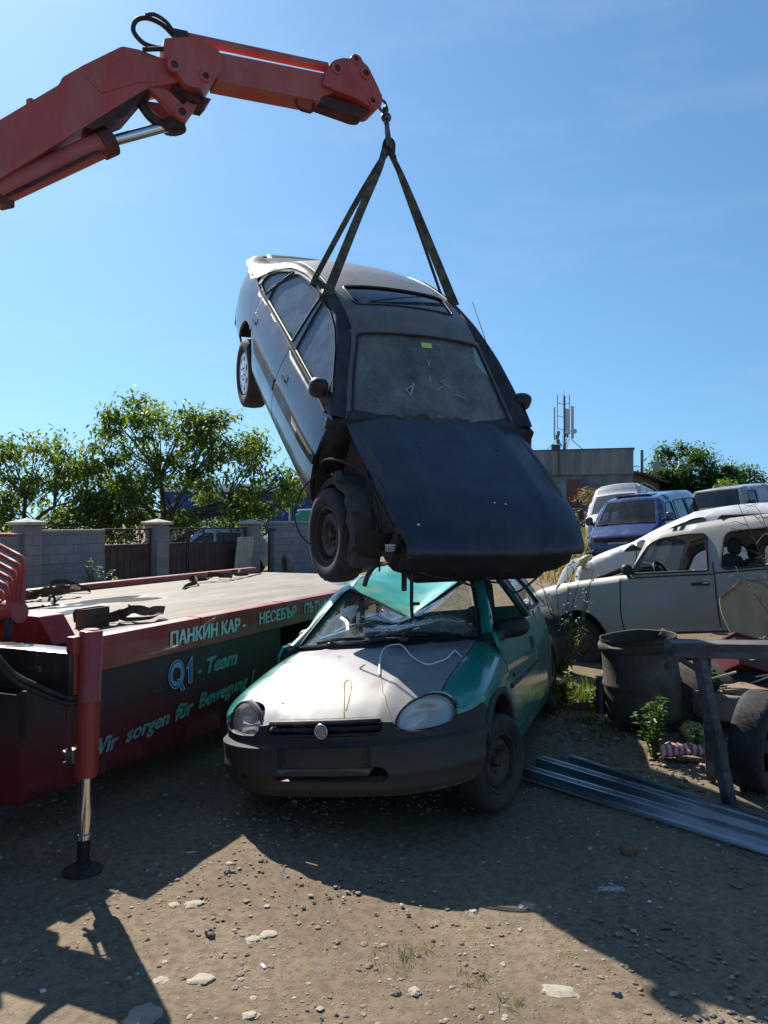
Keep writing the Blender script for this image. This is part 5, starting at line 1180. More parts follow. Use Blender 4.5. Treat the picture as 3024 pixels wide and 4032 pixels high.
    pillar(RA, RO, 'windscreen_pillar'); pillar(LA, LO, 'windscreen_pillar')
    # roof: stations from the header backwards; columns right rail .. valley .. left rail
    ST = [(-.86, [(-.86, -.386, 1.264), (-.84, -.29, 1.225), (-.82, -.165, 1.162), (-.79, -.04, 1.095), (-.76, .079, 1.044), (-.76, .15, 1.078), (-.76, .23, 1.118), (-.77, .407, 1.222), (-.78, .507, 1.281)]),
          (-1.1, [(-1.1, -.40, 1.338), (-1.08, -.28, 1.285), (-1.06, -.15, 1.215), (-1.03, -.02, 1.155), (-1.0, .09, 1.125), (-1.0, .17, 1.145), (-1.0, .28, 1.19), (-1.0, .42, 1.27), (-1.0, .52, 1.315)]),
          (-1.4, [(-1.4, -.40, 1.365), (-1.38, -.29, 1.330), (-1.36, -.16, 1.275), (-1.33, -.03, 1.225), (-1.32, .09, 1.205), (-1.32, .18, 1.215), (-1.32, .28, 1.245), (-1.32, .42, 1.31), (-1.32, .55, 1.345)]),
          (-1.8, [(-1.8, -.46, 1.42), (-1.8, -.32, 1.41), (-1.8, -.18, 1.35), (-1.78, -.04, 1.30), (-1.78, .09, 1.285), (-1.78, .18, 1.29), (-1.78, .30, 1.31), (-1.78, .44, 1.345), (-1.78, .57, 1.345)]),
          (-2.45, [(-2.45, -.52, 1.36), (-2.47, -.38, 1.38), (-2.48, -.22, 1.39), (-2.5, -.06, 1.38), (-2.5, .08, 1.375), (-2.5, .18, 1.38), (-2.48, .30, 1.385), (-2.46, .44, 1.38), (-2.45, .54, 1.36)])]
    cols = [spl([V(s_[1][j]) for s_ in ST], 8) for j in range(9)]
    rows = [spl([cols[j][i] for j in range(9)], 4) for i in range(len(cols[0]))]
    for i, r in enumerate(rows):
        for j, p in enumerate(r):
            if 0 < i: p.z += .006 * noise.noise(p * 9)
    mb = MB(); mb.grid(rows); mb.build('crushed_roof', HPR, HAT, 60)
    mb = MB(); mb.tube([p + V((.012, 0, -.012)) for p in rows[0]], .016, 8); mb.build('windscreen_header', TRIM, HAT)
    for sg, lst in ((-1, [r[0] for r in rows]), (1, [r[-1] for r in rows])):
        mb = MB(); rr = []
        for i, p in enumerate(lst):
            t = i / (len(lst) - 1); o_ = V((p.x - .1 * (1 - t) * (sg < 0), sg * (.60 - .02 * t), p.z - .075 + .02 * (1 - t)))
            rr.append([p + V((0, -sg * .01, -.02)), p + V((0, 0, .004)), p.lerp(o_, .5) + V((0, sg * .01, .018)), o_, o_ + V((0, -sg * .05, -.03))])
        mb.grid(rr); mb.build('roof_rail', HP, HAT, 50)
    # front door window frame, bent
    for sg in (1,):
        mb = MB(); mb.tube(spl([V((-.46, .711, .912)), V((-.53, .69, 1.0)), V((-.62, .672, 1.05)), V((-.72, .645, 1.16)), V((-.82, .632, 1.27))], 4), .016, 8); mb.tube(spl([V((-.56, .695, .915)), V((-.66, .672, 1.06)), V((-.86, .637, 1.268)), V((-1.25, .633, 1.30))], 4), .012, 8); mb.build('window_channel', TRIM, HAT)
    # --- windscreen: cracked sheet sagging from the bent header
    TP = [V(s_) for s_ in ST[0][1]]; tp = spl(TP, 8)
    def Wn(uu, v):
        k = (uu + 1) / 2 * (len(tp) - 1); i = min(int(k), len(tp) - 2); top = tp[i].lerp(tp[i + 1], k - i)
        base = V((-.435 + .20 * (1 - uu * uu), .630 * uu, .905 + .03 * (1 - uu * uu)))
        # pillars lean inwards between base and header
        p = base.lerp(top, v); p.z += .03 * sin(pi * v) * (1 - abs(uu) ** 3); p.x += .05 * sin(pi * v) * (1 - uu * uu)
        p += V((.0, 0, .010)) * noise.noise(p * 7) - V((0, 0, .05)) * exp(-((v - .42) / .06) ** 2) * (1 - uu ** 4) * smooth(-.5, .1, uu)
        return p
    mb = MB(); mb.grid([[Wn(-1 + 2 * i / 44, j / 18) for i in range(45)] for j in range(19)]); wsc = mb.build('windscreen', HWS, HAT, 60)
    mb = MB(); r_ = random.Random(5)
    for a, b in (((.12, .52), (-.02, .10)), ((.30, .55), (.52, .34)), ((-.25, .50), (-.62, .20)), ((.62, .30), (.90, .22)), ((.20, .30), (.55, .72)), ((-.7, .8), (-.35, .35)), ((-.05, .6), (-.4, .75))):
        q = [Wn(a[0] + (b[0] - a[0]) * k / 8 + r_.uniform(-.012, .012), a[1] + (b[1] - a[1]) * k / 8 + r_.uniform(-.012, .012)) + V((.004, 0, .006)) for k in range(9)]
        mb.tube(q, .0028, 4)
    mb.build('glass_crack', M('white_glass_crack', (.62, .68, .66), .4), wsc)
    mb = MB(); pts = [Wn(-1 + 2 * i / 30, 0) + V((.01, 0, -.004)) for i in range(31)]; mb.tube(pts, .014, 6); mb.tube([p + V((.012, .0, .004)) for p in RA], .011, 6); mb.tube([p + V((.012, 0, .004)) for p in LA], .011, 6); mb.build('windscreen_seal', TRIM, wsc)
    # a loose folded sheet of laminated glass above the dashboard
    mb = MB(); rows = []
    for i in range(25):
        uu = -.15 + .85 * i / 24; a = Wn(uu, .30) + V((-.02, 0, .0)); rows.append([a, a + V((-.06, 0, .02 + .006 * noise.noise(V((i * .5, 0, 0))))), a + V((-.16, 0, .012 + .01 * noise.noise(V((i * .4, 5, 0)))))])
    mb.grid(rows); mb.build('loose_glass', HWS, HAT)
    # --- scuttle, wipers
    mb = MB(); rows = []
    for i in range(31):
        y = -.66 + 1.32 * i / 30; q = min(1, abs(y) / .62); xh = -.181 - .25 * q ** 2.1; base = V((-.435 + .20 * (1 - (y / .63) ** 2), y, .90 + .03 * (1 - (y / .63) ** 2)))
        h = Hs(xh + .02, y) + V((0, 0, -.022)); rows.append([h, h.lerp(base, .35) + V((0, 0, -.008)), h.lerp(base, .75), base])
    mb.grid(rows); mb.build('scuttle', BLACK, HAT)
    for pa in ([(-.29, -.33, .925), (-.34, -.46, .935), (-.27, -.30, .945), (-.27, .05, .955)], [(-.20, .20, .935), (-.20, .10, .965), (-.22, .25, .968), (-.34, .54, .928)]):
        mb = MB(); a = [V(p) for p in pa]; blob(mb, a[0], (.05, .07, .035), 10, 6); mb.tube(spl([a[0], (a[0] + a[2]) / 2 + V((.0, 0, .02)), a[3].lerp(a[2], .4)], 6), [.012] * 12 + [.007], 6)
        d = (a[3] - a[1]); mb.tube([a[1] + d * t + V((0, 0, .012 * sin(pi * t))) for t in [k / 10 for k in range(11)]], .009, 6); mb.tube([a[1] + d * t + V((-.01, 0, -.008)) for t in (.0, .5, 1)], .006, 5); mb.build('wiper', BLACK, HAT)
    # --- mirrors
    for sg in (-1, 1):
        mb = MB(); c = V((-.535, sg * .825, .935)) if sg > 0 else V((-.66, -.665, .955))
        blob(mb, c, (.11, .235, .135) if sg > 0 else (.10, .15, .11), 18, 12, 2.7, 0, Euler((sg * .12, 0, -sg * .18)).to_matrix().to_4x4()); mb.tube([c + V((.02, -sg * .07, -.02)), V((-.48, sg * .735, .875))], [.05, .045], 8); mb.box((-.50, sg * .728, .885), (.12, .02, .10), None, .008)
        mb.build('door_mirror', BLACK if sg > 0 else M('faded_pink_mirror', (.42, .33, .31), .6), HAT)
    # --- engine bay block, floor, cabin
    mb = MB(); mb.box((.02, 0, .46), (.60, 1.0, .44), None, .06); mb.box((.44, 0, .38), (.2, 1.0, .26), None, .05); mb.build('engine', DARK, HAT)
    mb = MB(); mb.box((-1.45, 0, .24), (2.5, 1.52, .14), None, .04); mb.box((-2.75, 0, .45), (.5, 1.2, .3), None, .05)
    for sg in (-1, 1):
        for x0, rr in ((0, .36), (-2.443, .36)):
            mb.grid([[V((x0 + rr * cos(t), sg * yy, .28 + rr * sin(t))) for yy in (.50, .65, .795)] for t in [radians(5 + 170 * k / 14) for k in range(15)]])
            mb.grid([[V((x0 + q * cos(t), sg * .50, .28 + q * sin(t))) for q in (.0, .36)] for t in [radians(5 + 170 * k / 14) for k in range(15)]])
        mb.box((-.42, sg * .68, .58), (.10, .16, .60), None, .02)
    mb.build('underbody', DARK, HAT)
    mb = MB(); blob(mb, (-.50, 0, .80), (.40, 1.30, .24), 20, 8, 4); blob(mb, (-.56, .34, .925), (.30, .42, .10), 14, 8, 3); mb.build('dashboard', M('grey_dashboard', (.10, .10, .095), .8, dirt=(.3, .29, .25), dirt_amt=.5, dirt_scale=3), HAT)
    mb = MB(); blob(mb, (-.68, .32, .96), (.26, .34, .16), 16, 10, 2.2); mb.build('deflated_airbag', M('dusty_airbag', (.36, .36, .31), .9, bump=.3, bscale=18), HAT)
    for y in (-.33, .36): seat(HAT, (-1.42, y, .34), INTERIOR, .90)
    steering(HAT, (-.80, .34, .86))
    mb = MB(); blob(mb, (-2.3, 0, .62), (.2, 1.15, .46), 16, 8, 4); blob(mb, (-2.05, 0, .5), (.5, 1.15, .16), 16, 8, 4); mb.build('rear_seat', INTERIOR, HAT)
    # --- wheels (front left flat, rear ones sunk)
    HR = M('rusty_black_rim', (.028, .026, .026), .6, .3, var=.3, dirt=(.11, .08, .055), dirt_amt=.5, dirt_scale=10, bump=.3)
    HT = M('worn_tyre', (.020, .019, .019), .85, var=.3, vscale=5, dirt=(.065, .050, .034), dirt_amt=.5, dirt_scale=3, bump=.4)
    wheel(HAT, (.005, .725, .228), .272, .165, .172, 1, 'multi', HR, .02, rot=(radians(-5), 0, radians(-19)), tmat=HT)
    wheel(HAT, (.005, -.70, .36), .272, .165, .172, -1, 'multi', HR, .03, rot=(radians(-7), 0, radians(4)), tmat=HT)
    wheel(HAT, (-2.443, .71, .30), .272, .165, .172, 1, 'multi', HR, .03, tmat=HT)
    wheel(HAT, (-2.443, -.71, .44), .272, .165, .172, -1, 'multi', HR, .03, tmat=HT)
    # --- white cord lying across the bonnet: a separate thing
    cord = [(.30, .203, .008), (.23, .18, .010), (.161, .158, .018), (.06, .135, .028), (-.037, .120, .030), (-.11, .122, .026), (-.148, .150, .022), (-.151, .196, .020), (-.079, .249, .012), (.045, .324, .008), (.109, .394, .008), (.135, .444, .008), (.088, .491, .008), (.022, .526, .008), (-.076, .541, .010), (-.110, .550, .012), (-.034, .600, .008)]
    mb = MB(); mb.tube(spl([Hs(x, y) + V((0, 0, h)) for x, y, h in cord], 6), .0048, 8)
    o = mb.build('cord', M('white_plastic_cord', (.74, .78, .78), .4)); tag(o, 'thin white cord lying in a loop across the silver bonnet', 'cord'); o.matrix_world = HAT_M; 
HAT_M = Matrix.Translation((-.04, 4.659, -.012)) @ Euler([radians(a) for a in (6.51, -1.84, -109.21)]).to_matrix().to_4x4()
_hatch()
# ---------------------------------------------------------------- recovery truck with loading crane
P0 = V((-1.608, 4.441, 0)); TA = radians(66.8)
TRK = thing('recovery_truck', 'red flatbed recovery truck with lettered side skirt and knuckle-boom crane holding the saloon', 'truck', P0, (0, 0, TA))
TM = Matrix.Translation(P0) @ Matrix.Rotation(TA, 4, 'Z'); TI = TM.inverted()
RED = paint('faded_red_truck_paint', (.33, .022, .020), .42, 0, .25, dust=(.25, .18, .14), dust_amt=.36, low=(.10, .07, .055), low_z=.30)
CRED = paint('faded_red_crane_paint', (.45, .062, .046), .55, 0, .08, dust=(.40, .20, .165), dust_amt=.42)
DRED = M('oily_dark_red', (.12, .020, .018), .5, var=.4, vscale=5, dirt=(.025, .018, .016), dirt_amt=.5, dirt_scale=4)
def _truck():
    # near side is y=0 facing -y (towards the yard); x runs to the tail
    def deck_mat():
        t = NT('worn_flatbed_deck'); b = t.b
        base = t.ramp(t.noise(2.0, 9, .70, (.40, 1.8, 1)), .32, .70, (.10, .080, .063, 1), (.285, .245, .195, 1))
        f = t.ramp(t.noise(.8, 4, .5, (.6, 1.3, 1)), .60, .64); base = t.mix(t.math('MULTIPLY', f, .55), base, (.16, .16, .172, 1))
        s = t.ramp(t.noise(16, 5, .7, (.2, 1, 1)), .6, .7); base = t.mix(t.math('MULTIPLY', s, .4), base, (.10, .07, .05, 1))
        t.l(base, b.inputs['Base Color']); t.l(t.ramp(f, 0, 1, (.75,) * 3 + (1,), (.16,) * 3 + (1,)), b.inputs['Roughness']); t.bump(t.noise(30, 5, .65), .2, .004); return t.m
    mb = MB(); mb.box((2.62, 1.23, .985), (5.3, 2.24, .05)); mb.build('deck', deck_mat(), TRK)
    def rail(y0, y1, z1, nm):
        mb = MB(); mb.box((2.62, (y0 + y1) / 2, (.815 + z1) / 2), (5.32, y1 - y0, z1 - .815), None, .008)
        for x in (.9, 2.0, 3.1, 4.2): mb.box((x, (y0 + y1) / 2 - .002, .92), (.006, y1 - y0 + .003, .20))
        return mb.build(nm, RED, TRK)
    nr = rail(0, .11, 1.017, 'side_rail'); rail(2.35, 2.46, 1.07, 'side_rail')
    TXT = M('pale_green_lettering', (.55, .72, .66), .6, var=.2, vscale=14)
    F = lambda x0, z0, sl=0: (lambda x, y: V((x0 + x, -.006, z0 + y + sl * x)))
    def word(mat, par, *a, **k):
        mb = MB(); text_mb(mb, *a, **k); mb.build('lettering', mat, par)
    word(TXT, nr, 'ПАНКИН КАР -', .088, F(.572, .870), 0, .04, 1, 1.0, .016, width=.865)
    word(TXT, nr, 'НЕСЕБЪР', .084, F(1.628, .882), 0, .04, 1, 1.0, .016, width=.570)
    word(TXT, nr, 'ПЪТНА П', .080, F(2.340, .888), 0, .04, 1, 1.0, .016, width=.52)
    # side skirt
    def skirt_mat():
        t = NT('dirty_dark_red_skirt'); b = t.b; xyz = t.n('SeparateXYZ'); t.l(t.co(), xyz.inputs[0])
        g = t.ramp(t.math('ADD', xyz.outputs[2], t.math('MULTIPLY', t.noise(3, 6, .6), .18)), .45, .78); base = t.mix(g, (.17, .018, .020, 1), (.075, .055, .052, 1))
        c = t.ramp(t.noise(9, 7, .75), .66, .72); base = t.mix(t.math('MULTIPLY', c, .55), base, (.22, .24, .21, 1))
        sc = t.ramp(t.noise(5, 3, .5, (.15, 1, 3)), .62, .70); base = t.mix(t.math('MULTIPLY', sc, .25), base, (.03, .02, .02, 1)); t.l(base, b.inputs['Base Color']); t.l(t.ramp(t.noise(6, 4), .3, .7, (.55,) * 3 + (1,), (.78,) * 3 + (1,)), b.inputs['Roughness']); b.inputs['Specular IOR Level'].default_value = .18; t.bump(t.noise(4, 3), .08, .02); return t.m
    SK = skirt_mat()
    mb = MB(); mb.patch(rnd([(-.575, .235), (-.05, .222), (.5, .212), (1.2, .200), (1.985, .195), (1.985, .812), (-.02, .812), (-.40, .800), (-.57, .800)], .015), lambda x, z: V((x, .02 + .006 * sin(x * 3.1) * (.8 - z), z)), .12, rim=.03, ref=V((1, 1, .5))); sk = mb.build('side_skirt', SK, TRK)
    mb = MB(); mb.box((-.555, .3, .50), (.03, .56, .56), None, .004); mb.build('skirt_end', SK, TRK); mb = MB(); mb.box((1.975, .3, .5), (.02, .56, .6)); mb.build('skirt_end', SK, TRK)
    SCR = M('weathered_green_lettering', (.20, .33, .29), .7, var=.45, vscale=20, dirt=(.09, .05, .045), dirt_amt=.30, dirt_scale=22)
    y_ = .012
    f = lambda x0, z0, sl=0: (lambda x, y: V((x0 + x, y_ - .0, z0 + y + sl * x)))
    word(SCR, sk, '-', .095, f(.886, .615, .05), 0, .28, 1, 1, .016, width=.035); word(SCR, sk, 'Team', .105, f(.985, .620, .02), 0, .30, 1, 1, .016, width=.37)
    word(SCR, sk, 'Wir', .090, f(-.10, .338, .02), 0, .32, 1, 1, .016, width=.225); word(SCR, sk, 'sorgen', .088, f(.186, .352, .05), 0, .32, 1, 1, .016, width=.40)
    word(SCR, sk, 'für', .098, f(.645, .372, .05), 0, .32, 1, 1, .016, width=.19); word(SCR, sk, 'Bewegung', .094, f(.895, .398, .055), 0, .32, 1, 1, .016, width=.60); word(SCR, sk, '!', .098, f(1.545, .445), 0, .30, 1, 1, .016)
    QB = [M('logo_white', (.55, .60, .60), .5, var=.1), M('logo_blue', (.015, .10, .32), .45, var=.1), M('logo_light_blue', (.10, .36, .55), .45, var=.1)]
    mb = MB()
    def rg(cx, cz, r0, r1, mi, lay, a0=0, a1=2 * pi, sx_=.86):
        n = 40; mb.grid([[V((cx + r * sx_ * cos(a0 + (a1 - a0) * k / n), y_ - .002 * lay, cz + r * sin(a0 + (a1 - a0) * k / n))) for k in range(n + 1)] for r in (r0, r1)], mi)
    cx, cz = .655, .672
    for r0, r1, mi, lay in ((.048, .094, 0, 1), (.053, .089, 1, 2), (.068, .074, 0, 3), (.0535, .066, 2, 3)): rg(cx, cz, r0, r1, mi, lay)
    def pol(pts, mi, lay): mb.f(mb.vs([V((x, y_ - .002 * lay, z)) for x, z in pts]), mi)
    pol([(cx - .005, cz - .03), (cx + .03, cz - .03), (cx + .085, cz - .115), (cx + .04, cz - .115)], 0, 4); pol([(cx + .004, cz - .036), (cx + .026, cz - .036), (cx + .073, cz - .109), (cx + .046, cz - .109)], 1, 5); pol([(cx + .012, cz - .036), (cx + .017, cz - .036), (cx + .062, cz - .109), (cx + .057, cz - .109)], 2, 6)
    ox = .750; pol([(ox, .690), (ox + .066, .766), (ox + .072, .766), (ox + .072, .589), (ox + .028, .589), (ox + .028, .690)], 0, 1); pol([(ox + .012, .694), (ox + .066, .754), (ox + .066, .594), (ox + .034, .594), (ox + .034, .700)], 1, 2); pol([(ox + .046, .726), (ox + .052, .732), (ox + .052, .596), (ox + .046, .596)], 2, 3)
    mb.build('logo', QB, sk)
    # chassis, rear wheels, cab ahead of the picture
    mb = MB()
    for y in (.78, 1.62): mb.box((1.6, y, .70), (7.4, .09, .24))
    for x in (-.3, .8, 2.0, 4.2): mb.box((x, 1.2, .70), (.10, .8, .16))
    mb.box((.7, 1.95, .50), (1.4, .6, .5), None, .03); mb.build('chassis', DARK, TRK)
    mb = MB(); mb.box((-.95, .75, .50), (.40, .50, .40), None, .04); mb.build('battery_box', DARK, TRK)
    for y, sg in ((.30, -1), (2.15, 1)): wheel(TRK, (2.85, y, .40), .40, .36, .25, sg, 'steel')
    for y, sg in ((.34, -1), (2.12, 1)): wheel(TRK, (-1.75, y, .40), .40, .26, .25, sg, 'steel')
    cab = [(-1.15, .75), (-1.15, 2.35), (-1.3, 2.55), (-2.2, 2.58), (-2.55, 2.4), (-2.85, 1.55), (-2.95, 1.2), (-2.95, .45), (-2.25, .45), (-2.15, .80), (-1.35, .80)]
    mb = MB(); mb.prism(cab, lambda x, z: V((x, .10, z)), lambda x, z: V((x, 2.36, z))); mb.build('cab', RED, TRK)
    mb = MB()
    for y in (.095, 2.365): mb.box((-2.05, y, 1.95), (.85, .012, .65), None, .004)
    mb.grid([[V((x, y, z)) for y in (.3, 2.16)] for x, z in ((-2.575, 2.34), (-2.86, 1.58))]); mb.build('cab_window', GLASS_DARK, TRK)
    # crane base between cab and bed
    mb = MB(); mb.box((-.72, 1.55, .95), (.62, 1.0, .5), None, .03); mb.tube([V((-.55, 1.26, 1.1)), V((-.42, 1.26, 3.3))], [.24, .19], 16); mb.box((-.38, 1.26, 3.42), (.52, .44, .5), None, .04); mb.build('crane_column', CRED, TRK)
    mb = MB(); mb.box((-.64, 1.15, .955), (.15, 3.2, .20), None, .008); mb.build('outrigger_beam', M('black_beam', (.012, .012, .013), .35, var=.2, dirt=(.45, .42, .38), dirt_amt=.30, dirt_scale=3, dirt_w=.05, coat=.3), TRK)
    # red sloping box and tube post at the front corner of the deck
    mb = MB(); mb.prism(rnd([(.145, .985), (.262, 1.138), (.95, 1.150), (.95, .985)], .008), lambda y, z: V((-.24, y, z)), lambda y, z: V((-.06, y, z))); mb.build('deck_stop', RED, TRK)
    mb = MB(); z0, z1 = 1.0, 1.168
    for c, d in (((.286, .334, 1.065), (.206, .007, .135)), ((.286, .407, 1.065), (.206, .007, .135)), ((.186, .371, 1.065), (.007, .066, .135)), ((.386, .371, 1.065), (.007, .066, .135))): mb.box(c, d)
    mb.build('stake_pocket', M('dark_grey_tube', (.055, .045, .042), .55, .2, var=.2), TRK)
    # control levers: nested bent pipes
    for k in range(6):
        y, z = .249 + .030 * k, 1.467 - .040 * k
        mb = MB(); pts = spl([V((-.35 - .0 * k, y + .19, z + .075)), V((-.35, y + .08, z + .035)), V((-.35, y + .025, z + .012)), V((-.35, y + .004, z - .02)), V((-.35, y + .002, z - .10)), V((-.35, y + .006, 1.22))], 6); mb.tube(pts, .0125, 8); mb.build('control_pipe', CRED, TRK)
    mb = MB(); mt = Matrix.Translation((-.36, .33, 1.175)) @ Euler((pi / 2, 0, 0)).to_matrix().to_4x4(); mb.lathe([(0, .07), (.058, .065), (.064, .05), (.064, -.28), (.055, -.3), (0, -.3)], 24, mt); mb.box((-.36, 1.05, 1.20), (.16, .5, .18), None, .02); mb.tube([V((-.36, .6, 1.25)), V((-.36, .62, 1.75))], .03, 8); mb.box((-.36, .46, 1.598), (.03, .32, .018), None, .004); mb.build('valve_bank', CRED, TRK)
    mb = MB()
    for pts in ([(-.42, .28, 1.14), (-.46, .24, 1.08), (-.47, .255, 1.02), (-.5, .32, .97)], [(-.42, .36, 1.13), (-.45, .38, 1.06), (-.46, .345, 1.0), (-.5, .40, .96)]): mb = MB(); mb.tube(spl([V(p) for p in pts], 6), .019, 8); mb.build('hose', CABLE, TRK)
    # outrigger leg: cylinder, chrome piston, foot
    L0 = TI @ V((-1.436, 3.681, 0)); tp = TI @ V((-1.405, 3.693, 1.15)); ax = (tp - L0) / 1.15
    q = ax.to_track_quat('Z', 'Y').to_matrix().to_4x4(); mt = Matrix.Translation(L0) @ q
    mb = MB(); mb.lathe([(0, 1.157), (.034, 1.158), (.038, 1.154), (.050, 1.15), (.054, 1.143), (.054, .83), (.0555, .828), (.0555, .815), (.054, .813), (.054, .47), (.050, .458), (.036, .455)], 32, mt)
    mb.box(mt @ V((-.01, .068, 1.085)), (.07, .05, .085), None, .008); mb.box(mt @ V((-.01, .062, .95)), (.05, .030, .20), None, .006); lg = mb.build('outrigger_leg', RED, TRK)
    mb = MB(); mb.lathe([(.034, .46), (.034, .19), (.041, .188), (.041, .165)], 28, mt); mb.build('piston', CHROME, lg)
    mb = MB(); mb.lathe([(.040, .19), (.040, .165), (.030, .160), (.029, .07), (.022, .066), (.022, .058), (.038, .054), (.040, .040), (.046, .036), (.09, .018), (.092, .010), (.09, .0)], 32, mt); mb.build('foot', M('dark_iron_foot', (.030, .022, .020), .6, .3, var=.3, dirt=(.10, .035, .025), dirt_amt=.35), lg)
    mb = MB(); p = mt @ V((-.0, .065, .56)); mb.box(p, (.04, .05, .07), None, .008); mb.tube([p + V((0, .02, 0)), p + V((0, .055, .01))], .012, 8); mb.tube([p + V((0, .01, -.03)), p + V((0, .05, -.045))], .010, 8); mb.build('check_valve', M('bright_valve', (.35, .34, .32), .3, .9, var=.3, dirt=(.03, .03, .03), dirt_amt=.5), lg)
    mb = MB(); mb.tube(spl([p + V((0, .02, .03)), p + V((0, .022, .16)), p + V((0, .028, .22)), p + V((-.01, .05, .255)), p + V((-.02, .10, .27))], 6), .011, 8); mb.build('steel_pipe', DRED, lg)
    mb = MB()
    for d in (0, .03): mb = MB(); mb.tube(spl([mt @ V((-.01, .055, .835 - d)), mt @ V((-.02, .12, .85 - d)), mt @ V((-.03, .22, .90 - d)), mt @ V((-.05, .34, .98 - d)), mt @ V((-.10, .46, 1.16 - d))], 6), .013, 8); mb.build('hose', CABLE, lg)
    # ---- crane: traced in the crane's own vertical plane (s along, z up)
    C0 = V((-2.86, 4.73, 0)); D = V((.88008, .47482, 0)); N = V((.47482, -.88008, 0))
    X = lambda s, z, t=0: TI @ (C0 + D * s + V((0, 0, z)) + N * (t - .12))
    def slab(mb, outl, t, t2=None, mi=0):
        t2 = -t if t2 is None else t2; mb.prism(outl, lambda s, z: X(s, z, t), lambda s, z: X(s, z, t2), mi)
    def pin(mb, s, z, r, t=.16, mi=0): 
        for sg in (1, -1):
          mb.lathe([(0, .004), (r * .5, .004), (r * .5, .012)], 14, Matrix.Translation(X(s, z, sg * t)) @ ((TI.to_3x3() @ N) * sg).to_track_quat('Z', 'Y').to_matrix().to_4x4(), 1)
          mb.lathe([(r * .5, .012), (r * .62, .016), (r * .9, .014), (r, .008), (r, -.02)], 18, Matrix.Translation(X(s, z, sg * t)) @ ((TI.to_3x3() @ N) * sg).to_track_quat('Z', 'Y').to_matrix().to_4x4(), mi)
    mb = MB(); slab(mb, rnd([(-.25, 3.68), (.428, 4.279), (.78, 4.605), (.80, 4.66), (.93, 4.778), (1.185, 4.985), (1.30, 4.995), (1.487, 4.976), (1.574, 4.939), (1.60, 4.88), (1.585, 4.845), (1.369, 4.748), (.43, 3.895), (-.15, 3.33)], .02), .105)
    slab(mb, [(.95, 4.70), (1.20, 4.90), (1.40, 4.90), (1.42, 4.80), (1.30, 4.76), (1.05, 4.62)], .112); bm1 = mb.build('main_boom', CRED, TRK)
    mb = MB(); mb.tube(spl([X(.688, 4.507, 0), X(.76, 4.60, 0), X(.838, 4.689, 0), X(.87, 4.70, 0), X(.88, 4.66, 0)], 5), .010, 6); mb.build('grab_rail', CRED, bm1); mb = MB(); mb.box(X(.62, 4.46, .05), (.06, .05, .05), None, .01); mb.build('boom_fitting', [CRED, DRED], bm1)
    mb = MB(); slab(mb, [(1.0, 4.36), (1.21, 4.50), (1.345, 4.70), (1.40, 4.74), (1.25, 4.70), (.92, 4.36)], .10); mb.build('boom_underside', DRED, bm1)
    mb = MB(); slab(mb, rnd([(1.455, 5.0), (1.461, 5.091), (1.50, 5.105), (1.644, 5.155), (1.80, 5.150), (1.865, 5.11), (1.875, 4.995), (1.845, 4.93), (1.806, 4.875), (1.716, 4.800), (1.62, 4.80), (1.56, 4.86)], .02), .165)
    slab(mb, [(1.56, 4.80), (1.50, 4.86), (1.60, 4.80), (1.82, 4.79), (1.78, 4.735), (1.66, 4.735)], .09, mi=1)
    pin(mb, 1.755, 4.900, .045, .165); pin(mb, 1.53, 4.917, .052, .168); mb.build('elbow_block', [CRED, DRED], TRK)
    mb = MB(); slab(mb, [(1.64, 5.132), (2.748, 5.238), (2.80, 5.10), (2.727, 5.06), (2.685, 5.012), (1.861, 4.945), (1.80, 4.99)], .085); slab(mb, [(1.86, 4.950), (2.69, 5.018), (2.69, 5.000), (1.86, 4.935)], .097)
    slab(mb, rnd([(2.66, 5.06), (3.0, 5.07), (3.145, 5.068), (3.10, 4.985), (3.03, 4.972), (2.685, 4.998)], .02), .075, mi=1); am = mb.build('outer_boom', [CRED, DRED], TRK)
    mb = MB(); mb.tube([X(2.50, 5.01, .05), X(2.51, 4.94, .05), X(2.55, 4.915, .05), X(2.62, 4.915, .05), X(2.645, 4.935, .05), X(2.655, 4.99, .05)], .014, 6); mb.build('hose_bracket', DRED, am)
    mb = MB(); mb.tube([X(1.588, 5.238, 0), X(2.79, 5.345, 0)], .038, 16); mb.tube([X(1.565, 5.232, 0), X(1.66, 5.240, 0)], .050, 14, 1); mb.build('extension_cylinder', [CRED, DRED], am)
    mb = MB(); slab(mb, rnd([(2.70, 5.12), (2.755, 5.29), (2.80, 5.345), (2.876, 5.385), (2.95, 5.40), (2.97, 5.44), (3.03, 5.451), (3.06, 5.40), (3.10, 5.385), (3.198, 5.235), (3.235, 5.155), (3.225, 5.085), (3.17, 5.046), (3.097, 5.062), (3.0, 5.085)], .025), .12)
    for s_, z_, r in ((2.823, 5.283, .052), (3.079, 5.315, .052), (3.141, 5.107, .042), (2.99, 5.405, .040)): pin(mb, s_, z_, r, .12)
    slab(mb, [(2.86, 5.10), (2.98, 5.20), (3.07, 5.09), (3.06, 5.075)], .128); mb.build('boom_head', [CRED, DRED], TRK)
    mb = MB(); d = (V((1.12, 4.335)) - V((.30, 3.66)))
    mb.tube([X(.20, 3.68, 0), X(1.085, 4.322, 0)], .086, 20); mb.tube([X(1.06, 4.302, 0), X(1.135, 4.356, 0)], .098, 20, 1); cyl = mb.build('lift_cylinder', [CRED, DRED], TRK)
    mb = MB(); mb.tube([X(1.12, 4.345, 0), X(1.56, 4.575, 0)], .038, 18); mb.build('piston_rod', CHROME, cyl)
    mb = MB(); mb.tube(spl([X(.36, 3.73, .05), X(.62, 3.91, .08), X(.96, 4.16, .10), X(1.02, 4.20, .10), X(1.10, 4.23, .09)], 5), .013, 6); mb.box(X(.44, 3.80, 0), (.12, .12, .09), None, .01); mb.build('cylinder_pipe', DRED, cyl)
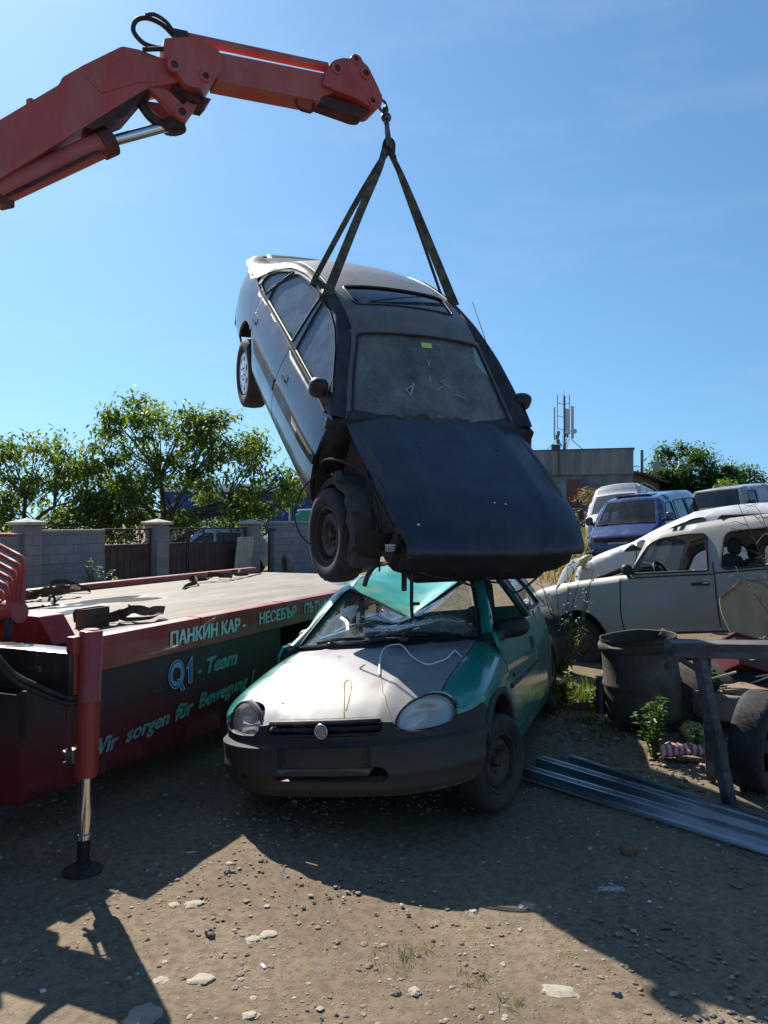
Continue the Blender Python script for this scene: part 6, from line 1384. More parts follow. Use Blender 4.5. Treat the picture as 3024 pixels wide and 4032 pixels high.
    mb = MB(); slab(mb, rnd([(1.36, 4.735), (1.49, 4.75), (1.615, 4.66), (1.645, 4.60), (1.60, 4.56), (1.555, 4.585)], .02), .13, .07); slab(mb, rnd([(1.36, 4.735), (1.49, 4.75), (1.615, 4.66), (1.645, 4.60), (1.60, 4.56), (1.555, 4.585)], .02), -.07, -.13); slab(mb, rnd([(1.70, 4.83), (1.78, 4.83), (1.645, 4.595), (1.60, 4.57), (1.57, 4.61)], .02), .065, -.065)
    pin(mb, 1.596, 4.615, .055, .13); mb.tube([X(1.56, 4.60, 0), X(1.575, 4.53, 0)], .085, 12, 1); mb.build('link_arm', [CRED, DRED], TRK)
    mb = MB(); mb.tube(spl([X(1.33, 4.66, .02), X(1.40, 4.58, .02), X(1.49, 4.545, .02), X(1.58, 4.54, .02)], 6), .035, 8); mb.build('hose', CABLE, TRK); mb = MB(); mb.tube(spl([X(1.74, 4.80, .1), X(1.755, 4.75, .1), X(1.72, 4.73, .1), X(1.69, 4.745, .1)], 5), .010, 6); mb.build('hose', CABLE, TRK); mb = MB(); mb.tube(spl([X(1.564, 5.246, -.02), X(1.486, 5.301, -.02), X(1.383, 5.316, -.02), X(1.305, 5.277, -.02), X(1.283, 5.194, -.02), X(1.350, 5.128, -.02), X(1.45, 5.120, -.02), X(1.53, 5.140, -.02), X(1.582, 5.155, -.02)], 8), .017, 10); mb.build('hose', CABLE, TRK); mb = MB(); mb.tube(spl([X(1.55, 5.25, .03), X(1.50, 5.30, .03), X(1.42, 5.325, .03), X(1.36, 5.30, .03)], 6), .014, 8); mb.build('hose', CABLE, TRK); mb = MB(); mb.tube(spl([X(1.575, 5.24, .04), X(1.585, 5.16, .06), X(1.55, 5.08, .10), X(1.45, 5.02, .15), X(1.317, 4.975, .15)], 8), .016, 8); mb.build('hose', CABLE, TRK)
    # chain links and hook under the head
    mb = MB()
    def link(c, r, ax2):
        pts = [X(c[0], c[1], 0) + (TI.to_3x3() @ (V((0, 0, 1)) * r * 1.35 * sin(a) + (D if ax2 else N) * r * cos(a))) for a in [2 * pi * k / 16 for k in range(17)]]; mb.tube(pts, r * .36, 7)
    link((3.265, 5.205), .035, 0); link((3.30, 5.165), .034, 1); link((3.325, 5.115), .036, 0); blob(mb, X(3.335, 5.075, 0), (.085, .085, .07), 12, 8); mb.tube([X(3.335, 5.07, 0), X(3.34, 5.02, 0)], .022, 8)
    hk = [X(a + .062, b + .04, c) for a, b, c in ((3.28, 4.99, 0), (3.29, 4.93, -.01), (3.305, 4.87, -.02), (3.305, 4.82, -.01), (3.295, 4.79, .01), (3.28, 4.79, .04), (3.27, 4.82, .05), (3.265, 4.86, .05))]; mb.tube(spl(hk, 5), [.020 + .008 * sin(pi * k / 35) for k in range(36)], 8); mb.tube([X(3.324, 5.025, .0), X(3.312, 5.025, .03)], .012, 6); mb.build('hook', M('worn_hook_steel', (.10, .09, .10), .35, .8, var=.3), TRK)
_truck()
# ---------------------------------------------------------------- lifting straps
def _straps():
    W1 = M('dirty_green_webbing', (.055, .052, .035), .95, var=.35, vscale=9, dirt=(.17, .15, .10), dirt_amt=.45, dirt_scale=10, bump=.5, bscale=150)
    W2 = M('purple_brown_webbing', (.045, .032, .035), .95, var=.3, vscale=9, dirt=(.10, .08, .07), dirt_amt=.4, dirt_scale=10, bump=.5, bscale=150)
    SM = Matrix.Translation((.32, 5.604, 1.368)) @ Euler([radians(a) for a in (.3, 35.92, -65.88)]).to_matrix().to_4x4()
    apex = V((.045, 6.42, 4.845))
    def ribbon(mb, pts, w0, w1, tw=0.):
        P = spl([V(p) for p in pts], 8); rows = []; n = len(P)
        for i, p in enumerate(P):
            t = (P[min(i + 1, n - 1)] - P[max(i - 1, 0)]).normalized(); f = i / (n - 1); view = V((sin(tw * f), -cos(tw * f), .2)); s = t.cross(view).normalized(); nn = s.cross(t).normalized(); w_ = w0 + (w1 - w0) * f
            rows.append([p + s * w_ / 2 + nn * .003, p - s * w_ / 2 + nn * .003, p - s * w_ / 2 - nn * .003, p + s * w_ / 2 - nn * .003])
        mb.grid(rows, closeu=True); mb.f([mb.bm.verts[0]] * 0) if False else None
    for nm, xr, xl, m, lb, wr, wl, tr in (('lifting_strap', -1.94, -2.02, W1, 'pair of webbing straps running from hook to the rear roof edges of the saloon', .045, .045, .5), ('lifting_strap', -1.585, -1.71, W2, 'webbing straps running from hook to the roof edges beside the sunroof', .075, .085, .25)):
        o = thing(nm, lb, 'strap', apex, (0, 0, 0), 'lifting straps')
        r1, r2 = SM @ V((xr, -.600, 1.345)), SM @ V((xr, -.605, 1.290)); l1, l2 = SM @ V((xl, .565, 1.352)), SM @ V((xl, .60, 1.29)); mid = SM @ V(((xr + xl) / 2, 0, 1.27))
        k = .015 if m is W1 else -.012
        mb = MB(); ribbon(mb, [V((-.03 + k, k, -.05)), (r1 - apex) * .15 + V((-.015, 0, -.03)), (r1 - apex) * .5 + V((-.01, 0, 0)), r1 - apex], .05, wr, tr); ribbon(mb, [r1 - apex, r2 - apex], wr, wr); mb.build('strap_leg', W1, o)
        mb = MB(); ribbon(mb, [V((.02 + k, k, -.08)), (l1 - apex) * .2 + V((.0, 0, -.01)), (l1 - apex) * .55, l1 - apex], .04, wl if m is W2 else .022, .1); ribbon(mb, [l1 - apex, l2 - apex], .03, .03); mb.build('strap_leg', W2 if m is W1 else W1, o)
        mb = MB(); ribbon(mb, [r2 - apex, mid - apex, l2 - apex], .05, .05); mb.build('strap_underside', m, o)
        mb = MB(); ribbon(mb, [V((-.03 + k, k, -.06)), V((-.02 + k, .02, .02)), V((k, .02, .05)), V((.02 + k, .01, .01)), V((.02 + k, k, -.09))], .05, .05, 1.2); mb.build('strap_eye', W2, o)
_straps()
# ---------------------------------------------------------------- straps lying on the deck, tangled
def _deckstuff():
    WB = M('brown_deck_webbing', (.060, .042, .032), .9, var=.35, vscale=8, dirt=(.16, .12, .09), dirt_amt=.4, bump=.4, bscale=150); WG = M('olive_deck_webbing', (.060, .058, .035), .9, var=.35, vscale=8, bump=.4, bscale=150)
    def tang(name, label, pts, w_, m, r=.002):
        c = sum((V(p) for p in pts), V((0, 0, 0))) / len(pts); mb = MB(); P = spl([V(p) - c for p in pts], 8); rows = []
        for i, p in enumerate(P):
            t = (P[min(i + 1, len(P) - 1)] - P[max(i - 1, 0)]).normalized(); h_ = t.cross(V((0, 0, 1))).normalized(); a_ = 1.0 + .45 * sin(i * .05); s = (h_ * cos(a_) + V((0, 0, 1)) * sin(a_)).normalized()
            rows.append([p + s * w_ / 2 + V((0, 0, w_ * .5 * abs(sin(a_)))), p - s * w_ / 2 + V((0, 0, w_ * .5 * abs(sin(a_))))])
        mb.grid(rows); mb.grid([[q + V((.002, .002, .001)) for q in r_] for r_ in rows]); o = mb.build(name, m, None, 60); o.matrix_world = TM @ Matrix.Translation(c); tag(o, label, 'strap', 'straps lying on the flatbed'); return o
    z = 1.012
    def loops(cx, cy, z, rx, ry, n, sd):
        q = random.Random(sd); out = []; x, y, h = cx - rx, cy, 0.
        for k in range(n * 7):
            h += q.uniform(-.9, .9); 
            if ((x - cx) / rx) ** 2 + ((y - cy) / ry) ** 2 > .8: h = atan2(cy - y, cx - x) + q.uniform(-.7, .7)
            st = .06 * q.uniform(.7, 1.4); x += st * cos(h); y += st * sin(h); out.append((x, y, z + (.055 * q.uniform(.5, 1.2) if k % 2 else .002)))
        return out
    def coil(cx, cy, z, rx, turns, r, sd):
        q = random.Random(sd); n = int(turns * 10); out = []
        for k in range(n):
            t = k / (n - 1); a = 2 * pi * turns * t; rr = r * (1 + .35 * sin(a * .37 + sd)); out.append((cx + rx * (2 * t - 1) * .8 + rr * cos(a) + .02 * q.uniform(-1, 1), cy + rr * sin(a) * .9 + .05 * sin(5 * t + sd), z + .012 + .030 * (1 + sin(a * .61 + sd)) * (.4 + .6 * q.random())))
        return out
    tang('ratchet_strap', 'brown tangled strap heaped on the flatbed by the square tube post', coil(.56, .34, z, .34, 4.5, .10, 1), .046, WB)
    tang('ratchet_strap', 'olive strap draped over the far red rail of the flatbed', [(.75, 1.95, z)] + coil(1.45, 2.05, z, .38, 3.5, .11, 2) + [(1.75, 2.2, z), (1.85, 2.40, z + .06), (2.0, 2.36, z + .08), (2.05, 2.1, z)], .046, WG)
    tang('ratchet_strap', 'long dark strap trailing along the far side of the flatbed', [(2.7, 1.55, z), (2.95, 1.68, z), (3.15, 1.72, z + .01)] + coil(3.9, 1.95, z, .70, 4, .09, 3) + [(5.0, 2.1, z)], .046, WB)
    o = thing('ratchet_buckle', 'black ratchet buckle lying on the deck ahead of the tangled straps', 'buckle', TM @ V((1.0, 1.48, z)), (0, 0, 1.0))
    mb = MB(); mb.box((0, 0, .02), (.12, .06, .012), Euler((.2, 0, 0)), .003); mb.box((.04, 0, .05), (.10, .05, .010), Euler((0, -.7, 0)), .003); mb.build('handle', BLACK, o)
    mb = MB(); mb.tube(spl([V((-.02, 0, .05)), V((.0, .0, .085)), V((.03, 0, .07)), V((.02, 0, .03)), V((-.08, .02, .01)), V((-.35, .05, .005)), V((-.5, .0, .0))], 6), .010, 6); mb.build('wire_hook', BLACK, o)
    mb = MB(); mb.tube(spl([V((-.05, 0, 0)), V((-.06, 0, .06)), V((0, 0, .09)), V((.06, 0, .07)), V((.05, 0, .0))], 5), .012, 8); o = mb.build('lashing_ring', CHROME, None, 38); o.matrix_world = TM @ Matrix.Translation((1.45, 2.41, 1.07)); tag(o, 'shiny bent lashing ring standing on the far red rail', 'ring')
    o = thing('timber_beam', 'pale grey concrete kerb lying beyond the flatbed tail', 'beam', (-1.35, 9.6, 0), (0, 0, .35)); mb = MB(); mb.box((0, 0, .85), (2.2, .25, .16), Euler((0, -.03, 0)), .015); mb.build('beam_body', CAP, o); mb = MB(); mb.box((-.8, 0, .38), (.3, .3, .78)); mb.box((.8, 0, .38), (.3, .3, .78)); mb.build('support_block', BLK, o)
_deckstuff()
# ---------------------------------------------------------------- generic shell for the other vehicles
class Shell:
    """body from a closed side profile: flat-ish sides with tumblehome and rounded edges, and a strip over the top between them"""
    def __init__(s, prof, hw, belt, tumble, rad=.08, tf=.10, tr=.06, crown=.03):
        s.prof = prof; s.hw, s.belt, s.tm, s.rad, s.tf, s.tr, s.crown = hw, belt, tumble, rad, tf, tr, crown
        xs = [p[0] for p in prof]; s.x0, s.x1 = min(xs), max(xs)
        s.zb = min(p[1] for p in prof)
    def base_y(s, x, z):
        k = (x - s.x0) / (s.x1 - s.x0); y = s.hw * (1 - s.tf * smooth(.78, 1.02, k) ** 1.5 - s.tr * smooth(.18, -.02, k) ** 1.5)
        if z > s.belt: y -= s.tm * (z - s.belt) + .10 * (z - s.belt) ** 2
        else: y -= .05 * ((s.belt - .25 - z) / .5) ** 2 * (1 if z < s.belt - .25 else .35)
        return y
    def y(s, x, z):
        y = s.base_y(x, z); d = segdist((x, z), s.prof)
        if d < s.rad and z > s.zb + .02: y -= s.rad * (1 - sqrt(max(0, 1 - (1 - d / s.rad) ** 2)))
        return y
    def side(s, sg): return lambda x, z: V((x, sg * s.y(x, z), z))
    def strip(s, mb, pts, mi=0, nv=12, off=0., vm=1.0):
        """pts: dense polyline on the profile"""
        rows = []; n = len(pts)
        for i, (x, z) in enumerate(pts):
            a = pts[max(i - 1, 0)]; b = pts[min(i + 1, n - 1)]; t = V((b[0] - a[0], b[1] - a[1])).normalized(); nx, nz = t.y, -t.x
            if nx * (x - (s.x0 + s.x1) / 2) + nz * (z - .8) < 0: nx, nz = -nx, -nz
            ye = s.y(x, z); r = []
            for k in range(nv + 1):
                v = -1 + 2 * k / nv; c = s.crown * (1 - v * v) + off; r.append(V((x + nx * c, v * ye * vm, z + nz * c)))
            rows.append(r)
        mb.grid(rows, mi)
def dense(pts, n=5): return spl2(pts, n, False)
def vehicle(root, paintm, prof_top, bottom, hw, belt, tumble, windows, glass_m, wheels, screen, rearscr, arch_r, lights, rad=.08, crown=.03, seams=(), tf=.10, tr=.06, seats=(), open_windows=False, hood=None, trim=None, rimm=None, style='steel', res=.09, rmat=None, roofm=None):
    """prof_top: list of (x,z) from front bottom over the roof to the rear bottom; screen/rearscr: index ranges in prof_top that are glass; hood likewise"""
    pt = dense(prof_top, 5); full = pt + bottom
    S = Shell(full, hw, belt, tumble, rad, tf, tr, crown); ref = lambda p: V((p.x, 0, p.z * .9 + .05))
    trim = trim or TRIM
    for sg in (-1, 1):
        outl = list(pt); 
        base = [bottom[0]] if bottom else []
        # lower edge with wheel arches
        low = []; zb = bottom[0][1]
        for wx, wz, wr in sorted([(w_[0], w_[1], arch_r) for w_ in wheels]):
            a0 = math.asin(max(-1, min(1, (zb - wz) / wr))); low += [(wx + wr * cos(t), wz + wr * sin(t)) for t in [pi - a0 - (pi - 2 * a0) * k / 14 for k in range(15)]]
        poly = pt + [(bottom[0][0], zb)] + low + [(bottom[-1][0], zb)]
        mb = MB(); mb.patch(poly, S.side(sg), res, [w_ for w_ in windows], .02, ref); sd = mb.build('body_side', paintm, root, 50)
        for w_ in windows:
            if not open_windows:
                mb = MB(); mb.patch(w_, S.side(sg), .2, rim=0, ref=ref, off=-.012); mb.build('side_window', glass_m, sd)
            mb = MB(); q = [S.side(sg)(*p) + V((0, sg * .003, 0)) for p in resamp(w_, .08)]; mb.tube(q + [q[0]], .011, 5, cap=False); mb.build('window_seal', trim, sd)
        if seams:
            mb = MB()
            for sm in seams: mb.tube([S.side(sg)(*p) + V((0, sg * .0015, 0)) for p in dense(sm, 4)], .0065, 5)
            mb.build('panel_gap', TRIM, sd)
        for wx, wz, wr, ww in wheels:
            wheel(root, (wx, sg * (hw - .10 - ww * .32), wz), wr, ww, wr * .6, sg, style, rimm, tmat=rmat)
    segs = []; n = len(prof_top); k = 0
    def seg(i0, i1): return pt[i0 * 5:i1 * 5 + 1]
    marks = sorted(set([0, n - 1] + list(screen or []) + list(rearscr or []) + list(hood or [])))
    for a, b in zip(marks[:-1], marks[1:]):
        isg = (screen and (a, b) == tuple(screen)) or (rearscr and (a, b) == tuple(rearscr)); nm = 'bonnet' if hood and (a, b) == tuple(hood) else ('front_panel' if a == 0 else ('tail_panel' if b == n - 1 else 'roof'))
        sp = seg(a, b)
        if isg:
            mb = MB(); S.strip(mb, sp, 0, 12, -.006, .93); mb.build('windscreen' if a < n / 2 else 'rear_window', glass_m, root)
            for sg in (-1, 1):
                mb = MB(); rows = []
                for x, z in sp:
                    y = S.y(x, z); rows.append([V((x, sg * y, z)), V((x, sg * y * .90, z + .006)), V((x - .03, sg * y * .90, z - .03))])
                mb.grid(rows); mb.build('pillar', paintm, root)
            mb = MB(); mb.tube([V((sp[0][0], v * S.y(*sp[0]) * .94, sp[0][1])) + V((.02, 0, .0)) + V((S.crown * .8 * (1 - v * v), 0, S.crown * .5 * (1 - v * v))) for v in [-1 + k / 6 for k in range(13)]], .016, 5); mb.build('screen_seal', trim, root)
        else:
            mb = MB(); S.strip(mb, sp); mb.build(nm, roofm if (roofm and nm == 'roof') else paintm, root, 50)
    mb = MB(); xs = [p[0] for p in full]; zb = bottom[0][1]; mb.box(((min(xs) + max(xs)) / 2, 0, zb + .06), ((max(xs) - min(xs)) * .93, hw * 1.62, .08), None, .02)
    for wx, wz, wr, ww in wheels:
        for sg in (-1, 1):
            mb.grid([[V((wx + arch_r * 1.03 * cos(t), sg * yy, wz + arch_r * 1.03 * sin(t))) for yy in (hw * .55, hw * .97)] for t in [radians(180 * k / 12) for k in range(13)]]); mb.grid([[V((wx + q * cos(t), sg * hw * .56, wz + q * sin(t))) for q in (0, arch_r * 1.03)] for t in [radians(180 * k / 12) for k in range(13)]])
    mb.build('underbody', DARK, root)
    for c in seats: seat(root, c, INTERIOR)
    return S
# ---------------------------------------------------------------- pale beige small estate car
def _estate():
    R = thing('estate_car', 'faded beige old estate car with buckled bonnet behind the rusty barrel', 'car', (2.616, 8.951, .023), [radians(a) for a in (6.62, 7.11, -220.93)])
    t = NT('chalky_beige_paint'); b = t.b
    base = t.ramp(t.noise(1.6, 6, .6), .3, .75, (.29, .278, .252, 1), (.375, .36, .328, 1)); f = t.ramp(t.noise(7, 7, .72), .62, .78); base = t.mix(t.math('MULTIPLY', f, .35), base, (.25, .22, .18, 1)); t.l(base, b.inputs['Base Color']); b.inputs['Roughness'].default_value = .48; b.inputs['Coat Weight'].default_value = .15; b.inputs['Coat Roughness'].default_value = .3; t.bump(t.noise(6, 3), .04, .01)
    BP = t.m
    prof = [(.66, .34), (.705, .46), (.70, .66), (.655, .80), (.54, .865), (.30, .895), (-.10, .925), (-.50, .945), (-.62, .965), (-.72, 1.16), (-.80, 1.335), (-.86, 1.375), (-1.1, 1.415), (-1.6, 1.445), (-2.2, 1.435), (-2.60, 1.39), (-2.70, 1.33), (-2.77, 1.05), (-2.80, .75), (-2.79, .5), (-2.74, .36)]
    w1 = rnd([(-.655, .945), (-1.470, .915), (-1.445, 1.300), (-1.25, 1.315), (-.965, 1.300), (-.86, 1.255)], [.04, .03, .06, .1, .06, .12]); w2 = rnd([(-1.585, .915), (-1.625, 1.295), (-2.48, 1.285), (-2.56, .925)], [.08, .09, .09, .08])
    wh = [(0, .255, .27, .14), (-2.02, .255, .27, .14)]
    S = vehicle(R, BP, prof, [(-2.70, .33), (.62, .33)], .755, .92, .26, [w1, w2], GLASS, wh, (8, 11), (16, 17), .345, None, rad=.075, crown=.045, tf=.22, tr=.05, open_windows=True, hood=None, res=.06, style='flat', rimm=M('rusty_beige_rim', (.18, .16, .13), .75, .2, var=.3, dirt=(.08, .05, .035), dirt_amt=.5, dirt_scale=9, bump=.4), rmat=RUBBER,
        seams=[[(-.545, .36), (-.53, .55), (-.54, .75), (-.545, .90)], [(-1.53, .36), (-1.525, .6), (-1.522, .88), (-1.51, 1.0)], [(-.545, .90), (-1.0, .893), (-1.52, .875)], [(-1.52, .885), (-2.0, .885), (-2.7, .885)]], seats=[(-1.25, .33, .50), (-1.25, -.33, .50)])
    f = S.side(1)
    mb = MB()
    for yy in (1, -1):
        g = S.side(yy); mb.tube([g(-1.30, .79) + V((0, yy * .02, 0)), g(-1.47, .785) + V((0, yy * .028, 0))], [.013, .018], 8); mb.tube([g(-1.46, .785) + V((0, yy * .03, 0)), g(-1.475, .785) + V((0, yy * .034, 0))], .014, 8)
    mb.build('door_handle', BLACK, R)
    mb = MB(); blob(mb, f(-.66, .965) + V((.0, .085, .02)), (.10, .15, .12), 14, 8, 2.6); mb.tube([f(-.64, .92) + V((0, .0, 0)), f(-.66, .95) + V((0, .06, 0))], .02, 6); mb.build('door_mirror', BLACK, R)
    # buckled bonnet: lifted sheet with a crease
    mb = MB(); rows = []
    for i in range(17):
        x = .52 - 1.08 * i / 16; row = []
        for j in range(15):
            y = -.56 + 1.12 * j / 14; k = (i / 16); row.append(V((x + .02 * sin(y * 5), y, .905 + .05 * k + .13 * k ** 3 * (1 - .25 * (y / .56) ** 2) + .02 * sin(7 * y + 3 * k) * k + .015 * noise.noise(V((x * 3, y * 3, 1))) - .03 * (1 - k) ** 2)))
        rows.append(row)
    mb.grid(rows); mb.build('bonnet', BP, R, 50)
    mb = MB(); mb.tube(spl([V((.40, .60, .885)), V((.1, .59, .91)), V((-.2, .585, .925)), V((-.38, .58, .945)), V((-.55, .575, .985))], 5), .010, 6); mb.tube(spl([V((-.52, .5, 1.0)), V((-.54, .2, 1.04)), V((-.53, -.2, 1.05)), V((-.52, -.5, .99))], 5), .022, 6); mb.build('bonnet_gap', TRIM, R)
    steering(R, (-.86, .33, .93)); mb = MB(); blob(mb, (-.62, 0, .88), (.22, 1.25, .14), 16, 8, 4); mb.build('dashboard', BLACK, R)
    mb = MB(); blob(mb, (-2.0, 0, .72), (.16, 1.2, .5), 16, 8, 4); mb.build('rear_seat', INTERIOR, R)
    mb = MB()
    for sg in (-1, 1): mb.lathe([(0, .03), (.07, .025), (.09, .0)], 18, Matrix.Translation((.69, sg * .46, .70)) @ Euler((0, pi / 2, 0)).to_matrix().to_4x4())
    mb.build('headlight', HLG, R)
    mb = MB(); 
    for sg in (-1, 1): mb.box((-2.30, sg * .60, 1.1), (.10, .05, .40), Euler((0, .05, 0)), .01)
    mb.build('inner_pillar', TRIM, R)
    mb = MB(); blob(mb, (-2.35, .38, .99), (.35, .35, .14), 14, 8, 2.2); o = mb.build('blue_bag', M('blue_plastic_bag', (.10, .22, .55), .4, bump=.3, bscale=12)); o.parent = R; 
_estate()
# ---------------------------------------------------------------- white hatchback behind the estate
WHP = paint('white_car_paint', (.48, .49, .50), .40, 0, .12, dust=(.40, .37, .32), dust_amt=.25)
def _white():
    R = thing('hatchback_car', 'white rounded hatchback with torn front wing parked behind the beige estate', 'car', (4.05, 12.0, .22), [radians(a) for a in (2, 2.5, -222)])
    prof = [(.80, .32), (.88, .46), (.86, .62), (.78, .76), (.45, .92), (.05, 1.05), (-.22, 1.14), (-.60, 1.34), (-.98, 1.50), (-1.12, 1.545), (-1.7, 1.60), (-2.3, 1.57), (-2.85, 1.46), (-3.0, 1.38), (-3.18, 1.05), (-3.24, .8), (-3.22, .55), (-3.15, .35)]
    w1 = rnd([(-.30, 1.06), (-1.22, 1.08), (-1.25, 1.44), (-1.10, 1.43), (-.72, 1.28)], [.03, .03, .05, .08, .06]); w2 = rnd([(-1.40, 1.08), (-1.43, 1.455), (-2.3, 1.44), (-2.62, 1.12)], [.03, .06, .08, .05])
    S = vehicle(R, WHP, prof, [(-3.10, .30), (.76, .30)], .86, 1.04, .30, [w1, w2], glass('white_car_glass', (.40, .46, .46), .16), [(0, .30, .30, .19), (-2.5, .30, .30, .19)], (6, 8), (13, 14), .36, None, rad=.11, crown=.04, tf=.24, seams=[[(-.30, .40), (-.28, .7), (-.30, 1.04)], [(-1.33, .36), (-1.32, .7), (-1.33, 1.05)], [(-2.2, .62), (-2.25, 1.05)]], rimm=HUBCAP, style='cap', seats=[(-1.2, .36, .62), (-1.2, -.36, .62)])
    mb = MB(); o = []
    for sg in (-1, 1):
        f = S.side(sg); mb.patch(rnd([(.40, .76), (.74, .66), (.80, .74), (.50, .88)], .04), f, .06, rim=.01, ref=lambda p: V((p.x - .3, 0, .6)), off=.006)
    mb.build('headlight', HLG, R)
    mb = MB(); f = S.side(1); blob(mb, f(-.42, 1.06) + V((0, .10, .03)), (.13, .20, .13), 14, 8, 2.6); mb.build('door_mirror', WHP, R)
    mb = MB(); mb.patch(rnd([(-.10, .98), (-.42, 1.0), (-.22, 1.10)], .02), S.side(1), .05, rim=.01, ref=lambda p: V((p.x, 0, .8)), off=.006); mb.build('quarter_light', TRIM, R)
    # torn wing sheet standing off the front corner
    mb = MB(); rows = []
    for i in range(15):
        k = i / 14; c = V((.86 + .30 * k - .20 * k * k, .74 + .22 * k, .50 + .40 * k)); rows.append([c + V((0, -.03, -.02)), c + V((.06 * (1 - k), .02, .07 * (1 - k * .8))), c + V((.05 * (1 - k), .07, .15 * (1 - k)))])
    rows = [[V((1.20 - .62 * u_ + .04 * sin(v_ * 3), .72 + .20 * sin(u_ * 1.6) - .05 * v_, .22 + .62 * u_ ** 1.2 + (.22 * (1 - (2 * u_ - 1) ** 2) + .05) * v_)) for v_ in (0, .33, .66, 1)] for u_ in [k / 14 for k in range(15)]]
    mb.grid(rows); mb.build('torn_wing', WHP, R, 50)
    mb = MB(); blob(mb, (.62, .66, .86), (.26, .10, .14), 14, 8, 2.6, 0, Euler((0, .5, .3)).to_matrix().to_4x4()); mb.build('indicator_lamp', M('yellowed_lamp', (.55, .40, .20), .25, coat=.6), R)
_white()
# ---------------------------------------------------------------- three vans
def _vans():
    g = 'vans parked at the back of the yard'
    NAVY = paint('navy_van_paint', (.020, .030, .115), .25, .2, .9, dust=(.16, .16, .18), dust_amt=.28)
    R = thing('panel_van', 'dark blue van without front grille parked nose-on behind the white car', 'van', (6.231, 19.264, .487), [radians(a) for a in (3.72, 3.84, -125.52)], g)
    prof = [(.84, .34), (.90, .50), (.88, .72), (.80, .90), (.62, .99), (.36, 1.10), (.20, 1.165), (-.05, 1.42), (-.31, 1.68), (-.42, 1.745), (-.9, 1.80), (-2.2, 1.84), (-3.4, 1.82), (-3.62, 1.76), (-3.76, 1.15), (-3.80, .7), (-3.76, .36)]
    wins = [rnd([(-.14, 1.15), (-1.02, 1.14), (-1.06, 1.60), (-.62, 1.61), (-.44, 1.52)], [.03, .03, .05, .05, .05]), rnd([(-1.22, 1.14), (-1.24, 1.62), (-2.30, 1.63), (-2.30, 1.14)], .06), rnd([(-2.42, 1.14), (-2.42, 1.63), (-3.45, 1.60), (-3.52, 1.14)], .06)]
    BG = glass('navy_van_side_glass', (.10, .14, .20), .10, (.10, .14, .22), .03); 
    S = vehicle(R, NAVY, prof, [(-3.72, .33), (.80, .33)], .915, 1.10, .22, wins, BG, [(0, .32, .32, .2), (-2.92, .32, .32, .2)], (6, 8), (13, 14), .39, None, rad=.10, crown=.03, tf=.14, hood=(4, 6), seams=[[(-.02, .45), (.0, 1.1)], [(-1.14, .4), (-1.14, 1.15)], [(-2.36, .4), (-2.36, 1.12)]], res=.12)
    for o in [c for c in R.children if c.name.startswith('windscreen')]: o.data.materials[0] = glass('van_windscreen', (.60, .66, .66), .08)
    mb = MB()
    mb.grid([[V((.905 - .06 * (abs(y) / .8) ** 2, y, z)) for y in (-.60, -.3, 0, .3, .60)] for z in (.60, .72, .88)]); mb.box((.88, 0, .46), (.10, 1.66, .20), None, .04); mb.build('grille_opening', DARK, R)
    mb = MB()
    for k in range(9): mb.box((.92, -.22 + .055 * k, .745), (.02, .040, .05), None, .006)
    mb.build('bent_bracket', M('pale_bracket', (.5, .46, .40), .6), R)
    for sg in (-1, 1):
        mb = MB(); mb.patch(rnd([(sg * .60, .64), (sg * .82, .66), (sg * .82, .86), (sg * .60, .86)], .03), lambda y, z: V((.915 - .12 * max(0, (abs(y) - .5) / .35) ** 2 - .3 * max(0, z - .75), y, z)), .05, rim=.05, ref=V((0, 0, .7))); mb.build('headlight', HLG, R)
        mb = MB(); mb.patch(rnd([(sg * .60, .64), (sg * .82, .66), (sg * .82, .86), (sg * .60, .86)], .03), lambda y, z: V((.875 - .12 * max(0, (abs(y) - .5) / .35) ** 2 - .3 * max(0, z - .75), y, z)), .05, rim=0, ref=V((0, 0, .7))); mb.build('headlight_reflector', REFL, R)
        mb = MB(); blob(mb, (-.03, sg * 1.02, 1.27), (.12, .20, .22), 14, 8, 3); mb.tube([V((-.06, sg * .86, 1.16)), V((-.03, sg * .98, 1.22))], .035, 6); mb.build('door_mirror', NAVY if sg > 0 else M('dark_blue_mirror', (.02, .02, .06), .4, coat=.5), R)
    mb = MB()
    for y0, y1 in ((-.62, -.05), (-.05, .60)): mb.tube([V((.25, y0, 1.17)), V((.22, (y0 + y1) / 2, 1.20)), V((.20, y1, 1.215))], .012, 5)
    mb.build('wiper', BLACK, R)
    mb = MB(); mb.patch(rnd([(-.62, -.50), (-1.30, -.50), (-1.30, .42), (-.62, .42)], .08), lambda x, y: V((x, y, 1.855 + .02 * (x + .6) * -.1 - .03 * (y / .7) ** 2)), .12, rim=.03, ref=V((-1, 0, 1))); mb.build('roof_hatch', NAVY, R)
    for y in (-.4, .4): seat(R, (-1.05, y, .80), GREYFAB)
    mb = MB(); blob(mb, (-.0, 0, 1.10), (.4, 1.5, .16), 14, 8, 4); mb.build('dashboard', BLACK, R)
    mb = MB(); mb.box((-2.3, 0, 1.12), (1.6, 1.5, 1.0), None, .06); mb.build('load', DARK, R)
    # white high-roof van
    WP = paint('white_van_paint', (.44, .46, .49), .38, 0, .4, dust=(.34, .32, .28), dust_amt=.42)
    R = thing('high_roof_van', 'white high-roof van half hidden behind the dark blue van', 'van', (7.972, 26.089, .629), [radians(a) for a in (5.42, -4.4, -119.36)], g)
    prof = [(.86, .36), (.92, .6), (.88, .95), (.70, 1.15), (.45, 1.30), (.34, 1.37), (.05, 1.68), (-.27, 2.0), (-.38, 2.10), (-.54, 2.33), (-.70, 2.41), (-1.6, 2.50), (-3.2, 2.56), (-4.1, 2.56), (-4.3, 2.48), (-4.40, 1.5), (-4.42, .8), (-4.38, .40)]
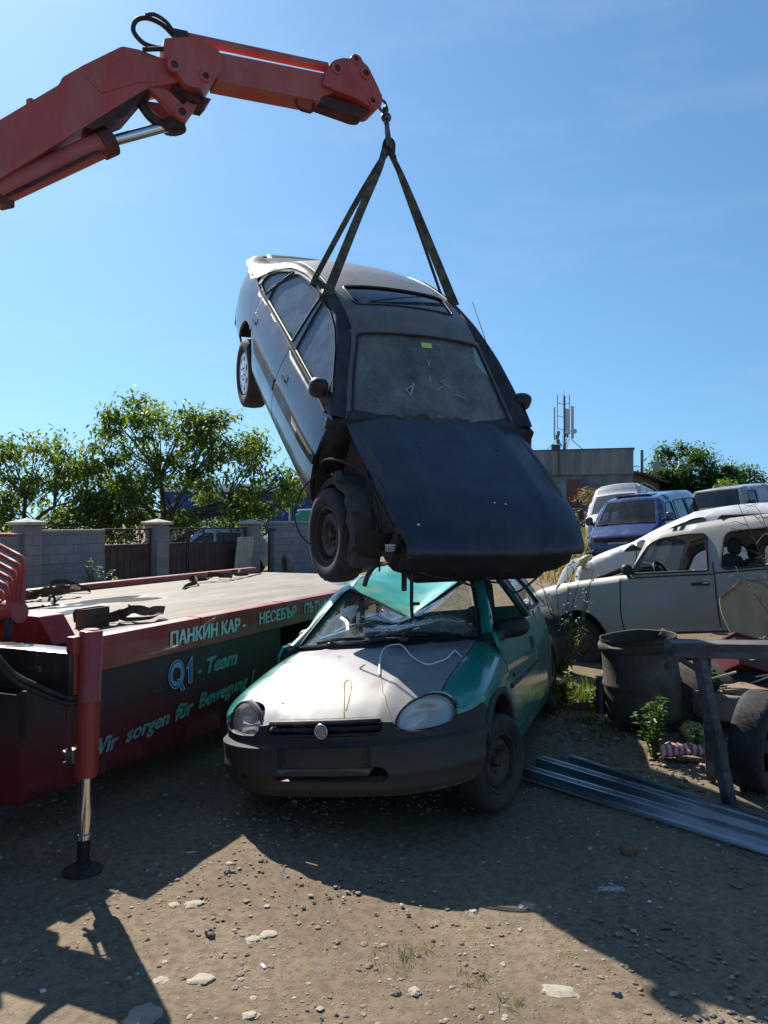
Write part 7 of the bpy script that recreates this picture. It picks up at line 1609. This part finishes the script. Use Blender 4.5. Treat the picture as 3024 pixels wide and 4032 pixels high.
    S = vehicle(R, WP, prof, [(-4.34, .36), (.82, .36)], .97, 1.30, .12, [rnd([(-.02, 1.34), (-.95, 1.32), (-.98, 1.88), (-.42, 1.88), (-.25, 1.74)], .05)], glass('van_screen_hazy', (.55, .62, .62), .14, (.30, .33, .32)), [(0, .34, .34, .2), (-3.3, .34, .34, .2)], (5, 7), None, .42, None, rad=.12, crown=.05, tf=.12, hood=(3, 5), res=.14, seams=[[(-1.08, .5), (-1.08, 2.0)], [(-2.3, .5), (-2.3, 2.2)]])
    mb = MB()
    for sg in (-1, 1): blob(mb, (.12, sg * 1.14, 1.40), (.14, .22, .36), 12, 8, 4)
    mb.build('door_mirror', BLACK, R)
    mb = MB(); mb.tube(spl([V((-.55, .82, 2.36)), V((-1.5, .80, 2.47)), V((-3.0, .78, 2.53)), V((-4.2, .76, 2.52))], 5), .02, 5); mb.box((-.9, .94, 1.9), (.03, .02, .9)); mb.build('roof_seam', M('grey_seam', (.25, .25, .26), .6), R)
    for y in (-.45, .45): seat(R, (-.95, y, .95), INTERIOR)
    mb = MB(); mb.box((-2.6, 0, 1.3), (2.6, 1.7, 1.5), None, .05); mb.build('load', DARK, R)
    # grey van on the right
    GP = paint('silver_grey_van_paint', (.30, .31, .32), .35, .2, .5, dust=(.28, .26, .23), dust_amt=.4)
    R = thing('panel_van', 'silver-grey van with hazy windscreen at the right, behind the white car roof', 'van', (10.285, 23.527, .90), [radians(a) for a in (4.17, 3.09, -137.46)], g)
    prof = [(.70, .36), (.76, .52), (.74, .76), (.64, .95), (.40, 1.07), (.12, 1.15), (.03, 1.185), (-.06, 1.45), (-.16, 1.72), (-.26, 1.775), (-.9, 1.82), (-2.2, 1.86), (-3.6, 1.85), (-3.85, 1.78), (-3.95, 1.1), (-3.97, .7), (-3.92, .38)]
    S = vehicle(R, GP, prof, [(-3.9, .34), (.66, .34)], .94, 1.12, .14, [rnd([(-.22, 1.18), (-.90, 1.18), (-.94, 1.66), (-.36, 1.66)], .05)], glass('grey_van_hazy_glass', (.45, .50, .51), .16, (.24, .26, .26)), [(0, .32, .32, .2), (-3.0, .32, .32, .2)], (6, 8), None, .39, None, rad=.09, crown=.03, tf=.12, hood=(4, 6), res=.14, seams=[[(-1.02, .4), (-1.03, 1.7)], [(-2.3, .4), (-2.3, 1.7)]])
    mb = MB(); blob(mb, (-.10, 1.04, 1.26), (.14, .22, .24), 12, 8, 3); mb.build('door_mirror', BLACK, R)
    mb = MB(); mb.tube([V((.14, -.6, 1.17)), V((.12, 0, 1.22)), V((.10, .55, 1.20))], .014, 5); mb.tube([V((.08, -.62, 1.20)), V((.07, .70, 1.21))], .03, 5); mb.build('wiper', BLACK, R)
    for y in (-.42, .42): seat(R, (-.75, y, .80), INTERIOR)
    mb = MB(); mb.box((-2.4, 0, 1.1), (2.4, 1.6, 1.2), None, .05); mb.build('load', DARK, R)
    # pale cars showing through the scrollwork of the gate
    for (x, y, rz, lb) in ((-6.6, 23.0, -2.6, 'white car behind the narrow iron gate, its roof showing through scrolls'), (-4.45, 26.0, -2.75, 'white estate behind the wide gate seen through its scrollwork')):
        R = thing('hatchback_car', lb, 'car', (x, y, 0), (0, 0, rz), 'white cars behind the gate')
        prof = [(.76, .34), (.82, .5), (.78, .70), (.55, .84), (-.10, .95), (-.30, .99), (-.70, 1.28), (-.92, 1.41), (-1.5, 1.46), (-2.3, 1.42), (-2.75, 1.32), (-3.1, 1.0), (-3.18, .75), (-3.12, .36)]
        vehicle(R, WHP, prof, [(-3.08, .30), (.72, .30)], .83, .96, .28, [rnd([(-.48, .98), (-1.25, .98), (-1.28, 1.34), (-1.0, 1.34)], .04), rnd([(-1.38, .98), (-1.4, 1.35), (-2.3, 1.32), (-2.6, 1.02)], .05)], GLASS_DARK, [(0, .29, .29, .18), (-2.5, .29, .29, .18)], (5, 7), (10, 11), .35, None, rad=.09, crown=.03, tf=.2, res=.14)
_vans()
# ---------------------------------------------------------------- scrap corner on the right
def PX(u, v, z=0.): # reads a place on the ground of height z from a photo pixel, for laying the scrap out
    d = (CAMZ - z) * 3024 / (v - 2056); return V(((u - 1512) / 3024 * d, d, z))
def _junk():
    rn = random.Random(33)
    # --- cut-down oil drum
    BAR = None; t = NT('sooty_rusted_drum'); b = t.b; xyz = t.n('SeparateXYZ'); t.l(t.co(), xyz.inputs[0])
    base = t.ramp(t.noise(5, 8, .68), .3, .7, (.028, .026, .024, 1), (.15, .13, .105, 1)); f = t.ramp(t.noise(3, 6, .7), .56, .68); base = t.mix(t.math('MULTIPLY', f, .6), base, (.13, .065, .04, 1))
    g = t.ramp(t.math('ADD', xyz.outputs[2], t.math('MULTIPLY', t.noise(4, 5), .25)), .62, .78); base = t.mix(t.math('MULTIPLY', g, .6), base, (.018, .016, .015, 1)); t.l(base, b.inputs['Base Color']); b.inputs['Roughness'].default_value = .8; b.inputs['Metallic'].default_value = .15; t.bump(t.noise(25, 6, .7), .35, .006); BAR = t.m
    bp = V((2.075, 6.12, .13)); o = thing('oil_drum', 'sooty open-topped steel drum with a swollen rim beside the wooden trestle', 'drum', bp, (radians(-2), radians(-5), .4))
    mb = MB(); R = .292; n = 64
    prof = [(0, .0), (R * .97, .0), (R * 1.0, .015), (R, .20), (R * 1.0, .255), (R * 1.035, .275), (R * 1.035, .29), (R * 1.0, .31), (R * .985, .45), (R * .985, .535), (R * 1.02, .545), (R * 1.065, .565), (R * 1.07, .59), (R * 1.03, .605), (R * .985, .607), (R * 1.01, .632), (R * 1.01, .64), (R * .97, .636), (R * .955, .60), (R * .95, .4), (R * .95, .05), (0, .03)]
    rows = [[V((max(r, 1e-4) * cos(2 * pi * k / n) * (1 + .012 * sin(3 * 2 * pi * k / n + h * 4)), max(r, 1e-4) * sin(2 * pi * k / n), h + (.010 * noise.noise(V((cos(2 * pi * k / n) * 2, sin(2 * pi * k / n) * 2, 1)) ) + .003 * noise.noise(V((k * .7, 0, 0)))) * (h > .6))) for k in range(n)] for r, h in prof]; mb.grid(rows, closeu=True); mb.build('drum_body', BAR, o)
    mb = MB(); a = radians(-62 - 23); c = V((R * .985 * cos(a), R * .985 * sin(a), .44)); mb.lathe([(0, .01), (.022, .012), (.03, .008), (.035, -.01)], 16, Matrix.Translation(c) @ V((cos(a), sin(a), 0)).to_track_quat('Z', 'Y').to_matrix().to_4x4()); mb.build('bung', RUST, o)
    mb = MB(); mb.lathe([(0, .02), (.05, .02), (.05, .30), (.045, .33), (0, .34)], 14, Matrix()); tag(mb.build('metal_can', M('grey_metal_can', (.10, .095, .09), .5, .5, dirt=(.15, .10, .06), dirt_amt=.3), None, 38, (1.78, 6.3, .09)), 'narrow grey metal can standing left of the drum', 'can')
    # --- wooden trestle
    WOOD = M('weathered_dark_timber', (.062, .056, .055), .9, var=.45, vscale=7, dirt=(.17, .16, .155), dirt_amt=.42, dirt_scale=8, stretch=(.25, 1, 1), bump=.7, bscale=30)
    tr = thing('wooden_trestle', 'rough wooden trestle bench with splayed legs beside the drum', 'bench', (2.36, 4.66, 0), (0, 0, radians(-3)))
    mb = MB(); mb.box((.29, .0, .893), (1.83, .20, .088), Euler((0, radians(.6), 0)), .008); bmesh.ops.subdivide_edges(mb.bm, edges=mb.bm.edges[:], cuts=2)
    for v in mb.bm.verts: v.co += V((.0, .006, .006)) * noise.noise(v.co * 7)
    mb.build('plank', WOOD, tr)
    for a_, b_, w_ in (((-.39, .05, .86), (-.275, .27, .02), .06), ((-.455, -.04, .86), (-.34, -.21, .0), .07), ((1.05, .08, .85), (1.10, .36, .02), .06), ((1.02, 0, .85), (1.10, -.20, 0), .065)):
        mb = MB(); d = V(b_) - V(a_); mb.box((V(a_) + V(b_)) / 2, (w_, w_ * .8, d.length), d.to_track_quat('-Z', 'Y').to_matrix().to_4x4(), .006); bmesh.ops.subdivide_edges(mb.bm, edges=mb.bm.edges[:], cuts=2)
        for v in mb.bm.verts: v.co += V((.006, .006, 0)) * noise.noise(v.co * 9)
        mb.build('leg', WOOD, tr)
    mb = MB(); mb.box((.40, .02, .30), (1.3, .03, .075), Euler((0, radians(1), 0)), .004); mb.build('stretcher', WOOD, tr)
    # --- steel profiles on the ground
    GALV = M('galvanised_channel', (.30, .34, .38), .30, .85, var=.15, vscale=4, dirt=(.13, .12, .11), dirt_amt=.30, dirt_scale=5, stretch=(.15, 1, 1), rvar=.12, bump=.08, bscale=20)
    def channel(p, q, w_, h, label, zz=0):
        d = V((q[0] - p[0], q[1] - p[1], 0)); L = d.length; o = thing('steel_channel', label, 'steel profile', ((p[0] + q[0]) / 2, (p[1] + q[1]) / 2, gz(*p) * .5 + zz), (0, 0, atan2(d.y, d.x)), 'steel profiles on the ground')
        mb = MB(); th = .006
        mb.box((0, 0, h - th / 2), (L, w_, th)); mb.box((0, w_ / 2 - th / 2, h / 2), (L, th, h - .012)); mb.box((0, -w_ / 2 + th / 2, h / 2), (L, th, h - .012))
        for yy in (-.22, .0, .22): mb.box((0, yy * w_, h + .0015), (L, .004, .003))
        mb.build('profile', GALV, o); return o
    channel((.92, 5.02), (2.45, 3.31), .080, .080, 'nearest long galvanised steel profile lying from the flat tyre to the right edge')
    channel((1.04, 5.16), (2.48, 3.405), .075, .10, 'middle bright galvanised steel profile, ribbed along its top'); channel((1.27, 5.24), (2.455, 3.53), .04, .085, 'dark narrow steel profile farthest from the hatchback')
    # --- tyres
    def tyre(label, loc, rot, r, w_, rr, m=RUBBER, grp='loose tyres', deep=.010, n=96):
        o = thing('loose_tyre', label, 'tyre', loc, rot, grp); tyre_mb(r, w_, rr, 1, 0, n, deep).build('tread', m, o, 50); return o
    tyre('dark tyre with deep tread standing at the right edge behind trestle legs', (2.35, 4.84, .30), (radians(4), radians(0), radians(48)), .31, .20, .19)
    tyre('dusty grey truck tyre lying flat behind the trestle leg', (2.74, 5.98, .24), (radians(90 - 7), radians(4), 0), .36, .20, .20, DUSTY_RUBBER, 'loose tyres', .014, 60)
    tyre('large tyre leaning between the hatchback tail and the beige estate', (1.72, 8.25, .40), (radians(8), 0, radians(-62)), .36, .21, .21)
    mb = MB(); rows = []
    mb.patch(rnd([(-.17, -.09), (.02, -.13), (.19, -.08), (.19, .03), (.13, .02), (.10, .07), (.02, .09), (-.05, .03), (-.12, .05), (-.17, .01)], .03), lambda x, y: V((x, y, .05 + .5 * (.06 - x * x * 1.2) + .05 * (y + .05))), .02, [ell(.02, .03, .02, .01, 8)], .025, V((0, 0, -1))); mb.tube([V((.17 * cos(t) - .0, .12 * sin(t), .03 + .012 * sin(2 * t))) for t in [pi * .8 + 1.2 * pi * k / 16 for k in range(17)]], .012, 6); tag(mb.build('metal_cover', M('dusty_rust_cover', (.24, .16, .115), .85, var=.25, dirt=(.14, .08, .05), dirt_amt=.35, bump=.3), None, 50, (2.72, 5.86, .35)), 'dusty brown metal cover lying on the grey truck tyre', 'cover')
    # --- crate, boards, cardboard behind the trestle
    CR = M('red_plastic_crate', (.10, .012, .012), .45, var=.15, dirt=(.16, .12, .09), dirt_amt=.3)
    o = thing('bottle_crate', 'dark red plastic crate with hand holes tipped up behind the trestle', 'crate', (2.90, 6.15, .44), (radians(-30), radians(16), radians(14)))
    for nm, fn, hl in (('long_side', lambda s: (lambda x, z: V((x, s * .15, z))), True), ('short_side', lambda s: (lambda x, z: V((s * .20, x, z))), False)):
        for s in (-1, 1):
            W = .20 if hl else .15; mb = MB(); holes = [rnd([(-.09, .17), (-.04, .17), (-.04, .21), (-.09, .21)], .018), rnd([(-.01, .17), (.09, .17), (.09, .21), (-.01, .21)], .018)] if hl else [rnd([(-.05, .17), (.05, .17), (.05, .21), (-.05, .21)], .018)]
            mb.patch([(-W, 0), (W, 0), (W, .26), (-W, .26)], fn(s), .08, holes, .008, V((0, 0, .1))); mb.build(nm, CR, o)
    mb = MB(); mb.box((0, 0, .005), (.40, .30, .01)); 
    for c, d in (((0, .15, .262), (.42, .022, .018)), ((0, -.15, .262), (.42, .022, .018)), ((.2, 0, .262), (.022, .32, .018)), ((-.2, 0, .262), (.022, .32, .018))): mb.box(c, d, None, .004)
    mb.build('rim', CR, o)
    CB = M('cardboard', (.40, .29, .17), .9, var=.18, vscale=2, bump=.25, bscale=14, stretch=(4, 1, 1), dirt=(.30, .20, .11), dirt_amt=.3)
    mb = MB(); mb.patch(rnd([(-.05, 0), (.50, -.05), (.55, .55), (.22, .58), (-.08, .42), (-.10, .30)], .03), lambda x, z: V((x, .05 * sin(x * 6) + .75 * z + .03 * noise.noise(V((x * 4, z * 4, 5))) + .012 * noise.noise(V((x * 8, z * 8, 0))), z)), .05, rim=.006, ref=V((0, 5, 0))); tag(mb.build('cardboard_sheet', CB, None, 60, (3.02, 6.45, .58)), 'crumpled sheet of tan cardboard leaning at right behind the crate', 'cardboard')
    GW = M('grey_old_board', (.20, .17, .14), .9, var=.3, stretch=(.3, 1, 1), bump=.5, bscale=25, dirt=(.05, .045, .04), dirt_amt=.45)
    for (c, d, r, lb) in (((2.42, 6.25, .66), (.40, .10, .035), Euler((.3, .62, -.3)), 'grey board with broken end slanting behind the trestle, upper one'), ((2.36, 6.15, .58), (.42, .07, .03), Euler((-.2, .55, -.1)), 'thin pale board slanting under the broken grey board'), ((2.72, 6.4, .48), (.9, .12, .05), Euler((.1, -.1, .2)), 'old board half buried in the scrap heap by the crate')):
        mb = MB(); mb.box((0, 0, 0), d, None, .004); o = mb.build('old_board', GW, None, 38, c); o.rotation_euler = r; tag(o, lb, 'board', 'old boards in the scrap heap')
    mb = MB(); mb.patch(rnd([(-.10, -.06), (.08, -.05), (.10, .05), (-.02, .09), (-.12, .04)], .03), lambda x, y: V((x, y, .03 * sin(x * 20) + .02 * cos(y * 30))), .02, rim=.006, ref=V((0, 0, -1))); o = mb.build('rag', M('yellow_foam', (.62, .50, .22), .9), None, 60, (2.78, 5.72, .69)); tag(o, 'small yellow scrap of foam on the red crate', 'foam')
    mb = MB(); rows = []
    for i in range(26):
        for_ = []
        for j in range(18):
            x, y = -1.0 + 2.0 * i / 25, -.45 + .9 * j / 17; e = max(0, 1 - (x / 1.0) ** 2) * max(0, 1 - (y / .45) ** 2); for_.append(V((x, y, .52 * e ** .45 + .10 * noise.noise(V((x * 3, y * 3, 2))) * e - .05)))
        rows.append(for_)
    mb.grid(rows); o = mb.build('scrap_heap', M('dark_scrap_heap', (.030, .026, .022), .95, var=.6, vscale=9, dirt=(.09, .07, .05), dirt_amt=.35, dirt_scale=10, bump=1.0, bscale=18), None, 50, (3.0, 6.35, .10)); o['kind'] = 'stuff'
    for k in range(5):
        a = V((2.45 + rn.uniform(0, .9), 5.85 + rn.uniform(0, .25), .25 + rn.uniform(0, .25))); mb = MB(); d = V((rn.uniform(-.2, .2), rn.uniform(-.05, .05), rn.uniform(-.05, .06))); mb.box((0, 0, 0), (.16 + rn.uniform(0, .12), .02, .014), None, .002); o = mb.build('metal_strip', STEEL, None, 38, a); o.rotation_euler = (0, rn.uniform(-.4, .2), rn.uniform(-.6, .6)); tag(o, 'short bright scrap strip in the dark heap under the trestle', 'scrap metal', 'bright scrap strips')
    # --- plastic bags, planks, bricks
    PLR = None; t = NT('red_white_plastic'); b = t.b; wv = t.n('TexWave'); wv.inputs['Scale'].default_value = 7; wv.inputs['Distortion'].default_value = 3; t.l(t.co(), wv.inputs['Vector']); base = t.ramp(wv.outputs[0], .4, .55, (.60, .10, .10, 1), (.78, .70, .68, 1)); t.l(base, b.inputs['Base Color']); b.inputs['Roughness'].default_value = .22; b.inputs['Transmission Weight'].default_value = .25; t.bump(t.noise(22, 4), .6, .02); PLR = t.m
    mb = MB()
    for c, d in (((-.09, 0, .045), (.17, .11, .10)), ((.07, .01, .04), (.18, .12, .10)), ((.0, .0, .04), (.12, .09, .08))):
        blob(mb, c, d, 26, 16, 2.2)
    for v in mb.bm.verts: v.co += V((noise.noise(v.co * 22), noise.noise(v.co * 22 + V((5, 0, 0))), noise.noise(v.co * 22 + V((0, 9, 0))))) * .022
    p = PX(2685, 2995); tag(mb.build('plastic_wrapper', PLR, None, 60, (p.x, p.y, gz(p.x, p.y) + .01)), 'crumpled red and white plastic wrapper on the dirt by the trestle', 'wrapper')
    mb = MB(); blob(mb, (0, 0, .06), (.16, .12, .15), 26, 16, 2.2)
    for v in mb.bm.verts: v.co += V((noise.noise(v.co * 18), noise.noise(v.co * 18 + V((5, 0, 0))), noise.noise(v.co * 18 + V((0, 9, 0))))) * .03
    t = NT('yellow_translucent_bag'); t.b.inputs['Base Color'].default_value = (.62, .55, .20, 1); t.b.inputs['Roughness'].default_value = .3; t.b.inputs['Transmission Weight'].default_value = .35; t.bump(t.noise(20, 4), .5, .02)
    p = PX(2735, 2920, .05); tag(mb.build('plastic_bag', t.m, None, 60, (p.x, p.y + .05, gz(p.x, p.y))), 'small yellowish plastic bag beside the grey truck tyre', 'bag')
    mb = MB(); mb.box((0, 0, .02), (.42, .05, .03), None, .003); o = mb.build('wood_strip', M('brown_wood_strip', (.20, .13, .08), .85, var=.3), None, 38, (2.22, 5.28, gz(2.2, 5.3))); o.rotation_euler = (0, .05, -.1); tag(o, 'thin brown wood strip behind the red wrapper', 'wood strip')
    BR = M('broken_red_brick', (.24, .10, .065), .9, var=.3, bump=.5, dirt=(.26, .20, .15), dirt_amt=.35)
    for (u, v, s, lb, m) in ((2290, 2775, .085, 'broken reddish brick on the ground left of the drum', BR), (2362, 2755, .07, 'pale stone chunk against the left foot of the drum', CAP), (2375, 2790, .06, 'smaller brick fragment before the drum', BR), (2240, 2770, .06, 'dark brick fragment nearest the hatchback tail', BR), (2470, 3352, .05, 'brick chip half buried in the shaded dirt', BR)):
        p = PX(u, v, .06 if v < 3000 else 0); mb = MB(); mb.box((0, 0, s * .35), (s * 1.6, s, s * .7), Euler((.2, .15, rn.uniform(0, 3))), .008); o = mb.build('brick_piece', m, None, 38, (p.x, p.y, gz(p.x, p.y))); tag(o, lb, 'brick piece', 'broken bricks')
    # litter
    LW = M('white_litter', (.70, .70, .68), .6)
    for (u, v, s, lb) in ((758, 3352, (.045, .010, .006), 'white cigarette-like stick lying in the truck shadow'), (2550, 3543, (.022, .014, .004), 'tiny white paper scrap on shaded dirt at right'), (2385, 2835, (.035, .030, .004), 'white bottle cap on the dirt before the drum'), (2265, 3025, (.03, .02, .004), 'white chip beside the steel profiles'), (180, 3890, (.02, .02, .003), 'white paper corner in the leg shadow at left'), (1040, 3795, (.012, .030, .006), 'white stick fragment in the sunlit gravel')):
        p = PX(u, v); mb = MB(); mb.box((0, 0, .004), s, Euler((0, .1, rn.uniform(0, 3))), .001); tag(mb.build('litter', LW, None, 38, (p.x, p.y, gz(p.x, p.y))), lb, 'litter', 'bits of white litter')
    p = PX(2400, 3500); mb = MB(); mb.grid([[V((-.06 + .12 * i / 12, -.025 + .05 * j / 6, .012 + .010 * noise.noise(V((i * .6, j * .6, 3))))) for j in range(7)] for i in range(13)]); o = mb.build('clear_plastic', glass('clear_plastic_film', (.9, .92, .95), .12, (.5, .52, .55), .15), None, 60, (p.x, p.y, gz(p.x, p.y))); tag(o, 'scrap of clear plastic film lying in the shaded dirt at right', 'plastic film')
    # --- weeds
    w = weed
    w('weed', 'leafy green weed growing in front of the drum', (1.90, 5.42, gz(1.9, 5.4)), .46, 9, rn, LEAF, .055, .34, dens=44)
    w('weed', 'small leafy weed between the drum and the grey truck tyre', (2.22, 5.42, gz(2.2, 5.4)), .24, 6, rn, LEAF, .05, .5, dens=22)
    w('weed', 'bright green low bush between hatchback tail and drum', (1.62, 6.95, gz(1.6, 6.9)), .30, 10, rn, LEAFY, .06, .7, dens=34)
    w('weed', 'low bright weed nearest the left foot of the drum', (1.86, 6.75, gz(1.8, 6.7)), .20, 8, rn, LEAFY, .05, .8, dens=26)
    w('weed', 'leafy branching weed at the right edge behind the trestle plank', (3.02, 5.75, .30), .62, 9, rn, LEAF, .055, .4, dens=34)
    w('weed', 'small weed sprouting behind the leaning tyre at right edge', (2.78, 5.55, .22), .22, 6, rn, LEAF, .045, .6, dens=20)
    w('weed', 'weed sprig right of the drum near the trestle end', (2.45, 5.95, .30), .30, 6, rn, LEAFY, .05, .4, dens=20)
    # chicory with lilac flowers in front of the estate nose
    o = thing('flowering_weed', 'tall thin weed with lilac flowers beside the nose of the beige estate', 'weed', (1.88, 8.0, gz(1.88, 8.0)), (0, 0, 0)); ms, mf, ml = MB(), MB(), MB()
    for k in range(11):
        a = rn.uniform(0, 6.3); h = rn.uniform(.8, 1.28); tip = V((.30 * cos(a), .18 * sin(a), h)); pts = spl([V((0, 0, 0)), tip * .5 + V((rn.uniform(-.06, .06), 0, .05)), tip], 6); ms.tube(pts, [.006 * (1 - .6 * i / len(pts)) for i in range(len(pts))], 4)
        for q in pts[3:]:
            if rn.random() < .55: e = q + V((rn.uniform(-.1, .1), rn.uniform(-.1, .1), rn.uniform(.02, .1))); ms.tube([q, e], .0028, 4); (mf if rn.random() < .5 else ml) and blob(mf if rn.random() < .5 else ml, e, (.024, .024, .018), 7, 4, 2)
        for q in pts[:6]: leaf(ml, q, rv(rn), V((0, 0, 1)), .10, .03, .2)
    ms.build('stem', STEM, o); mf.build('flower', M('lilac_flower', (.42, .36, .62), .7), o); ml.build('leaves', LEAF, o, 180)
    # dry bare twig shrub at the right edge
    o = thing('bare_shrub', 'leafless twiggy shrub reaching in from the right edge before the estate', 'shrub', (3.32, 6.1, .25), (0, 0, 0)); ms = MB()
    for k in range(10):
        a = V((rn.uniform(-.1, .1), rn.uniform(-.1, .1), 0)); tip = V((rn.uniform(-.62, .1), rn.uniform(-.2, .2), rn.uniform(.9, 1.75))); pts = spl([a, tip * .45 + V((rn.uniform(0, .12), 0, .1)), tip], 7); ms.tube(pts, [.007 * (1 - .8 * i / len(pts)) for i in range(len(pts))], 4)
        for q in pts[6:]:
            if rn.random() < .9:
                e = q + V((rn.uniform(-.22, .12), rn.uniform(-.1, .1), rn.uniform(-.05, .16))); m_ = q.lerp(e, .5) + V((0, 0, .03)); ms.tube([q, m_, e], [.003, .0022, .001], 4)
                for _ in range(3): ms.tube([m_.lerp(e, rn.random()), e + V((rn.uniform(-.06, .06), rn.uniform(-.05, .05), rn.uniform(-.03, .06)))], [.0014, .0008], 3)
    ms.build('twigs', M('dry_twig', (.16, .12, .09), .9), o)
    # rusty post at the right edge
    mb = MB(); mb.box((0, 0, .9), (.10, .10, 1.8), None, .01); o = mb.build('rusty_post', RUST, None, 38, (3.40, 6.55, .2)); tag(o, 'rusty square post cut off by the right edge beside the twiggy shrub', 'post')
    # leafy branch hanging in from a tree outside the right edge
    o = thing('fruit_tree', 'tree just outside the right edge with only leaf tips showing', 'tree', (3.62, 5.0, 0), (0, 0, 0)); mt, mc = MB(), FM()
    mt.tube(spl([V((.5, .4, 0)), V((.52, .4, 1.4)), V((.40, .3, 2.6)), V((.35, .2, 3.6))], 6), [.08 - .05 * k / 18 for k in range(19)], 8)
    for k in range(40):
        p = V((rn.uniform(-.05, 1.4), rn.uniform(-.5, 1.0), rn.uniform(2.2, 4.2))); mt.tube([V((.42, .3, 2.4 + rn.uniform(0, .9))), p], [.02, .004], 5)
        for _ in range(30):
            q = p + V((rn.gauss(.1, .18), rn.gauss(0, .2), rn.gauss(0, .2)))
            if q.x > -.02: leaf(mc, q, rv(rn), V((0, 0, 1)), .09, .045, .3)
    for v in (2.98, 2.38): 
        for _ in range(3): leaf(mc, V((-.06 + rn.uniform(-.05, .05), 0, v + rn.uniform(-.06, .06))), V((-.6, 0, -.7)), V((0, 0, 1)), .09, .05, .3)
        mt.tube([V((.42, .3, v)), V((-.05, .0, v + .02))], [.012, .004], 5)
    mt.build('trunk', BARK, o); mc.build('crown', LEAF, o, 180)
    # soil and rubble fragments in the corner: loose stuff
    mb = FM()
    for _ in range(420):
        x, y = rn.uniform(1.25, 3.2), rn.uniform(4.7, 7.2); r = rn.uniform(.006, .026); stone(mb, (x, y, gz(x, y) + r * .3), r, rn, .5, rn.choice((0, 0, 1)), 1)
    o = mb.build('rubble', [stone_mat('rubble_brown', (.17, .125, .085)), stone_mat('rubble_pale', (.34, .28, .21))], None, 25); o['kind'] = 'stuff'
_junk()
